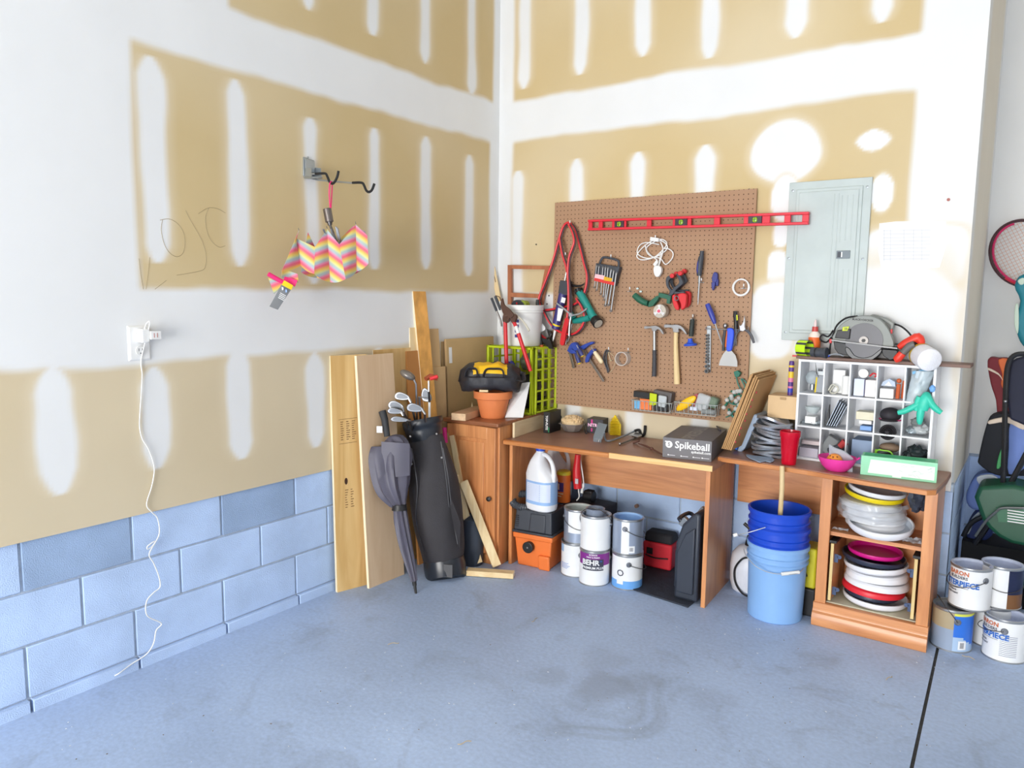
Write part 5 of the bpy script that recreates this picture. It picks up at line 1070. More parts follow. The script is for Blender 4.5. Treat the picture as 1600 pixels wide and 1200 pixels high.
# ---- wire baskets with small packages
wirem = mat('basket_wire', (196, 206, 206), .35, .4)
def basket(lab, u0, u1, vt, vb, dv, items):
    yb_, yf_ = Y-.004, Y-.095
    A = px(u0, vt, 1, yb_); Bp = px(u1, vt+dv, 1, yb_); x0, x1 = px(u0, vt, 1, yf_).x+.0, px(u1, vt, 1, yf_).x
    zt = px((u0+u1)/2, vt+dv/2+4, 1, yf_).z; zb = px((u0+u1)/2, vb+dv/2, 1, yf_).z
    t = T('wire_basket', lab, 'basket', ((x0+x1)/2, (yb_+yf_)/2, zb))
    b = B()
    for z, e in ((zt, 0), (zb, .008)):
        b.tube([(x0+e, yb_, z), (x0+e, yf_+.02+e, z), (x0+e+.015, yf_+e, z), (x1-e-.015, yf_+e, z), (x1-e, yf_+.02+e, z), (x1-e, yb_, z)], .0022, 6, k=2)
    P('rim', b, wirem, t)
    n = 9
    for i in range(n+1):
        x = x0+.004+(x1-x0-.008)*i/n; b = B(); b.tube([(x, yf_, zt), (x, yf_+.008, zb), (x, yb_, zb)], .0016, 6); P('wire', b, wirem, t)
    for y in (yf_+.03, yf_+.06):
        for x, s_ in ((x0, 1), (x1, -1)): b = B(); b.tube([(x, y, zt), (x+s_*.008, y, zb)], .0016, 6); P('wire', b, wirem, t)
    return x0, x1, zb, zt
x0, x1, zb, zt = basket('left wire basket of packages hung at the bottom of the pegboard', 987, 1047, 622, 641, 4, None)
def pk(name, label, cat, x, y, z, d, m, r=(0, 0, 0), bev=.002):
    b = B(); b.box((x, y, z), d, 0, r); return solo(name, label, cat, b, m, bev=bev)
ym = Y-.05; W_ = x1-x0
pk('package', 'small orange package in the left wire basket', 'package', x0+.35*W_, Y-.078, zb+.035, (.07, .014, .06), orange, (0, 0, .1))
pk('package', 'blue and white package at the left end of the left wire basket', 'package', x0+.15*W_, Y-.08, zb+.03, (.045, .012, .05), mat('sky_blue', (110, 180, 226), .5))
pk('package', 'black package lying on top of the left wire basket', 'package', x0+.3*W_, Y-.05, zb+.085, (.14, .05, .035), black, (0, .05, 0))
pk('package', 'lime green and white blister package leaning in the left wire basket', 'package', x0+.55*W_, Y-.085, zb+.068, (.042, .01, .07), mat('lime_pack', (206, 224, 40), .5), (.2, .1, 0))
pk('package', 'clear and grey blister package at the right end of the left wire basket', 'package', x0+.78*W_, Y-.08, zb+.06, (.05, .02, .07), mat('pale_blister', (196, 204, 208), .3), (.15, .1, 0), .008)
pk('package', 'dark grey box at the back of the left wire basket', 'package', x0+.72*W_, Y-.035, zb+.065, (.11, .05, .10), mat('dull_grey', (96, 92, 92), .6), (0, .1, 0))
pk('package', 'black box at the bottom right of the left wire basket', 'package', x0+.75*W_, Y-.07, zb+.022, (.08, .03, .035), black)
x0, x1, zb, zt = basket('right wire basket of packages hung at the bottom of the pegboard', 1054, 1119, 625, 646, 4, None); W_ = x1-x0
b = B(); b.sph((x0+.27*W_, Y-.085, zb+.055), (.068, .012, .024), 0, r3=(0, radians(-38), 0)); solo('yellow_package', 'yellow pointed plastic package sticking out of the right wire basket', 'package', b, mat('amber_yellow', (250, 196, 24), .4))
pk('package', 'maroon and white package in the right wire basket', 'package', x0+.47*W_, Y-.06, zb+.075, (.05, .02, .06), mat('maroon_pack', (170, 80, 90), .5), (0, -.5, 0))
pk('package', 'clear plastic bag of parts in the middle of the right wire basket', 'package', x0+.65*W_, Y-.065, zb+.065, (.075, .04, .095), mat('clear_bag', (206, 210, 212), .2, alpha=.8), (0, .25, 0), .012)
pk('package', 'grey-green package at the right end of the right wire basket', 'package', x0+.88*W_, Y-.05, zb+.07, (.05, .05, .06), mat('grey_green', (110, 130, 110), .5), (0, .3, 0), .012)
pk('package', 'small blue-lettered white packet low in the right wire basket', 'package', x0+.45*W_, Y-.082, zb+.03, (.04, .01, .02), mat('packet_white', (216, 222, 240), .5))
pk('package', 'tangled grey fastener packet low in the right wire basket', 'package', x0+.8*W_, Y-.075, zb+.02, (.08, .03, .03), mat('mid_grey', (130, 134, 134), .4), (0, 0, 0), .01)
# ---- string lights
t = T('string_lights', 'green corded string lights with clear bulbs, draped at the lower right of the pegboard', 'string lights', pw(1158, 620, -.06))
gsl = mat('light_cord_green', (58, 130, 116), .5); rnd = random.Random(3)
b = B(); path = [(1150, 586), (1153, 600), (1158, 612), (1146, 620), (1139, 628), (1150, 632), (1160, 622), (1164, 606), (1158, 592), (1166, 598), (1168, 610), (1158, 626), (1148, 640), (1152, 652), (1143, 650), (1138, 640), (1149, 656), (1152, 668), (1156, 676)]
wtube(b, path, .0035, Y-.02, k=5); wtube(b, [(1134, 652), (1142, 648), (1152, 636), (1156, 644), (1150, 656)], .0032, Y-.03, k=5); P('cord', b, gsl, t)
b = B(); plate(b, [(1146, 581), (1152, 579), (1157, 583), (1154, 589), (1148, 589)], Y-.035, .025); P('plug', b, mat('socket_green', (30, 112, 92), .5), t, bev=.002)
glass = mat('bulb_glass', (235, 240, 240), .08, alpha=.45)
for i, (u, v) in enumerate(((1136, 628), (1146, 618), (1154, 614), (1157, 620), (1133, 634), (1148, 628), (1141, 622), (1162, 630), (1150, 642), (1155, 636), (1145, 612), (1160, 612), (1139, 642), (1156, 660))):
    b = B(); a = rnd.random()*6.28; c = pw(u, v, Y-.03-.01*(i % 3)); d = V((cos(a)*.6, -.4, sin(a))).normalized(); b.tube([c-d*.012, c], .0065, 8, 1); b.sph(c+d*.012, .0125, 0, 12, 8); P('bulb', b, [glass, MATS['socket_green']], t)
# ---- chain of keys bits: small screws in wall
for i, (u, v, nm) in enumerate(((858, 462, 'left of the caulking gun'), (855, 475, 'below the other, left of the caulking gun'), (838, 382, 'on the wall left of the jumper cables'), (1171, 296, 'at the top right of the pegboard'))):
    b = B(); c = pw(u, v, -.013); b.cyl(c, c+V((0, -.004, 0)), .0045, n=10); solo('wall_screw', 'small dark screw head '+nm, 'screw', b, darksteel)
# ================================================================ BREAKER PANEL, CHART
gp = mat('panel_grey', (188, 198, 196), .4, spec=.4)
t = T('breaker_panel', 'pale grey steel breaker panel with a door, recessed in the back wall', 'electrical panel', px(1290, 400, 1, -.03))
a0 = px(1232, 288, 1, -.03); a1 = px(1362, 279, 1, -.03); zb = px(1225, 527, 1, -.03).z; X0_, X1_ = 1.845, 2.228; Z1_ = 2.125; Z0_ = 1.335
b = B(); b.box(((X0_+X1_)/2, -.02, (Z0_+Z1_)/2), (X1_-X0_, .016, Z1_-Z0_)); P('trim_plate', b, gp, t, bev=.002)
b = B(); b.box(((X0_+X1_)/2, -.031, (Z0_+Z1_)/2), (X1_-X0_-.075, .008, Z1_-Z0_-.075)); b.box(((X0_+X1_)/2, -.037, (Z0_+Z1_)/2), (X1_-X0_-.105, .006, Z1_-Z0_-.105)); dr = P('door', b, gp, t, bev=.004, seg=3)
b = B()
for x, z0, z1 in ((2.085, Z0_+.07, Z1_-.07), (2.10, Z0_+.07, 1.745), (2.10, 1.82, Z1_-.08), (2.125, Z0_+.07, 1.69), (2.125, 1.83, Z1_-.08), (2.15, Z0_+.07, 1.69), (2.15, 1.83, Z1_-.08), (2.065, Z0_+.07, Z1_-.07)):
    b.box((x, -.0405, (z0+z1)/2), (.005, .002, z1-z0))
P('pressed_rib', b, gp, dr, bev=.0009)
b = B(); c = V((2.122, -.042, 1.762)); b.box(c, (.062, .008, .038)); b.box(c+V((-.018, -.005, 0)), (.015, .003, .026), 1); b.box(c+V((-.006, -.005, 0)), (.008, .004, .026), 2); P('latch', b, [mat('latch_grey', (112, 124, 132), .4), dark, brightsteel], dr, bev=.001)
for x, z in ((X0_+.018, Z1_-.04), (X1_-.02, Z1_-.045), (X0_+.018, Z0_+.04), (X1_-.02, Z0_+.1), (X0_+.015, 1.75), (X1_-.02, 1.74), (X0_+.05, 1.75), (X0_+.05, 1.48)):
    b = B(); b.lathe([(.0065, 0), (.006, .003), (.0001, .0045)], (x, -.028, z), 14, axis=(0, -1, 0)); P('screw', b, brightsteel, t)
b = B(); q = [px(u, v, 1, -.0131) for u, v in ((1374, 349), (1400, 346), (1440, 345), (1478, 346), (1480, 380), (1468, 418), (1425, 421), (1377, 420), (1372, 392))]; b.prism(q, (0, .001, 0))
for i in range(9):
    v = 360+i*5.6; x0, x1 = 1380, 1455-random.random()*10; b.add([px(x0, v, 1, -.0145), px(x1, v-1, 1, -.0145), px(x1, v-.4, 1, -.0145), px(x0, v+.6, 1, -.0145)], [(0, 1, 2, 3)], 1)
for u in (1381, 1391, 1412, 1427, 1440): b.add([px(u, 359, 1, -.0146), px(u+.6, 359, 1, -.0146), px(u+.4, 408, 1, -.0146), px(u-.2, 408, 1, -.0146)], [(0, 1, 2, 3)], 1)
solo('circuit_chart', 'white printed circuit chart pasted on the wall right of the breaker panel', 'chart', b, [paper, mat('chart_lines', (206, 208, 214), .8)], smooth=False)
b = B(); c = pw(1482, 312, -.012); b.cyl(c, c+V((0, -.003, 0)), .007, n=14); solo('wall_plug', 'small reddish plug in the wall at the upper right of the chart', 'plug', b, mat('reddish', (176, 110, 100), .7))
# ================================================================ ON THE DESK
ZK = ZD_+.0005
def dkp(u, v, z=ZK): return pf(u, v, z)
b = B(); a, c = dkp(804, 684), dkp(862, 664); nrm = V((0, 0, 1)).cross((c-a).normalized())*.014
b.hexa([a, c, c+nrm, a+nrm]+[p+V((0, 0, .086)) for p in (a, c, c+nrm, a+nrm)])
b.m[:] = [0]*6
solo('drawer_board', 'pale wooden board standing on edge at the left end of the desk', 'board', b, woodmat('drawer_wood', (222, 200, 160), (236, 218, 182), 1, .6), bev=.001)
def obox(corner_px, wdir, w, d, h, z=ZK):
    "box standing at z: near-left corner, direction of its front edge, width, depth, height -> 8 corners"
    o = pf(corner_px[0], corner_px[1], z) if len(corner_px) == 2 else V(corner_px); x = V((wdir[0], wdir[1], 0)).normalized(); y = V((-x.y, x.x, 0))
    return o, x, y, [o, o+x*w, o+x*w+y*d, o+y*d]+[p+V((0, 0, h)) for p in (o, o+x*w, o+x*w+y*d, o+y*d)]
t = T('golf_ball_box', 'black golf ball box with white lettering, standing on the desk beside the drawer board', 'box', dkp(853, 677))
o, x, y, q = obox((849, 676), (1, .1), .042, .15, .125); b = B(); b.hexa(q)
mt = frame(o+x*.021+V((0, 0, .062))-y*.0005, V((0, 0, -1)), x); b.text('TOP-FLITE', .019, mt, 1, bold=.0006); b.box(o+x*.035+V((0, 0, .02))-y*.0005, (.006, .0006, .03), 2)
P('carton', b, [black, paper, mat('green_print', (30, 150, 90), .5)], t, smooth=False)
blob('green_wrapper', 'dark green and black crumpled wrapper beside the golf ball box', 'wrapper', dkp(871, 664)+V((0, 0, .045)), (.035, .05, .045), mat('dark_green_wrap', (36, 60, 52), .35), 3, .35)
t = T('nut_container', 'clear plastic tray heaped with pale brown nuts, on the desk', 'container', dkp(885, 678))
cc = dkp(886, 676)+V((0, .06, 0)); b = B()
b.lathe([(.0001, .002), (.045, .002), (.05, .006), (.075, .045), (.085, .048), (.085, .051), (.072, .049), (.046, .01), (.0001, .006)], cc, 8); P('tray', b, mat('dark_clear', (150, 142, 138), .2, alpha=.8), t, ang=20)
b = B(); rnd = random.Random(5)
nutm = mat('nuts', (226, 196, 152), .7, var=.18, vs=40)
b.sph(cc+V((0, 0, .05)), (.066, .066, .045), 0, 20, 10, fn=lambda d: .1*noise.noise(d*6)); b2 = b
for i in range(110):
    a = rnd.random()*6.28; r = rnd.random()**.5*.062; z = .05+.042*(1-(r/.066)**2)**.5
    b.sph(cc+V((r*cos(a), r*sin(a), z)), (.011, .008, .007), 0, 7, 5, (rnd.random()*3, rnd.random()*3, rnd.random()*3))
P('nuts', b, nutm, t, kind='stuff')
for i, (p0, p1, lab) in enumerate((((898, 662), (932, 642), 'left'), ((908, 664), (943, 648), 'right'))):
    b = B(); A_, C_ = dkp(*p0)+V((0, -.0, .03)), dkp(p0[0]+20, p0[1]-8)+V((.06, .03, .085-.01*i))
    b.grid(lambda s, q: A_.lerp(C_, s)+V((0, (q-.5)*.08*(1-s*.75), .012*sin(7*q+3*s+i)-.03*abs(q-.5)*(1-s))), 10, 8, 0, .0015)
    solo('foil_wrapper', 'torn dark foil wrapper lying behind the nut container, %s of the two' % lab, 'wrapper', b, mat('foil_dark', (74, 70, 74), .3, .5), ang=60)
t = T('small_carton', 'small black carton with pink lettering, lying on the desk behind the grey hook bracket', 'box', dkp(930, 678))
o, x, y, q = obox((917, 676), (1, .16), .10, .11, .085); b = B(); b.hexa(q)
mt = frame(o+x*.045+V((0, 0, .048))-y*.0005, x, V((0, 0, 1))); b.text('NITRO', .026, mt, 1, bold=.001)
b.box(o+x*.03+V((0, 0, .07))-y*.0005, (.012, .0008, .025), 2); b.box(o+x*.03+V((0, 0, .02))-y*.0005, (.01, .0008, .02), 2)
P('carton', b, [mat('carton_black', (48, 44, 50), .5), mat('pale_pink2', (250, 200, 230), .5), mat('magenta_print', (210, 60, 140), .5)], t, smooth=False)
solotube('hair_tie', 'thin dark loop of cord beside the black carton', 'cord', [dkp(913, 668)+V((0, 0, .04)), dkp(916, 672)+V((0, 0, .03)), dkp(917, 678)+V((0, 0, .004)), dkp(914, 676)+V((0, 0, .005)), dkp(913, 668)+V((0, 0, .04))], .0028, dark)
# spare hook bracket
t = T('utility_hook', 'spare grey hook bracket with one black rubber end, lying on the desk', 'hook', dkp(945, 690))
b = B(); o = dkp(932, 690); q4 = [px(u, v, 1, o.y+dy) for u, v, dy in ((927, 683, 0), (941, 686, 0), (949, 663, .07), (935, 660, .07))]; b.prism(q4, (0, -.004, -.002)); c = q4[0].lerp(q4[1], .55); b.box((q4[0]+q4[1])/2+V((0, -.004, -.012)), (.05, .006, .025)); P('mounting_plate', b, mat('bracket_grey', (140, 150, 160), .4, .5), t, bev=.002)
b = B(); b.tube([px(944, 676, 1, o.y-.01), dkp(946, 690)+V((0, 0, .012)), dkp(953, 691)+V((0, 0, .008)), dkp(975, 685)+V((0, 0, .015)), dkp(991, 681)+V((0, 0, .028))], .0055, 8, k=3); P('arm', b, MATS['bracket_grey'], t)
b = B(); e0 = dkp(991, 681)+V((0, 0, .028)); L3 = [e0]+[px(u, v, 1, e0.y+.01) for u, v in ((996, 672), (999, 673), (1001, 679), (1004, 681), (1007, 677), (1008, 665))]; b.tube(L3, .008, 10, k=4); P('rubber_end', b, rubber, t)
b = B(); c = dkp(936, 691); b.cyl(c+V((0, -.004, .002)), c+V((0, .0, .014)), .006, n=10); P('bolt', b, steel, t)
t = T('scrub_brush', 'yellow plastic scrubbing brush standing on the desk against the wall side', 'brush', dkp(960, 681))
c = dkp(960, 681); b = B(); pts = [(952.5, 680), (969, 681), (969.5, 664), (960.5, 648), (953.5, 660)]; b.prism([px(u, v, 1, c.y+.03) for u, v in pts], (0, .012, 0)); P('back', b, yellow, t, bev=.003)
b = B()
for i in range(9):
    for j in range(11):
        u, v = 954+i*1.75, 679-j*2.6
        if v < 660 and abs(u-961) > (v-646)*.55: continue
        p0 = px(u, v, 1, c.y+.03); b.cyl(p0, p0+V((.0, -.022, .0)), .0024, .0014, 5)
P('bristles', b, mat('bristle_yellow', (250, 224, 40), .5), t, kind='stuff', smooth=False)
t = T('lag_bolt', 'long shiny bolt with a rounded head, lying on the desk between brush and turnbuckle', 'bolt', dkp(968, 697))
b = B(); b.cyl(dkp(969, 696)+V((0, 0, .008)), dkp(994, 686)+V((0, 0, .008)), .0045, n=10); P('shank', b, darksteel, t)
b = B(); b.sph(dkp(968.5, 696)+V((0, 0, .009)), (.008, .008, .009)); P('head', b, steel, t)
b = B(); b.prism([dkp(u, v)+V((0, 0, .012)) for u, v in ((987, 686), (992, 681), (1000, 682), (1003, 685), (996, 688))], (0, 0, .008)); P('nut_plate', b, steel, t, bev=.002)
t = T('turnbuckle', 'rusty brown turnbuckle lying on the desk, left of the flat box', 'turnbuckle', dkp(1010, 703))
rust = mat('rust', (112, 76, 66), .7, .4, var=.25, vs=60); b = B(); c = dkp(994, 694)+V((0, 0, .012)); b.tube([c+V((.014*cos(a), .014*sin(a), .006*cos(a))) for a in [i*2*pi/14 for i in range(14)]], .005, 8, closed=True); P('eye', b, rust, t)
b = B(); b.tube([dkp(998, 696)+V((0, 0, .01)), dkp(1010, 700)+V((0, 0, .01)), dkp(1034, 712)+V((0, 0, .008))], [.004, .006, .004], 8); c = dkp(1018, 704)+V((0, 0, .01)); b.sph(c, (.012, .008, .009)); P('rod', b, rust, t)
# boxed lawn game
t = T('game_box', 'flat dark grey printed game box on the right end of the desk', 'box', dkp(1075, 718))
A_, Bq = dkp(1035, 714), dkp(1111, 722); hh = .103; Ct = pf(1131, 658, ZK+hh); Dt = pf(1068, 654, ZK+hh); 
At, Bt = A_+V((0, 0, hh)), Bq+V((0, 0, hh)); x = (Bt-At).normalized(); w_ = (Bt-At).length; y = V((-x.y, x.x, 0)); dlen = min((Dt-At).length, .40)
b = B(); q = [A_, Bq, Bq+y*dlen, A_+y*dlen]; b.hexa(q+[p+V((0, 0, hh)) for p in q])
mt = frame(At.lerp(Bt, .52)+V((0, 0, -.034))-y*.0006, x, V((0, 0, 1))); b.text('Spikeball', .050, mt @ M4.Translation((.022, 0, 0)), 1, bold=.0012)
c = At.lerp(Bt, .13)+V((0, 0, -.034))-y*.001; b.cyl(c, c-y*.0005, .018, n=24, m=1); b.text('S', .024, mt @ M4.Translation(V((-(w_*.39), 0, .0012))), 0, bold=.0006)
b.box(c-x*.010+V((0, 0, .014))-y*.0004, (.022, .0006, .006), 1, M4.Rotation(atan2(x.y, x.x), 4, 'Z'))
b.text('spikeball.com', .018, mt @ M4.Translation((w_*.27, -.028, 0)), 1, bold=.0004)
for i, sx_ in enumerate((-.40, -.13, .12, .30)):
    b.text('\u2022', .03, mt @ M4.Translation((w_*sx_, -.055, 0)), 1); b.box(A_.lerp(Bq, .5+sx_+.09)+V((0, 0, .0145))-y*.0008, (.036, .0005, .0035), 2, M4.Rotation(atan2(x.y, x.x), 4, 'Z'))
mt = frame(At.lerp(Bt, .5)+y*(dlen*.5)+V((0, 0, .0004)), y, -x); b.text('SPIKEBALL', .085, mt @ M4.Translation((0, .0, 0)), 3, bold=.003)
P('carton', b, [mat('charcoal_box', (104, 102, 106), .45), paper, mat('soft_white', (200, 200, 206), .6), mat('box_grey_print', (150, 146, 144), .5)], t, smooth=False)
b = B(); b.tube([pf(1117, 663, ZK+hh+.004), pf(1126, 673, ZK+hh+.004)], .004, 8); solo('pen', 'short dark pen lying on the flat game box', 'pen', b, mat('pen_dark', (40, 44, 70), .4))
# ================================================================ UNDER THE DESK
b = B(); q = [pf(u, v, .001) for u, v in ((985, 921), (1075, 950), (1099, 930), (1060, 872), (1000, 858))]; b.prism(q, (0, 0, .008)); solo('floor_mat', 'black rubber mat on the floor under the desk', 'mat', b, mat('mat_black', (44, 50, 62), .75, var=.2, vs=20, bump=.4), bev=.003)
# shop vacuum
t = T('shop_vacuum', 'orange and black portable shop vacuum on the floor under the desk', 'vacuum', pf(830, 885))
o = pf(803, 882); x = (pf(858, 893)-o); W_ = .235; x.normalize(); y = V((-x.y, x.x, 0)); D_ = .22
vo = mat('vac_orange', (238, 124, 58), .4); vk = mat('vac_black', (56, 60, 68), .45)
def vb(cx, cy, z, w, d): c = o+x*(W_/2+cx)+y*(D_/2+cy); return [c-x*w/2-y*d/2+V((0, 0, z)), c+x*w/2-y*d/2+V((0, 0, z)), c+x*w/2+y*d/2+V((0, 0, z)), c-x*w/2+y*d/2+V((0, 0, z))]
b = B(); b.hexa(vb(0, 0, 0, W_*.86, D_*.86)+vb(0, 0, .19, W_*1.0, D_*1.0)); b.hexa(vb(0, 0, .165, W_*1.05, D_*1.05)+vb(0, 0, .197, W_*1.07, D_*1.07)); b.hexa(vb(.075, -.105, .0, .07, .02)+vb(.075, -.11, .085, .07, .03)); P('tank', b, vo, t, bev=.008, seg=3)
b = B(); b.hexa(vb(0, 0, .197, W_*1.1, D_*1.1)+vb(0, 0, .212, W_*1.1, D_*1.1)); b.hexa(vb(0, 0, .212, W_*1.02, D_*1.04)+vb(0, 0, .335, W_*.94, D_*.92)); b.hexa(vb(.03, 0, .215, W_*.45, D_*1.10)+vb(.03, 0, .32, W_*.40, D_*.98)); lid = P('motor_head', b, vk, t, bev=.008, seg=3)
for i in range(6):
    b = B(); c = vb(0, 0, .235+i*.012, W_*.99, D_*.99)[0]; b.box(c+x*.018-y*.003, (.02, .004, .004), 0, M4.Rotation(atan2(x.y, x.x), 4, 'Z')); P('vent_slot', b, black, lid)
b = B(); c = o+x*(W_*.42)-y*.012+V((0, 0, .125)); b.cyl(c+y*.02, c-y*.012, .030, n=24); b.cyl(c-y*.012, c-y*.016, .034, .03, 24); pr_ = P('hose_port', b, black, t, bev=.002)
b = B(); b.sph(c-y*.016, (.006, .005, .006)); P('port_latch', b, steel, pr_)
b = B(); h0 = o+x*.02+y*.05+V((0, 0, .335)); hp = smoothpts([h0+x*.06, h0+x*.0-y*.04+V((0, 0, .01)), h0-x*.045-y*.03+V((0, 0, .03)), h0-x*.05+y*.03+V((0, 0, .055)), h0+x*.03+y*.06+V((0, 0, .06)), h0+x*.09+y*.05+V((0, 0, .03))], 14)
b.tube(hp, [.022 if i % 2 else .019 for i in range(len(hp))], 14); P('hose', b, mat('hose_dark', (62, 66, 72), .45), t, ang=15)
vtop = .336
def jug(name, label, c, s=1.0, yaw=0, cap=blue, lab=None, z=None):
    "handled gallon jug"
    t = T(name, label, 'bottle', c, yaw)
    b = B(); n = 32; prof = [(.0, .066, .048), (.006, .074, .055), (.02, .077, .058), (.15, .077, .058), (.17, .075, .057), (.205, .054, .05), (.235, .036, .04), (.262, .026, .026), (.275, .019, .019), (.285, .0185, .0185)]
    pv = []
    for k, (z_, rx, ry) in enumerate(prof):
        for i in range(n):
            a = 2*pi*i/n; e = .75; cx = -.020*ss(.14, .24, z_)+.008*ss(.24, .275, z_)
            pv.append(V((cx+rx*cos(a)*abs(cos(a)+1e-5)**(e-1), ry*sin(a)*abs(sin(a)+1e-5)**(e-1), z_))*s)
    fs = [(k*n+i, k*n+(i+1) % n, (k+1)*n+(i+1) % n, (k+1)*n+i) for k in range(len(prof)-1) for i in range(n)]+[tuple(range(n-1, -1, -1))]
    b.add(pv, fs); b.tube([V(p)*s for p in ((-.004, 0, .265), (.030, 0, .262), (.060, 0, .232), (.072, 0, .19), (.070, 0, .145))], [.012*s, .011*s, .0105*s, .011*s, .013*s], 12, k=4)
    body = P('jug_body', b, mat('bleach_white', (236, 238, 242), .35), t, world=False)
    b = B(); b.cyl((-.012*s, 0, .281*s), (-.012*s, 0, .308*s), .0225*s, n=24); P('cap', b, cap, t, world=False, bev=.002)
    if lab: lab(t, body, s)
    return t
def bleachlab(t, body, s):
    b = B(); n = 24
    def ringp(a, z, off=.0006): e = .75; return V(((.077+off)*cos(a)*abs(cos(a)+1e-5)**(e-1), (.058+off)*sin(a)*abs(sin(a)+1e-5)**(e-1), z))*s
    for k in range(n):
        a0 = -pi+k*(2*pi/n)*.98; a1 = a0+2*pi/n*.98
        b.add([ringp(a0, .035), ringp(a1, .035), ringp(a1, .145), ringp(a0, .145)], [(0, 1, 2, 3)], 0)
        if 4 <= k <= 10: b.add([ringp(a0, .05, .001), ringp(a1, .05, .001), ringp(a1, .135, .001), ringp(a0, .135, .001)], [(0, 1, 2, 3)], 1)
    for i in range(9):
        z = .055+i*.009; b.add([ringp(-1.9, z, .0014), ringp(-1.2, z, .0014), ringp(-1.2, z+.0025, .0014), ringp(-1.9, z+.0025, .0014)], [(0, 1, 2, 3)], 2)
    b.add([ringp(-2.9, .12, .0016), ringp(-2.5, .12, .0016), ringp(-2.5, .14, .0016), ringp(-2.9, .14, .0016)], [(0, 1, 2, 3)], 3)
    P('paper_label', b, [mat('label_blue', (150, 186, 232), .5), mat('label_pale', (214, 224, 244), .5), mat('label_ink', (110, 140, 200), .5), mat('logo_red', (196, 60, 80), .5)], body, world=False)
c = stand(846, 800, .06, vtop); jug('bleach_bottle', 'white bleach jug with a blue cap and blue label, standing on the shop vacuum', c, 1.2, radians(-8), blue, bleachlab)
# support box behind
kc = V((.93, -.20, 0)); b = B(); b.box((.835, -.19, .165), (.24, .24, .33)); solo('storage_tote', 'dark storage tote under the desk behind the paint cans, holding cleaning bottles', 'box', b, mat('tote_dark', (50, 46, 50), .6), bev=.006)
jug('laundry_jug', 'second white jug behind the bleach jug, on the dark storage tote', V((px(872, 740, 1, -.15).x, -.15, .331)), 1.15, radians(-10), white)
c = V((.878, -.262, .331)); c = V((px(881, 745, 1, -.262).x, -.262, .331)); t = T('wipes_canister', 'orange cleaning wipes canister with a yellow lid, beside the bleach jug', 'canister', c)
b = B(); b.lathe([(.0001, 0), (.039, 0), (.041, .004), (.041, .165), (.038, .17), (.0001, .17)], c, 32, mf=lambda a, z, k: 2 if z < .05 else 0); body = P('canister_body', b, [orange, orange, mat('canister_navy', (44, 44, 60), .4)], t)
b = B(); mt = M4.Translation(c)
for (x0_, x1_, z0, z1, m) in ((-.03, .022, .07, .125, 0), (-.026, -.004, .08, .118, 1), (-.02, .02, .055, .062, 1), (-.015, .01, .04, .046, 1)):
    n = 8
    for i in range(n):
        a0 = (x0_+(x1_-x0_)*i/n)/.041; a1 = (x0_+(x1_-x0_)*(i+1)/n)/.041; r = .0416+.0004*m
        b.add([c+V((sin(a0)*r, -cos(a0)*r, z0)), c+V((sin(a1)*r, -cos(a1)*r, z0)), c+V((sin(a1)*r, -cos(a1)*r, z1)), c+V((sin(a0)*r, -cos(a0)*r, z1))], [(0, 1, 2, 3)], m)
P('printed_label', b, [mat('label_purple', (84, 50, 120), .5), mat('label_cream', (240, 210, 180), .5)], body)
b = B(); b.lathe([(.0001, .19), (.034, .19), (.036, .187), (.0405, .184), (.0425, .17), (.0425, .168)], c, 32); P('lid', b, mat('lid_yellow', (240, 220, 60), .4), t)
t = T('spray_bottle', 'red spray bottle hanging under the desktop beside the wipes canister', 'bottle', px(902, 762, 1, -.26))
b = B(); b.tube([px(u, v, 1, -.26) for u, v in ((903, 763), (902, 750), (901, 735), (902, 722), (903, 710))], [.024, .026, .024, .019, .017], 16, k=2); P('bottle_body', b, red, t)
b = B(); b.box(px(901, 752, 1, -.29), (.02, .002, .03), 0); P('bottle_label', b, mat('label_silver', (210, 200, 205), .4), t)
b = B(); b.box(px(902, 705, 1, -.26), (.03, .045, .02)); P('nozzle', b, white, t, bev=.003)
b = B(); b.box(px(852, 712, 1, -.33)+V((0, 0, -.02)), (.05, .03, .055)); solo('carton', 'white and red carton hanging behind the bleach jug cap, under the desktop', 'box', b, [white], bev=.002)
t = T('power_cord', 'white power cord hanging from under the desktop behind the cans', 'cord', px(909, 770, 1, -.24))
b = B(); b.tube([px(u, v, 1, -.24) for u, v in ((906, 706), (908, 725), (911, 745), (912, 760), (909, 764), (908, 750), (904, 764), (905, 776), (901, 782))], .0035, 8, k=4); P('cable', b, white, t)
b = B(); b.tube([px(911, 756, 1, -.24), px(909, 770, 1, -.24)], [.006, .009], 10); P('plug', b, white, t)
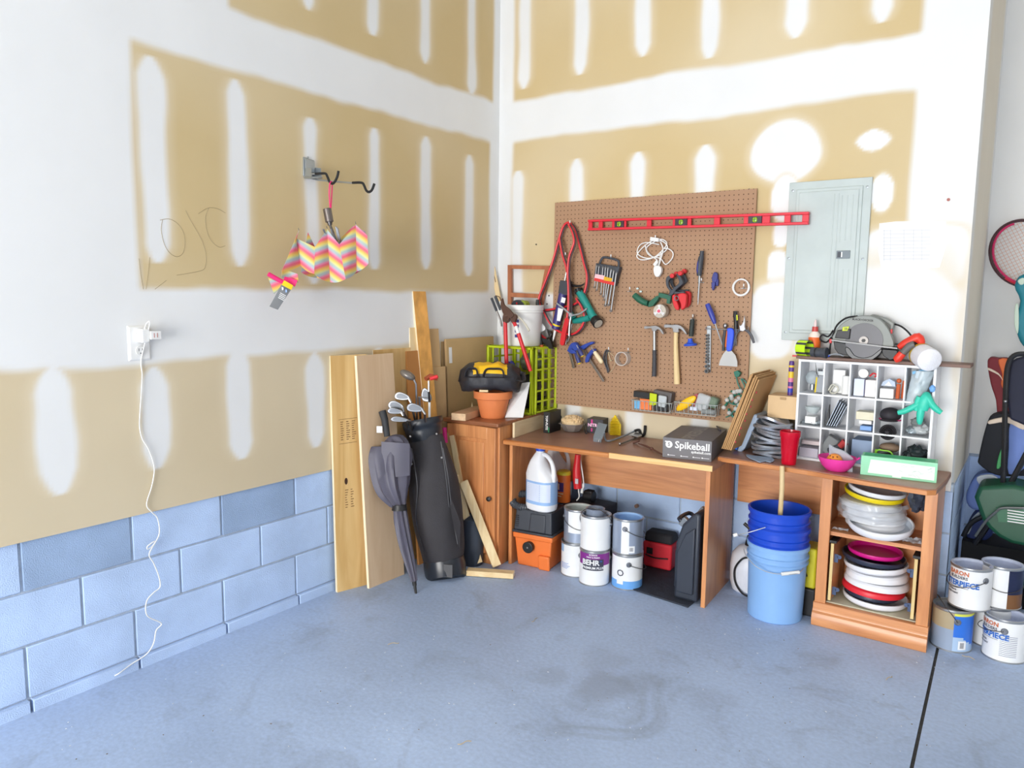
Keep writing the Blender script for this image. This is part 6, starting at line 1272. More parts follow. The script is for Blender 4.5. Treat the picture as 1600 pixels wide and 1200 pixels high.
# ---- paint cans
cans = []
canw = mat('can_white', (236, 238, 240), .35); canb = mat('can_inner', (196, 208, 226), .5, 0); tin = mat('can_tin', (176, 178, 180), .3, .8)
def can(label, c, yaw=0, open_=True, body=canw, mf=None, mats=None, bail=None, txt=None, rot=None, inner=None, r=.0835, h=.19, name='paint_can', lid=None, ear=0):
    E_ = M4.Rotation(ear, 4, 'Z')
    t = T(name, label, 'paint can', (0, 0, 0)); 
    b = B(); zs = [0, .003, .006]+[.006+(h-.016)*i/16 for i in range(1, 17)]+[h-.008]
    prof = [(.0001, .004), (r-.006, .004), (r-.004, 0), (r, 0), (r, .004), (r-.002, .006)]+[(r-.002, .006+(h-.018)*i/16) for i in range(1, 17)]+[(r, h-.010), (r+.0005, h-.005), (r, h-.001), (r-.002, h)]
    b.lathe(prof, (0, 0, 0), 48, 0, None, (lambda a, z, k: (1 if (k < 5 or k >= 21) else (mf(a, z) if mf else 0))), cap=False)
    bd = P('can_body', b, [body, tin]+(mats or []), t, world=False)
    b = B()
    if open_: b.lathe([(r-.002, h), (r-.010, h-.001), (r-.012, h-.006), (r-.012, h-.013), (r-.005, h-.014), (r-.005, h-.045), (.0001, h-.047)], (0, 0, 0), 48, cap=False); P('inner_wall', b, inner or canb, t, world=False)
    else:
        b.lathe([(r-.002, h), (r-.008, h-.002), (r-.010, h-.009), (r-.014, h-.010), (r-.018, h-.004), (r-.022, h-.006), (.0001, h-.006)], (0, 0, 0), 48, cap=False); P('lid', b, lid or tin, t, world=False)
    for s_ in (-1, 1):
        b = B(); b.lathe([(.014, 0), (.014, .003), (.010, .006), (.006, .006), (.005, .009), (.0001, .009)], (s_*(r-.003), 0, h*.74), 20, axis=(s_, 0, 0)); b.xf(E_); P('handle_ear', b, mat('ear_grey', (130, 134, 142), .35, .6), t, world=False)
    if bail is not None:
        b = B(); R_ = r+.006; n = 18; pts = []
        for i in range(n+1):
            a = pi*i/n; pts.append(V((R_*cos(a), sin(bail)*-.105*sin(a)**.8 if 0 else -cos(bail)*.105*sin(a), h*.74+sin(bail)*.105*sin(a))))
        b.tube([V((r+.006-.006*0, 0, h*.74))]+pts[1:-1]+[V((-r-.006, 0, h*.74))], .0018, 6); b.xf(E_); P('bail_handle', b, darksteel, t, world=False)
    if txt:
        b = B(); txt(b, r, h); P('printed_label', b, [MATS[m] for m in ('can_white', 'print_black', 'print_blue2', 'print_purple', 'print_orange', 'print_navy2')], bd, world=False, smooth=False)
    t.location = c; t.rotation_euler = rot if rot else (0, 0, yaw); WM[t.name] = M4.Translation(V(c)) @ (rotm(rot) if rot else M4.Rotation(yaw, 4, 'Z')); return t
mat('print_black', (60, 62, 78), .5); mat('print_blue2', (46, 108, 196), .5); mat('print_purple', (132, 44, 140), .5); mat('print_orange', (206, 110, 60), .5); mat('print_navy2', (34, 54, 110), .5)
def rectw(b, a0, a1, z0, z1, r, m, off=.0004, n=10):
    n = max(1, int((a1-a0)/.07)); off += .0008
    for i in range(n):
        p0, p1 = a0+(a1-a0)*i/n, a0+(a1-a0)*(i+1)/n; R_ = r-.002+off
        b.add([V((sin(p0)*R_, -cos(p0)*R_, z0)), V((sin(p1)*R_, -cos(p1)*R_, z0)), V((sin(p1)*R_, -cos(p1)*R_, z1)), V((sin(p0)*R_, -cos(p0)*R_, z1))], [(0, 1, 2, 3)], m)
def wtext(b, s_, size, z, r, m, a=0, bold=.0005, off=.0024, sx=1):
    b.text(s_, size, M4.Rotation(a, 4, 'Z') @ M4.Translation((0, 0, z)) @ M4(((1, 0, 0, 0), (0, 1, 0, 0), (0, 0, 1, 0), (0, 0, 0, 1))), m, off, wrap=r-.002, bold=bold, sx=sx)
def behr(b, r, h):
    rectw(b, -1.25, 1.25, .115, .183, r, 3); rectw(b, -.85, .62, .088, .150, r, 1, .0008); wtext(b, 'BEHR', .040, .130, r, 0, -.28, .0014); wtext(b, 'PREMIUM PLUS', .018, .101, r, 0, -.12, .0006, sx=1.02)
    wtext(b, 'INTERIOR', .010, .173, r, 0, -.1, .0003); wtext(b, 'PAINT & PRIMER', .010, .160, r, 0, -.1, .0003); b.text('*', .03, M4.Rotation(.42, 4, 'Z') @ M4.Translation((0, 0, .13)), 2, .0026, wrap=r-.002, bold=.001)
def mpiece(b, r, h):
    wtext(b, 'BARON', .026, .160, r, 4, -.30, .0008); wtext(b, 'BUILDERS', .018, .140, r, 1, -.28, .0003); wtext(b, 'MASTERPIECE', .034, .112, r, 2, -.42, .0013, sx=.92); rectw(b, -.9, .25, .094, .0955, r, 1); wtext(b, 'INTERIOR', .010, .080, r, 1, -.6, .0003); wtext(b, 'LATEX PAINT', .010, .066, r, 1, -.6, .0003)
def mpiece2(b, r, h):
    mpiece(b, r, h)
    for i in range(12): rectw(b, .35, 1.15, .03+i*.008, .0315+i*.008, r, 5, n=6)
def lines(b, r, h):
    for i in range(5): rectw(b, -.5, .1+.1*(i % 3), .045+i*.007, .047+i*.007, r, 2, n=6)
yawto = lambda c: atan2(CAM.y-c.y, CAM.x-c.x)+pi/2
silv = mat('can_silver', (170, 182, 202), .3, .5)
c1 = stand(899, 903, .084); c1.z = 0; can('white paint can at the bottom left of the three stacks under the desk', c1, yawto(c1)-.7, False, bail=None, mf=lambda a, z: 2 if (z > .14 and 3.9 < a < 4.4) else 0, mats=[mat('label_lightblue', (150, 190, 226), .5)], txt=lines)
c2 = c1+V((.01, .005, .1905)); can('silver open paint can on top of the bottom left one under the desk', c2, yawto(c2)-.9, True, silv, ear=1.17, inner=mat('can_inner_grey', (186, 192, 188), .5), bail=-.6, mf=lambda a, z: 2 if 4.9 < a < 5.8 and z > .06 else 0, mats=[canw])
c3 = stand(928, 917, .084); can('white paint can with a purple band and large lettering, bottom of the middle stack', c3, yawto(c3), False, txt=behr)
c4_ = c3+V((.0, .004, .1905)); can('plain white open paint can on top of the purple-banded one', c4_, yawto(c4_)-.55, True, ear=.28, bail=1.05, txt=None)
c5 = stand(979, 923, .084); can('white and blue paint can at the bottom right of the three stacks under the desk', c5, yawto(c5)+.5, False, ear=1.17, bail=-.35, mf=lambda a, z: 2 if z < .05 else 0, mats=[mat('can_blue_foot', (110, 170, 234), .4)], txt=lambda b, r, h: (wtext(b, 'O', .05, .09, r, 1, -.95, .0003), rectw(b, -1.2, -.75, .03, .06, r, 0)))
c6 = c5+V((-.004, .004, .1905)); can('silver open paint can with a barcode label, top of the right stack under the desk', c6, yawto(c6)+.35, True, silv, ear=1.02, bail=-.5, inner=mat('can_inner_blue', (150, 190, 240), .5), mf=lambda a, z: 2 if 3.9 < a < 4.4 else 0, mats=[canw], txt=lambda b, r, h: (rectw(b, -.35, .12, .012, .05, r, 0), [rectw(b, -.22+i*.03, -.21+i*.03+.008*(i % 2), .022, .042, r, 1, .0008, 1) for i in range(8)]))
cs = c4_+V((-.005, 0, .165)); 
t = T('tin_can', 'small open tin sitting inside the top of the plain white paint can', 'tin', cs); b = B(); b.lathe([(.0001, 0), (.048, 0), (.05, .002), (.05, .048), (.052, .052), (.049, .054), (.044, .05), (.044, .01), (.0001, .01)], cs, 32); P('tin_body', b, silv, t)
b = B(); b.cyl(px(921, 775, 1, -.16)+V((-.03, 0, 0)), px(921, 775, 1, -.16)+V((.03, 0, 0)), .035, n=20); b.box((px(921, 775, 1, -.16).x, -.16, .2), (.05, .05, .40)); solo('roller_cover', 'black rounded tool standing behind the paint can stacks', 'tool', b, black, bev=.004)
# ---- red bag
t = T('lunch_bag', 'small red cooler bag with a black top, on the mat under the desk', 'bag', pf(1028, 884, .01))
o, x, y, q = obox((1003, 884), (1, .05), .175, .13, .0, .01); redf = mat('red_fabric', (206, 34, 50), .7, bump=.3, bs=60)
def bq(w0, d0, z): m = o+x*.0875+y*.065; return [m-x*w0/2-y*d0/2+V((0, 0, z)), m+x*w0/2-y*d0/2+V((0, 0, z)), m+x*w0/2+y*d0/2+V((0, 0, z)), m-x*w0/2+y*d0/2+V((0, 0, z))]
b = B(); b.hexa(bq(.165, .12, 0)+bq(.175, .13, .15)); P('bag_body', b, redf, t, bev=.012, seg=3)
b = B(); b.hexa(bq(.17, .125, .15)+bq(.16, .09, .205)); P('bag_top', b, mat('mesh_black', (36, 36, 42), .8), t, bev=.014, seg=3)
b = B(); f0 = o-y*.004; b.tube([f0+x*.02+V((0, 0, .075)), f0+x*.08+V((0, 0, .065))-y*.004, f0+x*.155+V((0, 0, .072))], .004, 8, k=3); b.box(f0+x*.045+V((0, 0, .10)), (.035, .006, .035)); P('front_strap', b, black, t)
# ---- black case
t = T('tool_case', 'large black plastic case standing against the desk side panel, on the mat', 'case', pf(1075, 945, .01))
cm = mat('case_black', (50, 56, 68), .4); fx = dk(L1-.045, 0, 0).x
def cs_(x0, x1, yy0, yy1, z0, z1, lean=0):
    return [V((x0, yy0, z0)), V((x1, yy0, z0)), V((x1+lean*0, yy1, z0)), V((x0, yy1, z0)), V((x0+lean, yy0, z1)), V((x1, yy0, z1)), V((x1, yy1, z1)), V((x0+lean, yy1, z1))]
xr_ = 1.622; b = B()
pr = [(xr_-.125, .01), (xr_, .01), (xr_, .47), (xr_-.03, .475), (xr_-.095, .40), (xr_-.125, .30)]
b.prism([V((a, -.475, z)) for a, z in pr], (0, .36, 0)); P('shell', b, cm, t, bev=.014, seg=3)
b = B(); b.prism([V((xr_-.11, -.477, .05)), V((xr_-.02, -.477, .05)), V((xr_-.02, -.477, .40)), V((xr_-.07, -.477, .36)), V((xr_-.11, -.477, .26))], (0, -.012, 0)); b.box((xr_-.135, -.3, .15), (.02, .26, .2)); P('raised_panel', b, cm, t, bev=.008, seg=3)
b = B(); b.tube([V((xr_-.115, -.38, .385)), V((xr_-.15, -.38, .40)), V((xr_-.15, -.25, .40)), V((xr_-.115, -.25, .385))], .011, 10, k=3); P('handle', b, cm, t)
for y_ in (-.43, -.19): b = B(); b.box((xr_-.10, y_, .405), (.03, .03, .05), 0, (0, .6, 0)); P('latch', b, mat('latch_silver', (140, 146, 152), .3, .5), t, bev=.003)
b = B(); c = px(996, 790, 1, -.05); b.cyl(c, c+V((0, -.02, 0)), .011, n=14); solo('pipe_stub', 'small rusty brown pipe stub on the block wall above the red bag', 'pipe', b, mat('rusty_stub', (150, 120, 104), .8))
# ================================================================ RIGHT: BUCKETS
def bucket(label, c, m, r0=.128, r1=.150, h=.37, hang=None, grip=None, yaw=0, name='bucket', rz=0):
    t = T(name, label, 'bucket', c)
    b = B(); prof = [(.0001, .006), (r0-.01, .006), (r0-.004, 0), (r0, .004)]; rr = lambda z: r0+(r1-.012-r0)*z/h
    prof += [(rr(z), z) for z in (.05, .15, .25, h-.092)]+[(rr(h-.09)+.007, h-.09), (rr(h-.085)+.008, h-.084), (rr(h-.07), h-.078), (rr(h-.06), h-.062), (rr(h-.06)+.008, h-.060), (rr(h-.05)+.008, h-.054), (rr(h-.04), h-.05), (rr(h)-.001, h-.022), (rr(h)+.007, h-.020), (rr(h)+.009, h-.004), (rr(h)+.004, h), (rr(h)-.002, h-.002), (rr(h)-.004, h-.02), (r0-.004, .012), (.0001, .010)]
    b.lathe(prof, c, 56); P('bucket_body', b, m, t)
    if hang:
        b = B(); b.tube(hang, .0022, 8, k=6); P('wire_handle', b, mat('wire_pale', (200, 206, 212), .35, .6), t)
        g = grip; b = B(); b.cyl(g[0], g[1], .0085, n=14); P('grip', b, white, t, bev=.002)
    return t
bc = stand(1209, 976, .13); bl = mat('bucket_light_blue', (136, 180, 232), .4); bd = mat('bucket_blue', (26, 74, 200), .35)
fwd = (CAM-bc); fwd.z = 0; fwd.normalize(); sd = V((-fwd.y, fwd.x, 0))
def bp(u, v, out=.0, dy=0): 
    d = dep(bc+fwd*(.16+out)); return atd(u, v, d)
hl = [bp(1162, 858, -.13), bp(1166, 868, -.08), bp(1180, 884, -.01), bp(1200, 894, .012), bp(1222, 897, .03), bp(1250, 894, .02), bp(1262, 870, -.09), bp(1263, 850, -.14)]
bucket('light blue plastic bucket on the floor, holding the two dark blue buckets', bc, bl, hang=hl, grip=(bp(1221, 897, .03), bp(1249, 894, .02)))
hl = [bp(1156, 838, -.13), bp(1152, 836, -.06), bp(1166, 833, -.01), bp(1180, 829, .01), bp(1196, 824, .02)]
bucket('lower dark blue bucket nested in the light blue one', bc+V((0, 0, .088)), bd, r0=.122)
bucket('upper dark blue bucket with a wooden dowel in it, topmost of the nested three', bc+V((-.003, .002, .170)), bd, r0=.118, hang=hl, grip=(bp(1146, 837, -.02), bp(1152, 835, -.02)))
b = B(); d0 = px(1222, 728, 1, -.425); b.tube([d0, px(1222, 760, 1, -.44), bc+V((-.0, -.0, .24))], .0115, 12, 0); solo('dowel', 'pale wooden dowel standing in the upper blue bucket, leaning on the table edge', 'dowel', b, woodmat('dowel_wood', (206, 178, 130), (222, 198, 152), 2, .6))
t = T('garden_sprayer', 'white plastic sprayer tank with a black hose, behind the buckets at the left', 'sprayer', pf(1152, 935)+V((0, .1, 0)))
c = stand(1158, 937, .1)+V((.02, .05, 0)); b = B(); b.lathe([(.0001, 0), (.07, 0), (.085, .012), (.098, .06), (.10, .14), (.092, .2), (.06, .24), (.03, .25), (.0001, .25)], c, 28); P('tank', b, mat('tank_white', (226, 230, 240), .4), t)
b = B(); b.tube([c+V((.02, -.1, .215)), c+V((-.01, -.108, .2)), c+V((-.045, -.10, .14)), c+V((-.04, -.10, .07)), c+V((.0, -.105, .02)), c+V((.05, -.1, .006))], .005, 8, k=5); P('hose', b, rubber, t)
b = B(); b.cyl(c+V((0, 0, .25)), c+V((0, 0, .30)), .03, .02, 16); b.tube([c+V((0, 0, .3)), c+V((-.01, .0, .34)), c+V((-.04, 0, .36))], .01, 8); P('pump_handle', b, black, t)
t = T('charger_case', 'yellow and black equipment case standing between the buckets and the shelf unit', 'case', V((2.11, -.21, 0)))
b = B(); b.box((2.085, -.20, .24), (.10, .14, .2)); P('upper_shell', b, mat('case_yellow', (222, 214, 50), .45), t, bev=.01)
b = B(); b.box((2.085, -.20, .07), (.11, .15, .14)); P('lower_shell', b, black, t, bev=.008)
b = B(); b.tube([V((2.09, -.275, .27)), V((2.08, -.275, .24)), V((2.095, -.275, .2))], .006, 8); P('latch', b, black, t)
t = T('power_cord', 'black power cord with a white plug on the floor beside the shelf unit', 'cord', pf(1258, 950))
b = B(); b.tube([pf(1250, 940, .006), pf(1256, 952, .006), pf(1268, 958, .006), pf(1278, 950, .006)], .006, 8, k=4); P('cable', b, rubber, t)
b = B(); b.tube([pf(1254, 948, .02), pf(1268, 940, .025)], [.008, .01], 10); P('plug', b, white, t)
# ---- discs
def disc(label, c, m, tilt=(0, 0, 0), r=.137, h=.032, up=True, m2=None, grp=None, name='frisbee'):
    b = B(); prof = [(.0001, 0), (r*.72, 0), (r*.9, .003), (r*.97, h*.35), (r, h*.75), (r-.001, h), (r-.006, h+.001), (r-.009, h*.8), (r*.88, .008), (r*.7, .005), (.0001, .005)]
    if not up: prof = [(q[0], h-q[1]) for q in prof]
    b.lathe(prof, (0, 0, 0), 48, mf=(lambda a, z, k: 1 if (m2 and k >= 7) else 0)); b.xf(M4.Translation(c) @ rotm(tilt))
    return solo(name, label, 'frisbee', b, [m, m2 or m], grp, ang=30)
wd = mat('disc_white', (236, 238, 244), .4); kd = mat('disc_black', (44, 50, 70), .4); rd = mat('disc_red', (222, 40, 56), .4); md = mat('disc_magenta', (206, 24, 130), .35); yd = mat('disc_yellow', (240, 216, 20), .4)
fc = V((2.378, -.178, 0)); z = .118
for lab, m, dx, dy, tl, r, h, up in (('white frisbee, bottom of the lower stack in the shelf unit', wd, .01, 0, (0, .03, 0), .142, .032, True), ('black frisbee inside the bottom white one of the lower stack', kd, -.005, .0, (0, .03, 0), .118, .028, False),
        ('red frisbee in the lower stack of the shelf unit', rd, .0, 0, (0, .05, 0), .138, .032, False), ('lowest of the three white frisbees above the red one', wd, .012, .0, (0, .04, 0), .142, .032, False),
        ('middle of the three white frisbees above the red one', wd, .012, 0, (0, -.02, 0), .136, .032, False), ('top of the three white frisbees above the red one', wd, .006, 0, (0, -.05, 0), .140, .032, True),
        ('black-rimmed frisbee under the magenta one, near the top of the lower stack', kd, -.008, 0, (0, .05, 0), .140, .030, True), ('magenta frisbee lying on top of the lower stack', md, -.002, -.005, (0, .03, 0), .120, .026, True)):
    disc(lab, fc+V((dx, dy, z)), m, tl, r, h, up); z += h+.0025 if r > .12 else .012
    if 'black frisbee inside' in lab: z += .012
z = .459
disc('white deep frisbee lying open at the front of the middle shelf', V((2.395, -.222, z+.026)), wd, (.17, .04, 0), .142, .040, True, mat('disc_inner', (196, 204, 216), .5))
fz = z+.0
for i, (dx, tl, r) in enumerate(((.03, .03, .135), (.02, .02, .138), (.012, .05, .138), (.0, .02, .136))):
    disc(('lowest', 'second lowest', 'third', 'topmost plain')[i]+' white frisbee of the upper stack, behind the open one', V((2.335+dx, -.145, fz+.02)), wd, (0, tl, 0), r, .032, False); fz += .031
disc('yellow-rimmed frisbee near the top of the upper stack', V((2.35, -.16, fz+.035)), yd, (.06, .10, 0), .132, .028, True, wd); 
disc('white frisbee nested in the yellow-rimmed one, topmost of the upper stack', V((2.362, -.16, fz+.058)), wd, (.05, .10, 0), .128, .028, True, mat('disc_inner', (196, 204, 216), .5))
t = T('plastic_wrap', 'crumpled clear plastic wrap round the upper stack of white frisbees', 'wrap', V((2.35, -.16, z)))
wrap = mat('clear_wrap', (226, 232, 240), .12, alpha=.28)
b = B(); b.grid(lambda s, q: V((2.345, -.15, z+.06))+V(((.15+.022*noise.noise(V((s*9, q*4, 1))))*cos(pi*(1.02+.98*s)), (.15+.02*noise.noise(V((s*9, q*4, 5))))*sin(pi*(1.02+.98*s)), .085*q+.012*noise.noise(V((s*8, q*5, 9))))), 40, 10, 0, .0008); P('wrap_sheet', b, wrap, t, ang=25)
b = B(); b.grid(lambda s, q: V((2.20+.07*s, -.29+.03*q, z+.004+.02*abs(noise.noise(V((s*6, q*6, 4)))))), 8, 8, 0, .0006); b.grid(lambda s, q: V((2.50+.08*s, -.29+.06*q, z+.004+.03*abs(noise.noise(V((s*6, q*6, 7)))))), 8, 8, 0, .0006); P('loose_end', b, wrap, t, ang=25)
blob('plastic_bag', 'crumpled dark grey plastic bag at the upper right of the shelf unit', 'bag', V((2.545, -.20, .655)), (.045, .05, .065), mat('dark_bag', (58, 64, 78), .3), 6, .35, n=32)
# ================================================================ CUBBY ORGANIZER
OX0, OX1, OY0, OY1, OZ0, OZ1 = 1.978, 2.573, -.185, -.016, Z2+.001, 1.252
t = T('cubby_organizer', 'white wooden organizer with fifteen open cubbies, standing on the right table top', 'organizer', ((OX0+OX1)/2, (OY0+OY1)/2, OZ0))
wm = mat('organizer_white', (238, 240, 244), .45); TH = .011
def ob(x0, x1, y0, y1, z0, z1, nm): b = B(); b.box(((x0+x1)/2, (y0+y1)/2, (z0+z1)/2), (x1-x0, y1-y0, z1-z0)); P(nm, b, wm, t, bev=.0008)
ob(OX0, OX0+TH, OY0, OY1, OZ0, OZ1, 'side'); ob(OX1-TH, OX1, OY0, OY1, OZ0, OZ1, 'side'); ob(OX0+TH, OX1-TH, OY0, OY1, OZ1-TH, OZ1, 'top'); ob(OX0+TH, OX1-TH, OY0, OY1, OZ0, OZ0+TH, 'bottom')
ob(OX0+TH, OX1-TH, OY1-.004, OY1, OZ0+TH, OZ1-TH, 'back')
cwid = (OX1-OX0-TH)/5; rhei = (OZ1-OZ0-TH)/3
for i in range(1, 3): ob(OX0+TH, OX1-TH, OY0+.001, OY1-.004, OZ0+rhei*i, OZ0+rhei*i+TH*.7, 'shelf')
for i in range(1, 5): ob(OX0+cwid*i+.001, OX0+cwid*i+TH*.7, OY0+.0015, OY1-.0045, OZ0+TH, OZ1-TH, 'divider')
def cell(c, r, fx, fz, y=-.10): return V((OX0+TH+cwid*c+(cwid-TH)*fx, y, OZ0+TH+rhei*(2-r)+(rhei-TH)*fz))
def cbx(name, label, cat, c, r, fx, fz, d, m, y=-.1, rr=None, bev=.002):
    b = B(); p = cell(c, r, fx, fz, y)+V((0, 0, d[2]/2)); b.box(p, d, 0, rr); return solo(name, label, cat, b, m, bev=bev)
IN = ' in the white organizer'
# row 0
t = T('light_bulb', 'large clear globe bulb in the top left cubby', 'light bulb', cell(0, 0, .4, .02)); c = cell(0, 0, .4, .45, -.11)
b = B(); b.sph(c, (.036, .036, .036), 0, 20, 14); P('globe', b, mat('globe_glass', (200, 214, 220), .06, alpha=.4), t); b = B(); b.cyl(c+V((0, 0, -.06)), c+V((0, 0, -.032)), .013, n=14); P('base', b, brightsteel, t)
cbx('grey_box', 'grey box in the top left cubby under a small timer', 'box', 0, 0, .78, .0, (.04, .1, .085), grey)
t = T('timer', 'small digital timer with a dark screen on the grey box in the top left cubby', 'timer', cell(0, 0, .8, .60)); b = B(); b.box(cell(0, 0, .8, .68, -.14), (.034, .02, .034)); P('case', b, mat('timer_grey', (206, 212, 214), .4), t, bev=.002)
b = B(); b.box(cell(0, 0, .8, .74, -.1505), (.022, .002, .012)); P('screen', b, dark, t)
b = B(); b.tube([cell(0, 0, .62, .0, -.15), cell(0, 0, .66, .5, -.15)], .0035, 6); solo('yellow_stick', 'thin yellow stick standing in the top left cubby', 'stick', b, yellow)
b = B(); b.prism([cell(0, 0, .60, .98, -.17), cell(0, 0, .68, .7, -.17), cell(0, 0, .78, .5, -.17), cell(0, 0, .66, .65, -.17)], (0, .006, 0)); solo('black_strap', 'black strap end hanging in the top left cubby', 'strap', b, black)
cbx('white_box', 'tall white box in the second cubby of the top row', 'box', 1, 0, .45, 0, (.055, .05, .115), white, -.09)
b = B(); c = cell(1, 0, .8, 0, -.13); b.cyl(c, c+V((0, 0, .09)), .019, n=20); solo('white_bottle', 'white cylindrical bottle at the right of the second top cubby', 'bottle', b, white, bev=.003)
solotube('wire_bundle', 'pale wire bundle at the bottom left of the second top cubby', 'wire', [cell(1, 0, .1, .1, -.15), cell(1, 0, .25, .3, -.15), cell(1, 0, .5, .2, -.15), cell(1, 0, .4, .03, -.15), cell(1, 0, .15, .05, -.14), cell(1, 0, .3, .25, -.14)], .004, mat('pale_wire', (196, 194, 180), .5))
cbx('white_box', 'printed white box at the left of the middle top cubby', 'box', 2, 0, .28, 0, (.045, .07, .082), mat('box_bluish', (214, 222, 236), .5), -.12)
cbx('white_box', 'plain white box at the right of the middle top cubby', 'box', 2, 0, .76, 0, (.045, .08, .08), white, -.12)
cbx('dark_box', 'narrow dark purple box between two white ones in the middle top cubby', 'box', 2, 0, .52, 0, (.010, .06, .08), mat('purple_dark', (70, 62, 100), .5), -.12)
b = B(); c = cell(2, 0, .42, .72, -.15); b.cyl(c, c+V((0, .02, 0)), .0215, n=28); b.cyl(c+V((0, -.001, 0)), c, .012, n=20, m=1); solo('smoke_alarm', 'round white disc-shaped device on top of the boxes in the middle top cubby', 'device', b, [white, paper], bev=.003)
solotube('red_cable', 'small red cable loop on the boxes in the middle top cubby', 'cable', [cell(2, 0, .65, .63, -.13), cell(2, 0, .8, .73, -.13), cell(2, 0, .95, .68, -.13), cell(2, 0, .85, .62, -.13)], .004, red)
cbx('white_box', 'low white box in the fourth top cubby', 'box', 3, 0, .32, 0, (.058, .06, .045), white, -.13)
b = B(); q = cell(3, 0, .32, .36, -.13); b.prism([q+V((-.03, 0, 0)), q+V((.032, 0, 0)), q+V((.028, 0, .022)), q+V((.003, 0, .036)), q+V((-.024, 0, .02))], (0, .03, 0)); b.prism([q+V((-.016, -.002, .002)), q+V((.018, -.002, .002)), q+V((.002, -.002, .024))], (0, .002, 0), 1); solo('sander_pad', 'pale blue-grey triangular sander on the low white box in the fourth top cubby', 'sander', b, [mat('pale_blue_grey', (176, 192, 214), .4), white], bev=.002)
b = B(); b.tube([cell(3, 0, .72, 0, -.13), cell(3, 0, .74, .45, -.13)], .009, 10); b.sph(cell(3, 0, .74, .55, -.13), (.011, .01, .011)); b.tube([cell(3, 0, .9, 0, -.11), cell(3, 0, .93, .55, -.11)], .008, 10); solo('orange_clips', 'orange pliers-like clip standing in the fourth top cubby', 'clip', b, mat('burnt_orange', (206, 96, 48), .45))
b = B(); b.grid(lambda s, q: cell(4, 0, .18+.72*s-.25*(1-q)+.1*q*s, .02+.9*q-.22*(1-q)*(1-s), -.15-.04*sin(pi*s)+.012*noise.noise(V((s*7, q*7, 2)))), 14, 14, 0, .03); solo('mask_pack', 'pale grey plastic pack bulging out of the top right cubby', 'package', b, mat('pale_pack', (204, 216, 222), .35), ang=60)
blob('blue_tape_end', 'blue corner of packaging at the right edge of the top right cubby', 'package', cell(4, 0, 1.0, .42, -.19), (.012, .01, .016), mat('sky_blue2', (120, 176, 236), .5), 3, .2)
b = B(); b.box(cell(4, 0, .45, .9, -.15), (.06, .04, .012), 0, (0, -.3, 0)); solo('blue_package', 'small blue package at the top of the top right cubby', 'package', b, MATS['sky_blue'])
# row 1
b = B(); b.lathe([(.0001, 0), (.02, 0), (.035, .02), (.036, .032), (.033, .033), (.02, .005), (.0001, .004)], cell(0, 1, .5, .36, -.12), 24); solo('glass_dish', 'clear glass dish on small boxes in the left cubby of the middle row', 'dish', b, mat('glass_dish', (214, 226, 226), .08, alpha=.55))
cbx('small_box', 'small white printed box in the left cubby of the middle row', 'box', 0, 1, .5, .05, (.05, .06, .034), white, -.13)
blob('foil', 'crumpled silver foil at the bottom of the left cubby, middle row', 'foil', cell(0, 1, .55, .06, -.12), (.048, .04, .01), mat('foil', (190, 200, 206), .25, .6), 2, .4)
for i in range(5):
    b = B(); p0, p1 = cell(1, 1, .12+.1*i, .03, -.11), cell(1, 1, .58+.09*i, .88-.04*i, -.11); d = (p1-p0).normalized(); L_ = (p1-p0).length
    b.box((p0+p1)/2, (.0035, .09, L_), 0, (0, atan2(d.x, d.z), 0)); solo('metal_plate', 'grey metal switch plate leaning in a row in the second middle-row cubby', 'plate', b, mat('plate_grey', (156, 166, 178), .3, .5), 'leaning metal plates', bev=.001)
b = B(); b.prism([cell(1, 1, .02, .0, -.15), cell(1, 1, .20, .08, -.15), cell(1, 1, .17, .72, -.15)], (0, .02, 0)); solo('black_wedge', 'black wedge-shaped piece at the left of the second middle-row cubby', 'wedge', b, black)
cbx('cream_box', 'flat cream box with a dark outline in the centre cubby of the organizer', 'box', 2, 1, .62, .34, (.078, .07, .038), mat('cream_box', (222, 216, 190), .5), -.13)
cbx('card_pack', 'blue and white pack of cards under the cream box in the centre cubby', 'box', 2, 1, .68, .0, (.05, .06, .022), mat('card_blue', (120, 160, 214), .5), -.13)
cbx('white_pack', 'white packet between the card pack and the cream box in the centre cubby', 'box', 2, 1, .64, .20, (.055, .05, .018), white, -.13)
b = B(); c = cell(3, 1, .5, .55, -.13); b.sph(c, (.046, .05, .034), 0, 22, 12); b.tube([c+V((.047*cos(a), .01-.05*sin(a), -.022)) for a in [pi*i/14 for i in range(15)]], .0035, 8, 1); b.sph(c+V((0, -.04, -.022)), (.04, .03, .006), 0); solo('cap', 'black cap with a pink edge in the fourth cubby of the middle row', 'cap', b, [mat('cap_black', (44, 40, 46), .7), mat('cap_pink', (214, 60, 120), .5)])
b = B(); c = cell(3, 1, .48, .02, -.175)
for k in range(4): b.lathe([(.010+.007*k, -.004*k), (.014+.007*k, .008-.003*k), (.016+.007*k, .0), (.013+.007*k, -.006)], c+V((0, .0+.006*k, 0)), 24, axis=(0, -1, .2))
b.sph(c, (.012, .012, .012)); solo('flower_clip', 'black rosette-shaped object hanging over the shelf edge under the black cap', 'ornament', b, MATS['cap_black'])
for i, (fx, fz, r_, m) in enumerate(((.3, .15, .022, 'foil'), (.65, .2, .03, 'clear_bag'), (.5, .4, .026, 'mid_grey'))): blob('parts_bag', ('lower left', 'lower right', 'upper')[i]+' clear plastic bag of small parts in the right cubby of the middle row', 'bag', cell(4, 1, fx, fz, -.14), (r_*1.1, .03, r_*.8), MATS[m], i+3, .35)
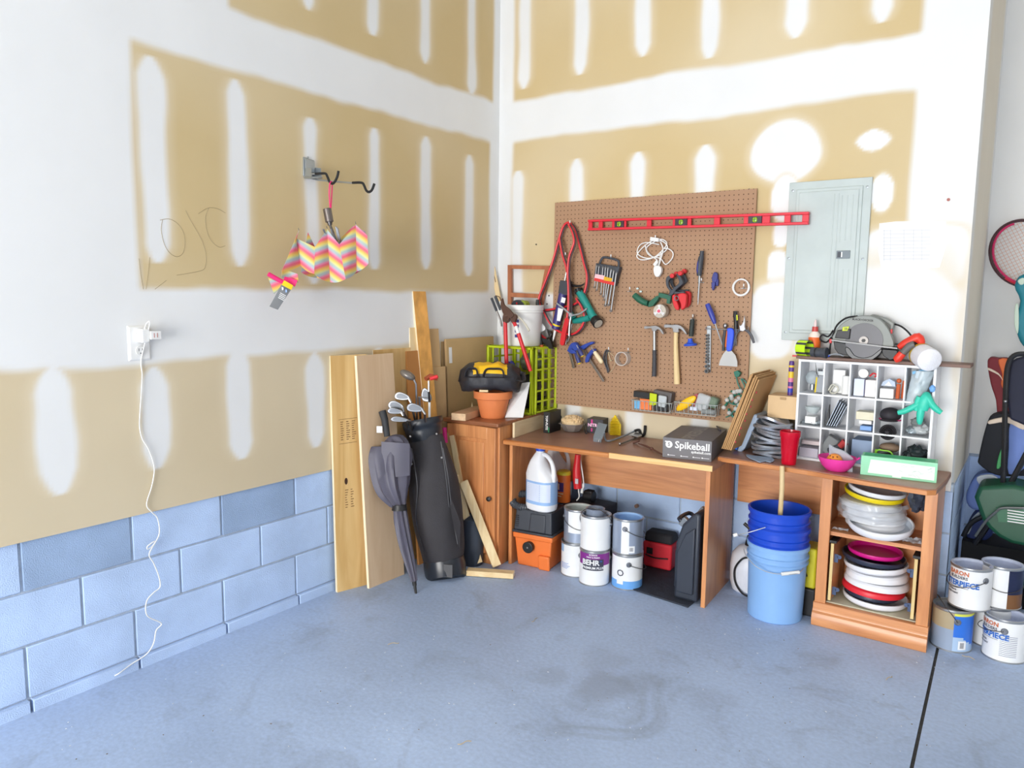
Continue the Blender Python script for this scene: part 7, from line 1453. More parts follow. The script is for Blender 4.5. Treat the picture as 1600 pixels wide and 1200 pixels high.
# teal glove
t = T('rubber_glove', 'teal rubber glove hanging limp over the front of the organizer at the right', 'glove', px(1440, 640, 1, -.22)); gm = mat('teal_glove', (58, 206, 178), .45)
gb = lambda u, v, y=-.215: px(u, v, 1, y)
b = B(); b.tube([gb(1448, 616, -.19), gb(1447, 622), gb(1443, 632), gb(1440, 640)], [.016, .024, .028, .024], 14, k=3, flat=.8); P('palm', b, gm, t)
for L_, R__ in (([(1438, 630), (1425, 637), (1412, 643), (1403, 645)], [.017, .016, .015, .012]), ([(1440, 636), (1438, 648), (1437, 658), (1437, 663)], [.020, .019, .015, .008]), ([(1450, 622), (1456, 632), (1464, 640), (1471, 645)], [.020, .018, .016, .012]), ([(1437, 620), (1433, 630), (1432, 642)], [.016, .015, .012])):
    b = B(); b.tube([gb(u, v) for u, v in L_], R__, 12, k=4, flat=.85); e = gb(*L_[-1]); P('finger', b, gm, t)
# row 2
cbx('clear_box', 'clear plastic box of small items in the bottom left cubby', 'box', 0, 2, .5, 0, (.09, .08, .045), mat('pale_lilac', (206, 200, 214), .2, alpha=.8), -.12)
cbx('red_lid_box', 'pale pinkish box behind the clear one in the bottom left cubby', 'box', 0, 2, .5, .36, (.09, .05, .02), mat('pinkish', (222, 206, 206), .5), -.09)
b = B(); b.box(cell(1, 2, .25, .45, -.12), (.06, .05, .09), 0, (0, .5, 0)); solo('grey_package', 'grey package leaning in the second cubby of the bottom row', 'package', b, mat('mid_grey2', (120, 124, 126), .5), bev=.006)
b = B(); b.tube([cell(1, 2, .3, .28, -.15), cell(1, 2, .6, .42, -.16), cell(1, 2, .78, .48, -.16)], [.016, .014, .012], 10); b.tube([cell(1, 2, .76, .47, -.16), cell(1, 2, .98, .65, -.16)], [.014, .018], 10, 1); b.tube([cell(1, 2, .85, .5, -.14), cell(1, 2, .85, .05, -.14)], .014, 8); solo('multi_tool', 'black and red cordless tool in the second cubby of the bottom row', 'tool', b, [dark, mat('tool_red', (200, 70, 70), .5)])
cbx('blue_grey_box', 'plain blue-grey box in the centre cubby of the bottom row', 'box', 2, 2, .58, 0, (.09, .13, .115), mat('blue_grey_box', (136, 156, 186), .6), -.10)
t = T('shoe', 'black and brown shoe with lime green laces in the fourth cubby of the bottom row', 'shoe', cell(3, 2, .5, 0)); c = cell(3, 2, .5, .35, -.12)
b = B(); b.sph(c+V((0, -.02, -.02)), (.046, .055, .032), 0, 22, 12); P('toe', b, black, t); b = B(); b.sph(c+V((.005, .0, .035)), (.045, .035, .022), 0, 22, 12); P('collar', b, mat('shoe_brown', (140, 116, 96), .7), t)
b = B(); b.tube([c+V((-.046, -.05, .0)), c+V((-.035, -.07, .028)), c+V((-.01, -.072, .03)), c+V((.02, -.07, .026)), c+V((.038, -.065, -.006))], .0035, 8, k=4); b.tube([c+V((-.046, -.06, -.01)), c+V((-.04, -.066, .03))], .006, 8); P('laces', b, mat('lime_lace', (150, 220, 60), .5), t)
blob('black_bag', 'shiny black plastic bag filling the bottom right cubby', 'bag', cell(4, 2, .5, .42, -.12), (.05, .06, .046), mat('shiny_black', (46, 56, 58), .22), 8, .35, n=32)
# ---- plank, saw and others on top
b = B(); b.box((2.33, -.095, OZ1+.008), (.74, .15, .014)); ox = solo('plank', 'dark brown plank lying across the top of the organizer, its end sticking out', 'board', b, woodmat('dark_plank', (96, 66, 54), (124, 90, 74), 0, .5), bev=.001)
ZT_ = OZ1+.0155
t = T('circular_saw', 'grey and black circular saw with a big blade, standing on top of the organizer', 'saw', px(1350, 562, 1, -.12)); YS = -.165
sw = lambda u, v, y=YS: px(u, v, 1, y)
sg = mat('saw_grey', (128, 132, 128), .45, .1); blade = mat('saw_blade', (66, 66, 70), .35, .3)
b = B(); b.prism([sw(u, v, -.15) for u, v in smooth2([(1301, 531), (1304, 520), (1315, 506), (1330, 497), (1346, 493), (1362, 494), (1376, 500), (1386, 511), (1392, 523), (1397, 541), (1380, 544), (1378, 532), (1373, 518), (1362, 509), (1348, 507), (1335, 512), (1328, 524), (1326, 537)], 2)], (0, .045, 0)); P('upper_guard', b, sg, t, bev=.003)
b = B(); c = sw(1350, 532, -.152); b.cyl(c, c+V((0, -.002, 0)), .082, n=56); b.cyl(c+V((0, -.002, 0)), c+V((0, -.010, 0)), .02, n=24, m=1); b.cyl(c+V((0, -.010, 0)), c+V((0, -.014, 0)), .009, n=6, m=2); P('blade', b, [blade, darksteel, black], t)
b = B(); L5 = [sw(u, v, -.158) for u, v in smooth2([(1321, 542), (1322, 552), (1332, 561), (1348, 565), (1364, 562), (1376, 552), (1378, 545), (1372, 548), (1362, 556), (1348, 559), (1335, 555), (1328, 545)], 2)]; b.prism(L5, (0, .04, 0)); P('lower_guard', b, mat('guard_black', (52, 54, 56), .3), t, bev=.003)
b = B(); b.prism([sw(u, v, -.175) for u, v in ((1299, 530.5), (1402, 543.5), (1402, 545.5), (1299, 532.5))], (0, .13, .0)); P('base_plate', b, mat('plate_dull', (150, 150, 150), .5, .3), t)
b = B(); b.prism([sw(u, v, -.145) for u, v in ((1302, 533), (1324, 537), (1326, 556), (1310, 553), (1304, 545))], (0, .09, 0)); P('front_housing', b, black, t, bev=.003); b = B(); b.prism([sw(u, v, -.145) for u, v in ((1376, 545), (1402, 547), (1404, 560), (1390, 563), (1380, 556))], (0, .06, 0)); P('rear_housing', b, black, t, bev=.003); b = B(); b.prism([sw(u, v, -.165) for u, v in ((1308, 516), (1329, 514), (1327, 530), (1304, 528))], (0, .03, 0)); P('housing', b, black, t, bev=.003)
b = B(); b.prism([sw(u, v, -.10) for u, v in ((1356, 494), (1364, 491), (1384, 497), (1397, 505), (1394, 520), (1388, 524), (1391, 508), (1378, 500))], (0, .05, 0)); b.cyl(sw(1362, 515, -.10), sw(1362, 515, -.03), .045, n=20); P('motor_handle', b, sg, t, bev=.003)
b = B(); q = [sw(u, v, -.167) for u, v in ((1317, 511), (1327, 510), (1324, 517), (1316, 517))]; b.prism(q, (0, -.001, 0), 0); mt = frame(sw(1321.5, 514, -.1685), ux, (0, 0, 1)); b.text('13', .014, mt, 1, bold=.0006); mt = frame(sw(1348, 500, -.1515), (sw(1366, 502, -.15)-sw(1330, 499, -.15)), (0, 0, 1)); b.text('BLACK+DECKER', .0125, mt, 1, bold=.0004); P('printed_badge', b, [mat('badge_yellow', (206, 220, 40), .5), black], t, smooth=False)
b = B(); b.tube([sw(u, v, -.13) for u, v in ((1340, 494), (1322, 497), (1308, 508), (1302, 522), (1298, 536), (1296, 554))], .0042, 8, k=4); P('power_cord', b, rubber, t); b = B(); b.tube([sw(u, v, -.09) for u, v in ((1302, 516), (1294, 526), (1285, 523), (1281, 530), (1291, 535), (1299, 527))], .0042, 8, k=4); P('power_cord', b, rubber, t); b = B(); b.tube([sw(u, v, -.08) for u, v in ((1396, 506), (1408, 510), (1420, 520), (1429, 533))], .0042, 8, k=4); P('power_cord', b, rubber, t)
b = B(); b.box(sw(1298, 533, -.14), (.012, .012, .02)); b.box(sw(1393, 518, -.12), (.008, .02, .02)); P('depth_knob', b, red, t, bev=.002)
t = T('reciprocating_saw', 'red and grey compact power tool lying between the circular saw and the paper towels', 'power tool', px(1415, 560, 1, -.15))
b = B(); b.tube([sw(u, v, -.15) for u, v in ((1404, 543), (1414, 537), (1425, 532), (1434, 528), (1439, 535), (1438, 541))], [.012, .019, .022, .024, .018, .012], 14, k=3); P('body', b, mat('tool_bright_red', (228, 58, 40), .4), t)
b = B(); b.tube([sw(u, v, -.18) for u, v in ((1429, 538), (1421, 541), (1413, 549), (1407, 556))], [.016, .017, .016, .015], 14, k=3); P('grip', b, mat('tool_grip_grey', (104, 100, 98), .5), t)
b = B(); b.tube([sw(u, v, -.19) for u, v in ((1410, 552), (1403, 560), (1398, 563))], [.017, .019, .013], 14, k=2); P('battery_end', b, MATS['tool_bright_red'], t)
b = B(); b.cyl(sw(1404, 541, -.14), sw(1398, 540, -.14), .013, n=14); b.tube([sw(1428, 535, -.17), sw(1436, 541, -.15), sw(1442, 545, -.15)], .006, 8); P('chuck', b, black, t)
t = T('paper_roll', 'white ribbed-end roll in clear packaging, jutting out over the right front of the organizer', 'roll', px(1453, 565, 1, -.24))
c0 = px(1453, 563, 1, -.245); c1_ = px(1432, 549, 1, -.10); ax_ = (c0-c1_).normalized()
b = B(); L_ = (c0-c1_).length; b.lathe([(.0001, 0), (.043, 0), (.05, .008), (.052, L_-.02), (.050, L_-.004), (.045, L_), (.0001, L_+.004)], c1_, 36, axis=ax_, mf=lambda a, z, k: (1 if z < L_*.35 else 0)); P('roll_body', b, [mat('roll_white', (240, 240, 246), .5, bump=.8, bs=160), mat('roll_pack', (140, 160, 176), .3)], t)
b = B(); b.lathe([(.0525, L_*.35), (.0525, L_*.46)], c1_, 36, axis=ax_, cap=False); P('yellow_band', b, mat('band_yellow', (214, 180, 70), .5), t)
t = T('glue_bottle', 'glue bottle with a red cap and orange label, behind the headlamp', 'bottle', px(1272, 545, 1, -.08)); c = px(1272, 543, 1, -.08); c.z = ZT_
k = (px(1272, 500, 1, -.08).z-ZT_)/.165
b = B(); b.lathe([(.0001, 0), (.027, 0), (.029, .004), (.029, .085*k), (.026, .098*k), (.013, .112*k), (.012, .118*k)], c, 24, mf=lambda a, z, kk: 1 if .02*k < z < .072*k else 0); P('bottle_body', b, [mat('glue_white', (240, 226, 214), .3), mat('glue_orange', (236, 110, 40), .5)], t)
b = B(); b.cyl(c+V((0, 0, .112*k)), c+V((0, 0, .134*k)), .0155, .014, 18); P('cap', b, mat('cap_dull_red', (196, 70, 66), .4), t); b = B(); b.lathe([(.007, .134*k), (.0075, .15*k), (.004, .165*k), (.0001, .168*k)], c, 12); P('nozzle', b, mat('nozzle_pink', (236, 210, 208), .4), t)
t = T('headlamp', 'black headlamp with a lime striped strap, at the left front of the organizer top', 'headlamp', px(1262, 558, 1, -.17))
c = px(1257, 544, 1, -.14); rr_h = .04; b = B(); b.lathe([(rr_h, -.026), (rr_h, .026), (rr_h-.003, .026), (rr_h-.003, -.026), (rr_h, -.026)], c, 40, axis=(1, -.35, 0), mf=lambda a, z, kk: 1 if int(a/.42) % 2 else 0); P('strap', b, [mat('lime_strap', (200, 240, 40), .5), dark], t)
b = B(); c2_ = px(1268, 550, 1, -.165); b.cyl(c2_, c2_+V((.05, -.01, .0)), .023, n=20); b.cyl(c2_+V((.05, -.01, 0)), c2_+V((.075, -.015, 0)), .023, .027, 20); P('lamp_body', b, dark, t, bev=.002)
b = B(); b.cyl(c2_+V((.022, -.0045, 0)), c2_+V((.028, -.006, 0)), .0245, n=20); P('lamp_ring', b, black, t)
blob('blue_marker', 'small blue piece lying between the headlamp and the circular saw', 'cap', px(1292, 556, 1, -.16), (.014, .008, .006), blue, 3, .1)
b = B(); b.tube([px(1283+6, 557, 1, -.165), px(1305, 553, 1, -.15), px(1318, 556, 1, -.16)], .004, 8, k=3); solo('strap', 'thin grey strap lying in front of the circular saw', 'strap', b, grey)
b = B(); b.box(px(1243, 556, 1, -.15), (.03, .012, .008)); solo('red_clip', 'small red clip at the left end of the organizer top', 'clip', b, red, bev=.002)
# ================================================================ ON THE RIGHT TABLE
ZR = Z2+.0008
b = B(); c = px(1235.5, 620, 1, -.10); zt_ = px(1236, 564, 1, -.10).z
b.cyl((c.x-.004, -.10, c.z-.03), (c.x-.002, -.10, zt_), .013, n=18); st = len(b.v)
n = len(b.m); t = T('caulk_tube', 'slim purple, yellow and blue tube standing behind the small cardboard box', 'tube', (c.x, -.10, c.z-.03))
b = B(); h_ = zt_-c.z+.03; b.lathe([(.0001, 0), (.013, 0)]+[(.013, h_*i/20) for i in range(1, 20)]+[(.011, h_), (.0001, h_)], (c.x-.004, -.10, c.z-.03), 20, mf=lambda a, z, k: [3, 3, 0, 3, 2, 0, 2, 1, 1, 0, 1, 0][min(11, int(z/h_*12))]); P('tube_body', b, [mat('tube_purple', (92, 60, 140), .4), mat('tube_yellow', (240, 206, 60), .4), mat('tube_pink', (230, 130, 170), .4), mat('tube_blue', (52, 70, 190), .4)], t)
# folded cardboard stack
b = B(); yy = -.335
p = [px(u, v, 1, yy) for u, v in ((1127, 701), (1143, 704), (1187, 591), (1172, 585))]; z0 = ZR; p[0].z = max(p[0].z, z0); p[1].z = max(p[1].z, z0); sh = p[1]-p[0]
for i in range(6):
    b = B(); s0, s1 = i/6, (i+.82)/6; dz = V((0, 0, .010*sin(i*2.3))); q = [p[0].lerp(p[1], s0), p[0].lerp(p[1], s1), p[3].lerp(p[2], s1)+dz, p[3].lerp(p[2], s0)+dz]
    b.prism(q, (0, .30-.01*(i % 2), 0)); 
    if i == 5:
        for k in range(8):
            a = q[1].lerp(q[2], .12+.1*k); b.sph(a+V((.001, .012+.02*(k % 2), 0)), (.003, .008, .007), 1, 8, 6)
    solo('paper_bag', 'rightmost of the flattened brown paper bags leaning beside the game box, with red marks' if i == 5 else 'flattened brown paper bag leaning beside the game box, left of the red-marked one', 'bag', b, [mat('kraft', (188, 146, 98), .85, var=.08), mat('red_mark', (220, 80, 90), .7)], 'stack of flattened paper bags', bev=.001)
# blue and grey case
t = T('storage_case', 'blue-edged pale grey plastic case leaning beside the stack of paper bags', 'case', pf(1152, 706, ZR)); yc = pf(1150, 704, ZR).y
b = B(); b.prism([px(u, v, 1, yc) for u, v in smooth2([(1144, 700), (1151, 704), (1173, 650), (1166, 643), (1160, 647)], 1)], (0, .17, 0)); P('edge_frame', b, mat('case_blue', (52, 122, 226), .4), t, bev=.004)
b = B(); b.prism([px(u, v, 1, yc-.001) for u, v in ((1151.5, 704.5), (1157, 708), (1164, 700), (1186, 652), (1180, 647), (1173.5, 650.5))], (0, .165, 0)); P('case_body', b, mat('case_pale', (176, 196, 222), .35), t, bev=.005)
# flexible duct / stacked foil
t = T('flexible_duct', 'squashed silver flexible duct stacked in wavy layers, left of the organizer', 'duct', pf(1200, 716, ZR)); c = stand(1203, 717, .085, ZR)+V((.0, .01, 0))
foil2 = mat('duct_foil', (188, 194, 204), .28, .75, var=.12, vs=30)
rnd = random.Random(11); nl = 13; H2 = .19
for i in range(nl):
    b = B(); z = .008+H2*i/nl; f = i/nl; ox_ = .012*sin(i*1.9)+.02*(f-.3)*(f > .3); r_ = .083+.006*rnd.random()-(.012 if f > .8 else 0); w1, w2 = rnd.random()*.012, rnd.random()*6
    for k in range(2): b.tube([c+V((ox_+r_*cos(a), r_*.95*sin(a), z+k*.006+w1*sin(a*2+w2)+.022*f*cos(a)*-.6)) for a in [2*pi*j/28 for j in range(28)]], .0042, 6, closed=True)
    b.grid(lambda s, q: c+V((ox_+r_*.97*(q)*cos(2*pi*s), r_*.92*q*sin(2*pi*s), z+.003+w1*sin(4*pi*s+w2)*q-.012*f*q*cos(2*pi*s))), 24, 4, 0, .003)
    P('duct_layer', b, foil2, t)
cd_ = px(1217, 634, 1, -.165); b = B(); xa, xb = px(1199, 634, 1, -.165).x, OX0-.006; za, zb_ = px(1210, 653, 1, -.165).z, px(1210, 618, 1, -.165).z
b.box(((xa+xb)/2, -.09, (za+zb_)/2), (xb-xa, .14, zb_-za)); b.box(((xa+xb)/2+.005, -.163, zb_-.012), (.03, .003, .012), 1); solo('cardboard_box', 'small tan cardboard box resting on the silver duct, left of the organizer', 'box', b, [mat('tan_box', (226, 194, 150), .8), mat('tan_box_fold', (188, 156, 114), .8)], bev=.0015)
b = B(); q = [pf(u, v, ZR+.002) for u, v in smooth2([(1166, 711), (1180, 713), (1192, 714), (1206, 716), (1210, 720), (1204, 723), (1196, 721), (1188, 723), (1180, 720), (1170, 716)], 2)]; b.prism(q, (0, 0, .004)); solo('snips', 'flat grey plastic scissors-like tool lying in front of the silver duct', 'tool', b, mat('pale_slate', (150, 168, 190), .5), bev=.001)
t = T('tumbler', 'red translucent plastic tumbler at the front edge of the right table', 'cup', stand(1232, 727, .034, ZR)); c = stand(1232, 727, .034, ZR)
b = B(); b.lathe([(.0001, .004), (.031, .004), (.033, 0), (.034, .003), (.036, .045), (.038, .05), (.044, .130), (.047, .135), (.048, .160), (.046, .160), (.042, .13), (.034, .03), (.0001, .028)], c, 36); P('cup_body', b, mat('tumbler_red', (206, 14, 44), .15, alpha=.93), t)
t = T('bowl', 'bright pink plastic bowl on the right table, in front of the organizer', 'bowl', stand(1306, 740, .05, ZR)); c = stand(1306, 739, .05, ZR)+V((0, .012, 0)); bk = mat('bowl_pink', (232, 60, 158), .4)
b = B(); b.lathe([(.0001, .004), (.038, .003), (.042, 0), (.046, .002), (.066, .022), (.080, .048), (.084, .064), (.081, .064), (.076, .048), (.045, .012), (.0001, .010)], c, 40); P('bowl_body', b, bk, t)
b = B(); b.tube([c+V((.082, 0, .060)), c+V((.095, 0, .070)), c+V((.085, .03, .064))], .004, 8, k=3); P('bowl_lip', b, bk, t)
t = T('perforated_ball', 'orange plastic ball with holes lying in the pink bowl', 'ball', c+V((-.005, -.01, .02))); cc = c+V((-.008, -.022, .045))
b = B(); b.sph(cc, (.036, .036, .036), 0, 28, 18)
for (a, e) in ((-1.3, .3), (-1.9, .35), (-1.6, .75), (-.9, .8), (-2.3, .85), (-1.0, .1), (-2.2, -.1)):
    d = V((cos(a)*cos(e), sin(a)*cos(e), sin(e))); b.cyl(cc+d*.0355, cc+d*.0364, .0042, n=10, m=1)
P('ball_shell', b, [mat('ball_orange', (240, 150, 60), .5), mat('ball_hole', (120, 66, 30), .8)], t)
b = B(); b.grid(lambda s, q: cc+V((-.03+.105*s, .03-.02*q, .002+.075*q-.055*s+.006*sin(s*6+q*4))), 10, 8, 0, .008); solo('plastic_packet', 'clear crumpled plastic packet standing in the pink bowl behind the ball', 'packet', b, mat('packet_clear', (206, 214, 226), .15, alpha=.6), ang=50)
# green and white box of gloves
A_, Bq = pf(1344, 741, ZR), pf(1463, 755, ZR); xx = (Bq-A_); L_ = xx.length; xx.normalize(); yv = V((-xx.y, xx.x, 0)); hh = .088
t = T('glove_box', 'long white and green box at the front right corner of the right table', 'box', (A_+Bq)/2)
b = B(); q = [A_, Bq, Bq+yv*.09, A_+yv*.09]; b.hexa(q+[p_+V((0, 0, hh)) for p_ in q]); st = len(b.v)
gmn = [mat('box_mint', (150, 220, 180), .5), mat('box_white_print', (232, 242, 236), .5), mat('box_green', (70, 190, 130), .5), mat('box_line', (176, 200, 190), .5)]
fo = lambda s, z, off=.0006: A_+xx*(L_*s)+V((0, 0, z))-yv*off
b.add([fo(.10, .012), fo(.97, .010), fo(.97, .070), fo(.13, .074)], [(0, 1, 2, 3)], 1); b.add([fo(.43, .004, .0009), fo(.55, .004, .0009), fo(.55, .026, .0009), fo(.43, .026, .0009)], [(0, 1, 2, 3)], 1)
rnd = random.Random(2)
for k in range(18):
    s0 = .5+.42*rnd.random(); z0 = .015+.05*rnd.random(); a = rnd.random()*1.2-.6; b.add([fo(s0, z0, .0012), fo(s0+.05, z0+.05*a*.5, .0012), fo(s0+.05, z0+.05*a*.5+.0012, .0012), fo(s0, z0+.0012, .0012)], [(0, 1, 2, 3)], 3)
b.add([A_+xx*.01+V((0, 0, hh+.0006))+yv*.01, Bq-xx*.01+V((0, 0, hh+.0006))+yv*.01, Bq-xx*.01+V((0, 0, hh+.0006))+yv*.08, A_+xx*.01+V((0, 0, hh+.0006))+yv*.08], [(0, 1, 2, 3)], 2)
P('carton', b, gmn, t, smooth=False)
# ================================================================ RECESS AT THE RIGHT
rq = lambda u, v, y=.9: px(u, v, 1, y)
t = T('tennis_racket', 'red and black tennis racket hanging on the recess wall at the right edge', 'racket', rq(1590, 400))
rc = rq(1601, 396, .93); ang_ = radians(28); ex = V((cos(ang_), 0, sin(ang_))); ez = V((-sin(ang_), 0, cos(ang_))); ra, rb = .182, .152
ring = [rc+ez*(ra*sin(a))*1.0+ex*(rb*cos(a)) for a in [2*pi*i/48 for i in range(48)]]
b = B(); b.tube(ring, .0085, 8, closed=True); P('frame', b, mat('racket_dark', (74, 44, 50), .3), t)
b = B(); b.tube([rc+V((0, -.010, 0))+ez*(ra*.93*sin(a))+ex*(rb*.9*cos(a)) for a in [1.4+2.6*i/20 for i in range(21)]], .006, 8); P('frame_stripe', b, mat('racket_pink', (206, 40, 100), .3), t)
b = B(); b.tube([rc+V((0, -.012, 0))+ez*(ra*.97*sin(a))+ex*(rb*.95*cos(a)) for a in [3.6+1.2*i/10 for i in range(11)]], .006, 8); P('frame_stripe', b, mat('racket_red', (204, 44, 66), .3), t)
b = B()
for i in range(-8, 9):
    x = i*.0175; k = max(0, 1-(x/rb)**2)**.5*ra; b.tube([rc+ex*x-ez*k, rc+ex*x+ez*k], .0009, 4)
for i in range(-10, 11):
    z = i*.0175; k = max(0, 1-(z/ra)**2)**.5*rb; b.tube([rc+ez*z-ex*k, rc+ez*z+ex*k], .0009, 4)
P('strings', b, mat('strings', (214, 160, 130), .4), t)
b = B(); b.tube([rc-ez*(ra+.0)+ex*.0, rc-ez*(ra+.32)], [.014, .015], 10); P('shaft', b, mat('racket_red', (204, 44, 66), .3), t)
def bagshape(name, label, poly, y, th, m, parts=(), cat='bag', bev=.02):
    t = T(name, label, cat, rq(poly[0][0], poly[0][1], y)); b = B(); b.prism([rq(u, v, y) for u, v in smooth2(poly, 3)], (0, th, 0)); P('bag_body', b, m, t, bev=bev, seg=4, ang=50)
    for nm, pl_, dy, th_, mm in parts:
        b = B(); b.prism([rq(u, v, y+dy) for u, v in smooth2(pl_, 3)], (0, th_, 0)); P(nm, b, mm, t, bev=.004)
    return t
tealb = mat('bag_teal', (28, 128, 146), .6, bump=.2); palem = mat('pale_mesh', (204, 222, 206), .6)
bagshape('racket_bag', 'teal racket bag with a pale side panel hanging below the racket', [(1585, 446), (1600, 428), (1640, 440), (1650, 520), (1620, 548), (1598, 540), (1588, 518), (1586, 500), (1594, 470)], .84, .07, tealb, (('side_panel', [(1586, 478), (1591, 476), (1592, 505), (1590, 522), (1585, 508)], -.006, .02, palem), ('stripe', [(1590, 438), (1600, 434), (1600, 443), (1594, 445)], -.006, .02, palem)))
maroon = mat('maroon_cloth', (128, 42, 52), .7, bump=.2); orb = mat('orange_cloth', (222, 108, 52), .6); cream = mat('cream_trim', (232, 214, 196), .6)
bagshape('tennis_bag', 'maroon and orange racket bag standing behind the folding chair in the recess', [(1543, 562), (1560, 560), (1580, 566), (1582, 620), (1578, 660), (1560, 655), (1556, 625), (1548, 600)], .72, .10, maroon, (('front_panel', [(1560, 562), (1582, 566), (1582, 610), (1570, 610), (1564, 600), (1566, 585)], -.008, .02, orb), ('trim', [(1544, 578), (1560, 586), (1566, 594), (1566, 592), (1560, 583), (1545, 575)], -.010, .01, cream)))
# black stroller / folding frame
t = T('folding_chair', 'black tube-framed folding chair in the right recess, cut off by the photo edge', 'chair', rq(1575, 830, .45)); tube_ = mat('black_tube', (24, 24, 28), .3)
b = B(); b.tube([rq(u, v, .45) for u, v in ((1505, 838), (1520, 815), (1560, 795), (1566, 770), (1569, 700), (1571, 620), (1574, 575), (1584, 556), (1605, 553), (1640, 556))], .0125, 10, k=5); P('frame_tube', b, tube_, t)
b = B(); b.prism([rq(u, v, .50) for u, v in smooth2([(1576, 580), (1588, 560), (1640, 560), (1640, 660), (1578, 655)], 2)], (0, .03, 0)); P('back_cloth', b, mat('navy_cloth', (24, 28, 52), .7), t, bev=.01)
b = B(); b.sph(rq(1571, 627, .43), (.008, .008, .008)); P('rivet', b, steel, t)
b = B(); b.tube([rq(u, v, .47) for u, v in ((1640, 640), (1590, 735), (1560, 790), (1540, 826), (1523, 850))], .014, 10); P('frame_tube', b, tube_, t)
lb_ = mat('periwinkle_cloth', (112, 138, 206), .7, bump=.15); kb = mat('black_cloth', (20, 24, 34), .75)
bagshape('backpack', 'black and periwinkle blue backpack with cream piping, behind the folding chair', [(1540, 668), (1550, 650), (1580, 646), (1620, 660), (1625, 735), (1590, 744), (1555, 742), (1530, 726), (1529, 715)], .62, .12, kb, (('side_panel', [(1579, 660), (1600, 664), (1612, 700), (1600, 732), (1576, 741), (1576, 700)], -.012, .02, lb_), ('top_trim', [(1546, 657), (1575, 652), (1600, 664), (1598, 672), (1572, 660), (1546, 663)], -.014, .02, cream), ('tag', [(1560, 714), (1566, 700), (1564, 728), (1557, 732)], -.016, .01, mat('tag_green', (40, 150, 80), .5))))
bagshape('duffel_bag', 'periwinkle and white sports bag on the floor of the recess, under the backpack', [(1512, 765), (1525, 745), (1550, 740), (1570, 750), (1572, 790), (1545, 800), (1518, 796), (1509, 782)], .62, .16, lb_, (('pale_panel', [(1526, 746), (1550, 742), (1562, 754), (1535, 760)], -.012, .02, mat('pale_cloth', (196, 204, 214), .7)),))
bagshape('blue_bag', 'dark blue bag with a white band, low in the recess left of the green spreader', [(1508, 832), (1516, 812), (1528, 801), (1544, 805), (1550, 838), (1520, 850)], .55, .15, mat('royal_cloth', (34, 52, 110), .7), (('white_band', [(1508, 831), (1518, 811), (1529, 801), (1531, 806), (1521, 818), (1514, 834)], -.012, .03, mat('pale_cloth2', (186, 196, 206), .7)),))
t = T('lawn_spreader', 'dark green plastic spreader hopper with white lettering, in the recess behind the paint cans', 'spreader', rq(1570, 850, .4)); gsp = mat('spreader_green', (26, 82, 58), .4)
b = B(); b.prism([rq(u, v, .36) for u, v in smooth2([(1530, 760), (1640, 772), (1640, 850), (1580, 850), (1545, 826), (1530, 800)], 2)], (0, .22, 0)); P('hopper', b, gsp, t, bev=.02, seg=3)
b = B(); b.prism([rq(u, v, .34) for u, v in ((1556, 794), (1640, 794), (1640, 818), (1560, 816))], (0, .03, 0)); 
for i in range(5):
    p0 = rq(1574, 797+i*4.3, .337); b.box(p0+V((.035, 0, 0)), (.07, .001, .006), 1)
P('label_panel', b, [mat('spreader_green2', (36, 104, 72), .4), paper], t, bev=.002)
b = B(); b.tube([rq(u, v, .31) for u, v in ((1524, 838), (1540, 815), (1556, 800), (1566, 794), (1600, 794), (1640, 794))], .0065, 8, k=4); P('handle_bar', b, mat('bar_grey', (120, 124, 124), .3, .7), t)
b = B(); b.prism([rq(u, v, .35) for u, v in ((1575, 905), (1640, 910), (1640, 922), (1575, 918))], (0, .2, 0)); P('foot', b, gsp, t, bev=.004)
b = B(); b.box(rq(1590, 890, .6), (.5, .25, .30)); b.v = b.v; solo('dark_box', 'black box filling in for the darkness at the bottom of the recess behind the paint cans', 'box', b, mat('recess_dark', (16, 16, 20), .8), loc=None)  # added black block, its colour stands in for shade behind the cans
# paint cans at right
mp = mat('can_inner2', (190, 200, 226), .5)
ca1 = stand(1484, 1019, .084); can('tan and blue splashed paint can with a barcode, on the floor beside the shelf unit', ca1, yawto(ca1)+.35, False, ear=-1.67, body=mat('can_tan', (176, 160, 130), .6), bail=.9, mf=lambda a, z: (3 if z > .168 else (2 if z > .05+.02*sin(a*3) else 4)) if (4.5 < a < 6.1) else (5 if z < .1 else 0), mats=[mat('can_bright_blue', (50, 116, 220), .4), mat('can_yellow_band', (220, 226, 90), .5), mat('can_pale_blue', (170, 196, 226), .5), mat('can_grey_blue', (150, 166, 190), .5)], txt=lambda b, r, h: (rectw(b, .0, .42, .015, .055, r, 0), [rectw(b, .10+i*.03, .115+i*.03, .022, .048, r, 1, .0008, 1) for i in range(7)], rectw(b, 0, .45, .07, .13, r, 5, .0002) if 0 else None))
cb1 = ca1+V((.055, .035, .192)); can('white paint can with blue lettering, stacked on the tan and blue one', cb1, yawto(cb1)-.33, True, canw, ear=-.49, bail=-.45, txt=mpiece, inner=mp)
cd1 = stand(1566, 1036, .084); can('white paint can with blue lettering on the floor at the right edge of the photo', cd1, yawto(cd1)-.55, True, canw, ear=-1.05, bail=-.2, txt=mpiece2, inner=mp)
cf = V((2.86, -.06, 0)); can('paint can mostly hidden behind the two on the floor, under the dark-labelled one', cf, yawto(cf), False, canw)
cc1 = cf+V((.02, -.005, .192)); can('open paint can with a navy and brown label, behind the stacked white one', cc1, yawto(cc1)+.2, True, canw, bail=-.6, mf=lambda a, z: (3 if z < .07 else 2) if (4.9 < a < 6.2) else 0, mats=[mat('can_navy_label', (28, 36, 70), .4), mat('can_brown_label', (120, 82, 50), .5)], inner=mp)
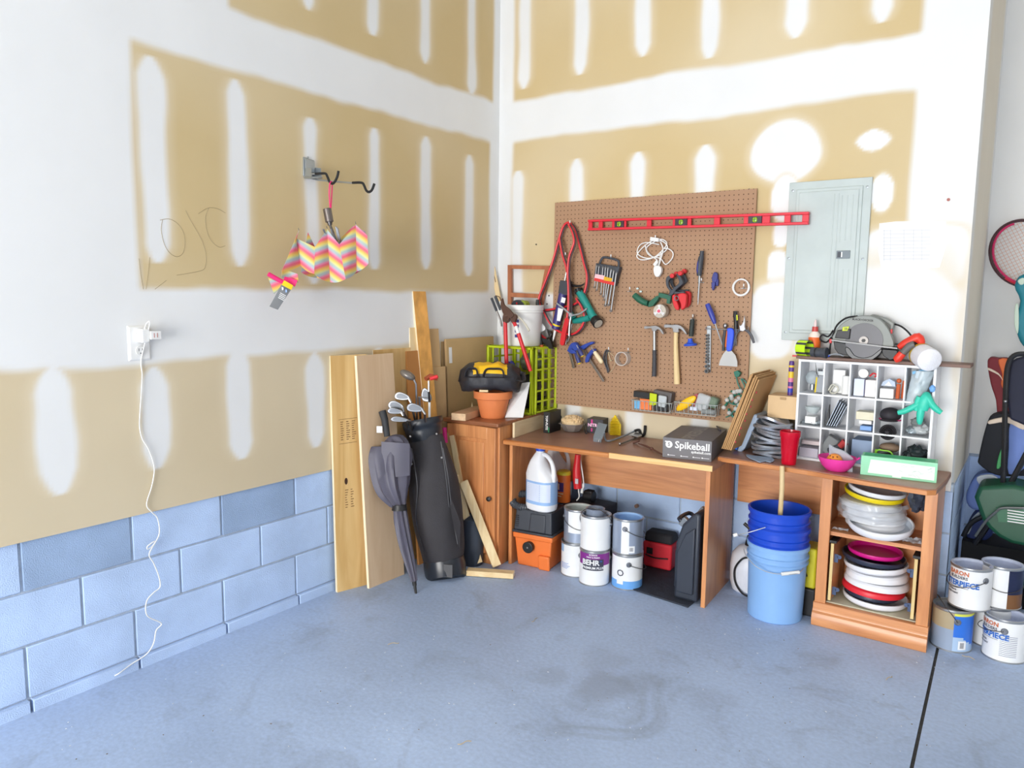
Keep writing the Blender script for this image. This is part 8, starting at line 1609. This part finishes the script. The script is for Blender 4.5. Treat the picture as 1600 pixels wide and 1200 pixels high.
ce = V((3.06, -.085, 0)); can('open paint can behind the one at the right edge of the photo', ce, yawto(ce), True, canw, bail=None, inner=mp)
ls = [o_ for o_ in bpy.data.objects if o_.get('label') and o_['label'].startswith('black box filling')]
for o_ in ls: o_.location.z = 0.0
# small litter on the floor
lit = mat('dry_grass', (190, 172, 140), .9); rnd = random.Random(21)
for i, (u, v, lab) in enumerate(((613, 1006, 'curled dry wood shaving on the floor in front of the golf bag'), (728, 1160, 'thin dry stalk on the floor near the bottom of the photo'), (350, 985, 'brown crumb in the gap at the foot of the left wall'), (1515, 1028, 'bits of dry straw on the floor in front of the paint cans'), (1388, 950+110, 'pale speck on the floor right of the middle'), (836, 968, 'short dry straw on the floor in front of the desk'))):
    b = B(); c = pf(u, v, .003); a = rnd.random()*6; d = V((cos(a), sin(a), 0)); b.tube([c-d*.02, c+V((0, .004, .003)), c+d*.02+V((.004, 0, 0)), c+d*.03], .0016, 5, k=4); solo('debris', lab, 'debris', b, lit)

b = B(); rnd = random.Random(33)
for i in range(150):
    u, v = 60+rnd.random()*1500, 960+rnd.random()*235
    if v < 1120-.37*u+30: continue
    c = pf(u, v, .0015); a = rnd.random()*6; L_ = .002+.005*rnd.random(); b.box(c, (L_, .0022, .0018), rnd.choice((0, 0, 1)), (0, 0, a))
solo('floor_crumbs', 'scattered pale and brown crumbs and grit over the grey concrete floor', 'debris', b, [mat('crumb_pale', (214, 218, 224), .9), mat('crumb_brown', (120, 104, 90), .9)], kind='stuff', smooth=False)
import numpy as np
def R(yaw,pitch,roll):
    # camera forward: yaw measured from +Y toward +X, pitch down positive
    f=np.array([np.sin(yaw)*np.cos(pitch),np.cos(yaw)*np.cos(pitch),-np.sin(pitch)])
    r=np.array([np.cos(yaw),-np.sin(yaw),0]); u=np.cross(r,f)
    c,s=np.cos(roll),np.sin(roll)
    return c*r+s*u, -s*r+c*u, f
def proj(p,P):
    r,u,f=R(*p[1:4]); d=np.asarray(P)-p[4:7]
    z=d@f
    return np.array([800+p[0]*(d@r)/z, 600-p[0]*(d@u)/z])
B=.4064
pts=[]
def add(k,off,z,uv): pts.append((k,off,z,uv))
Z3,Z2,Z1=.045,.248,.451
rows=[(0,'T',Z1,[(26,845),(202,803.5),(342,772),(457,746)],[(35,920.6),(206,874.5),(345,836.7),(458.7,805)]),
(.5,Z1,Z2,[(129.4,908.4),(284,859.4),(407.3,824),(511.8,794.7)],[(134,977.8),(285.5,927),(409,884),(514,849.7)]),
(0,Z2,Z3,[(39,1018),(209.5,952),(348.7,912),(462.4,872)],[(46.3,1094),(213,1027.5),(351,972),(465,930)])]
# params: f,yaw,pitch,roll,cx,cy,cz,y0,ztop,y03, px,pz,W,Hh, zc1..4
def res(p,full=False):
    o=[]
    for ri,(off,zt,zb,T,Bt) in enumerate(rows):
        for k,(a,b) in enumerate(zip(T,Bt)):
            y=(p[9] if ri==2 else p[7])+(k+off)*B
            o+=list(proj(p,[0,y,p[8] if zt=='T' else zt])-a)
            o+=list(proj(p,[0,y,zb])-b)
    for i,uv in enumerate([(782.5,0),(779.5,180),(778,280),(777,365)]):
        o+=list((proj(p,[0,0,p[14+i]])-uv)*2)
    x,z,W,H=p[10:14]
    for dx,dz,uv in [(0,H,(871.2,316.2)),(W,H,(1192,295.8)),(0,0,(868.8,630.9)),(W,0,(1173,662))]:
        o+=list(proj(p,[x+dx,-.01,z+dz])-uv)
    return np.array(o)
def lm(p):
    lam=1e-3; r=res(p)
    for it in range(400):
        J=np.array([(res(p+np.eye(len(p))[i]*1e-6)-r)/1e-6 for i in range(len(p))]).T
        A=J.T@J; d=np.linalg.solve(A+lam*np.diag(np.diag(A)+1e-9),-J.T@r)
        r2=res(p+d)
        if r2@r2<r@r: p=p+d; r=r2; lam/=3
        else: lam*=4
        if lam>1e12:break
    return p,r
if __name__=='__main__':
    p0=np.array([1300,-.5,.1,0,2,-4,1.5,-2.6,.64,-2.6,.5,1.,1.2,1.2,2.8,2.3,2,1.8])
    p,r=lm(p0)
    print(np.round(p,4).tolist()); print(np.sqrt((r@r)/len(r))); print(np.round(r,1).reshape(-1,2).tolist())
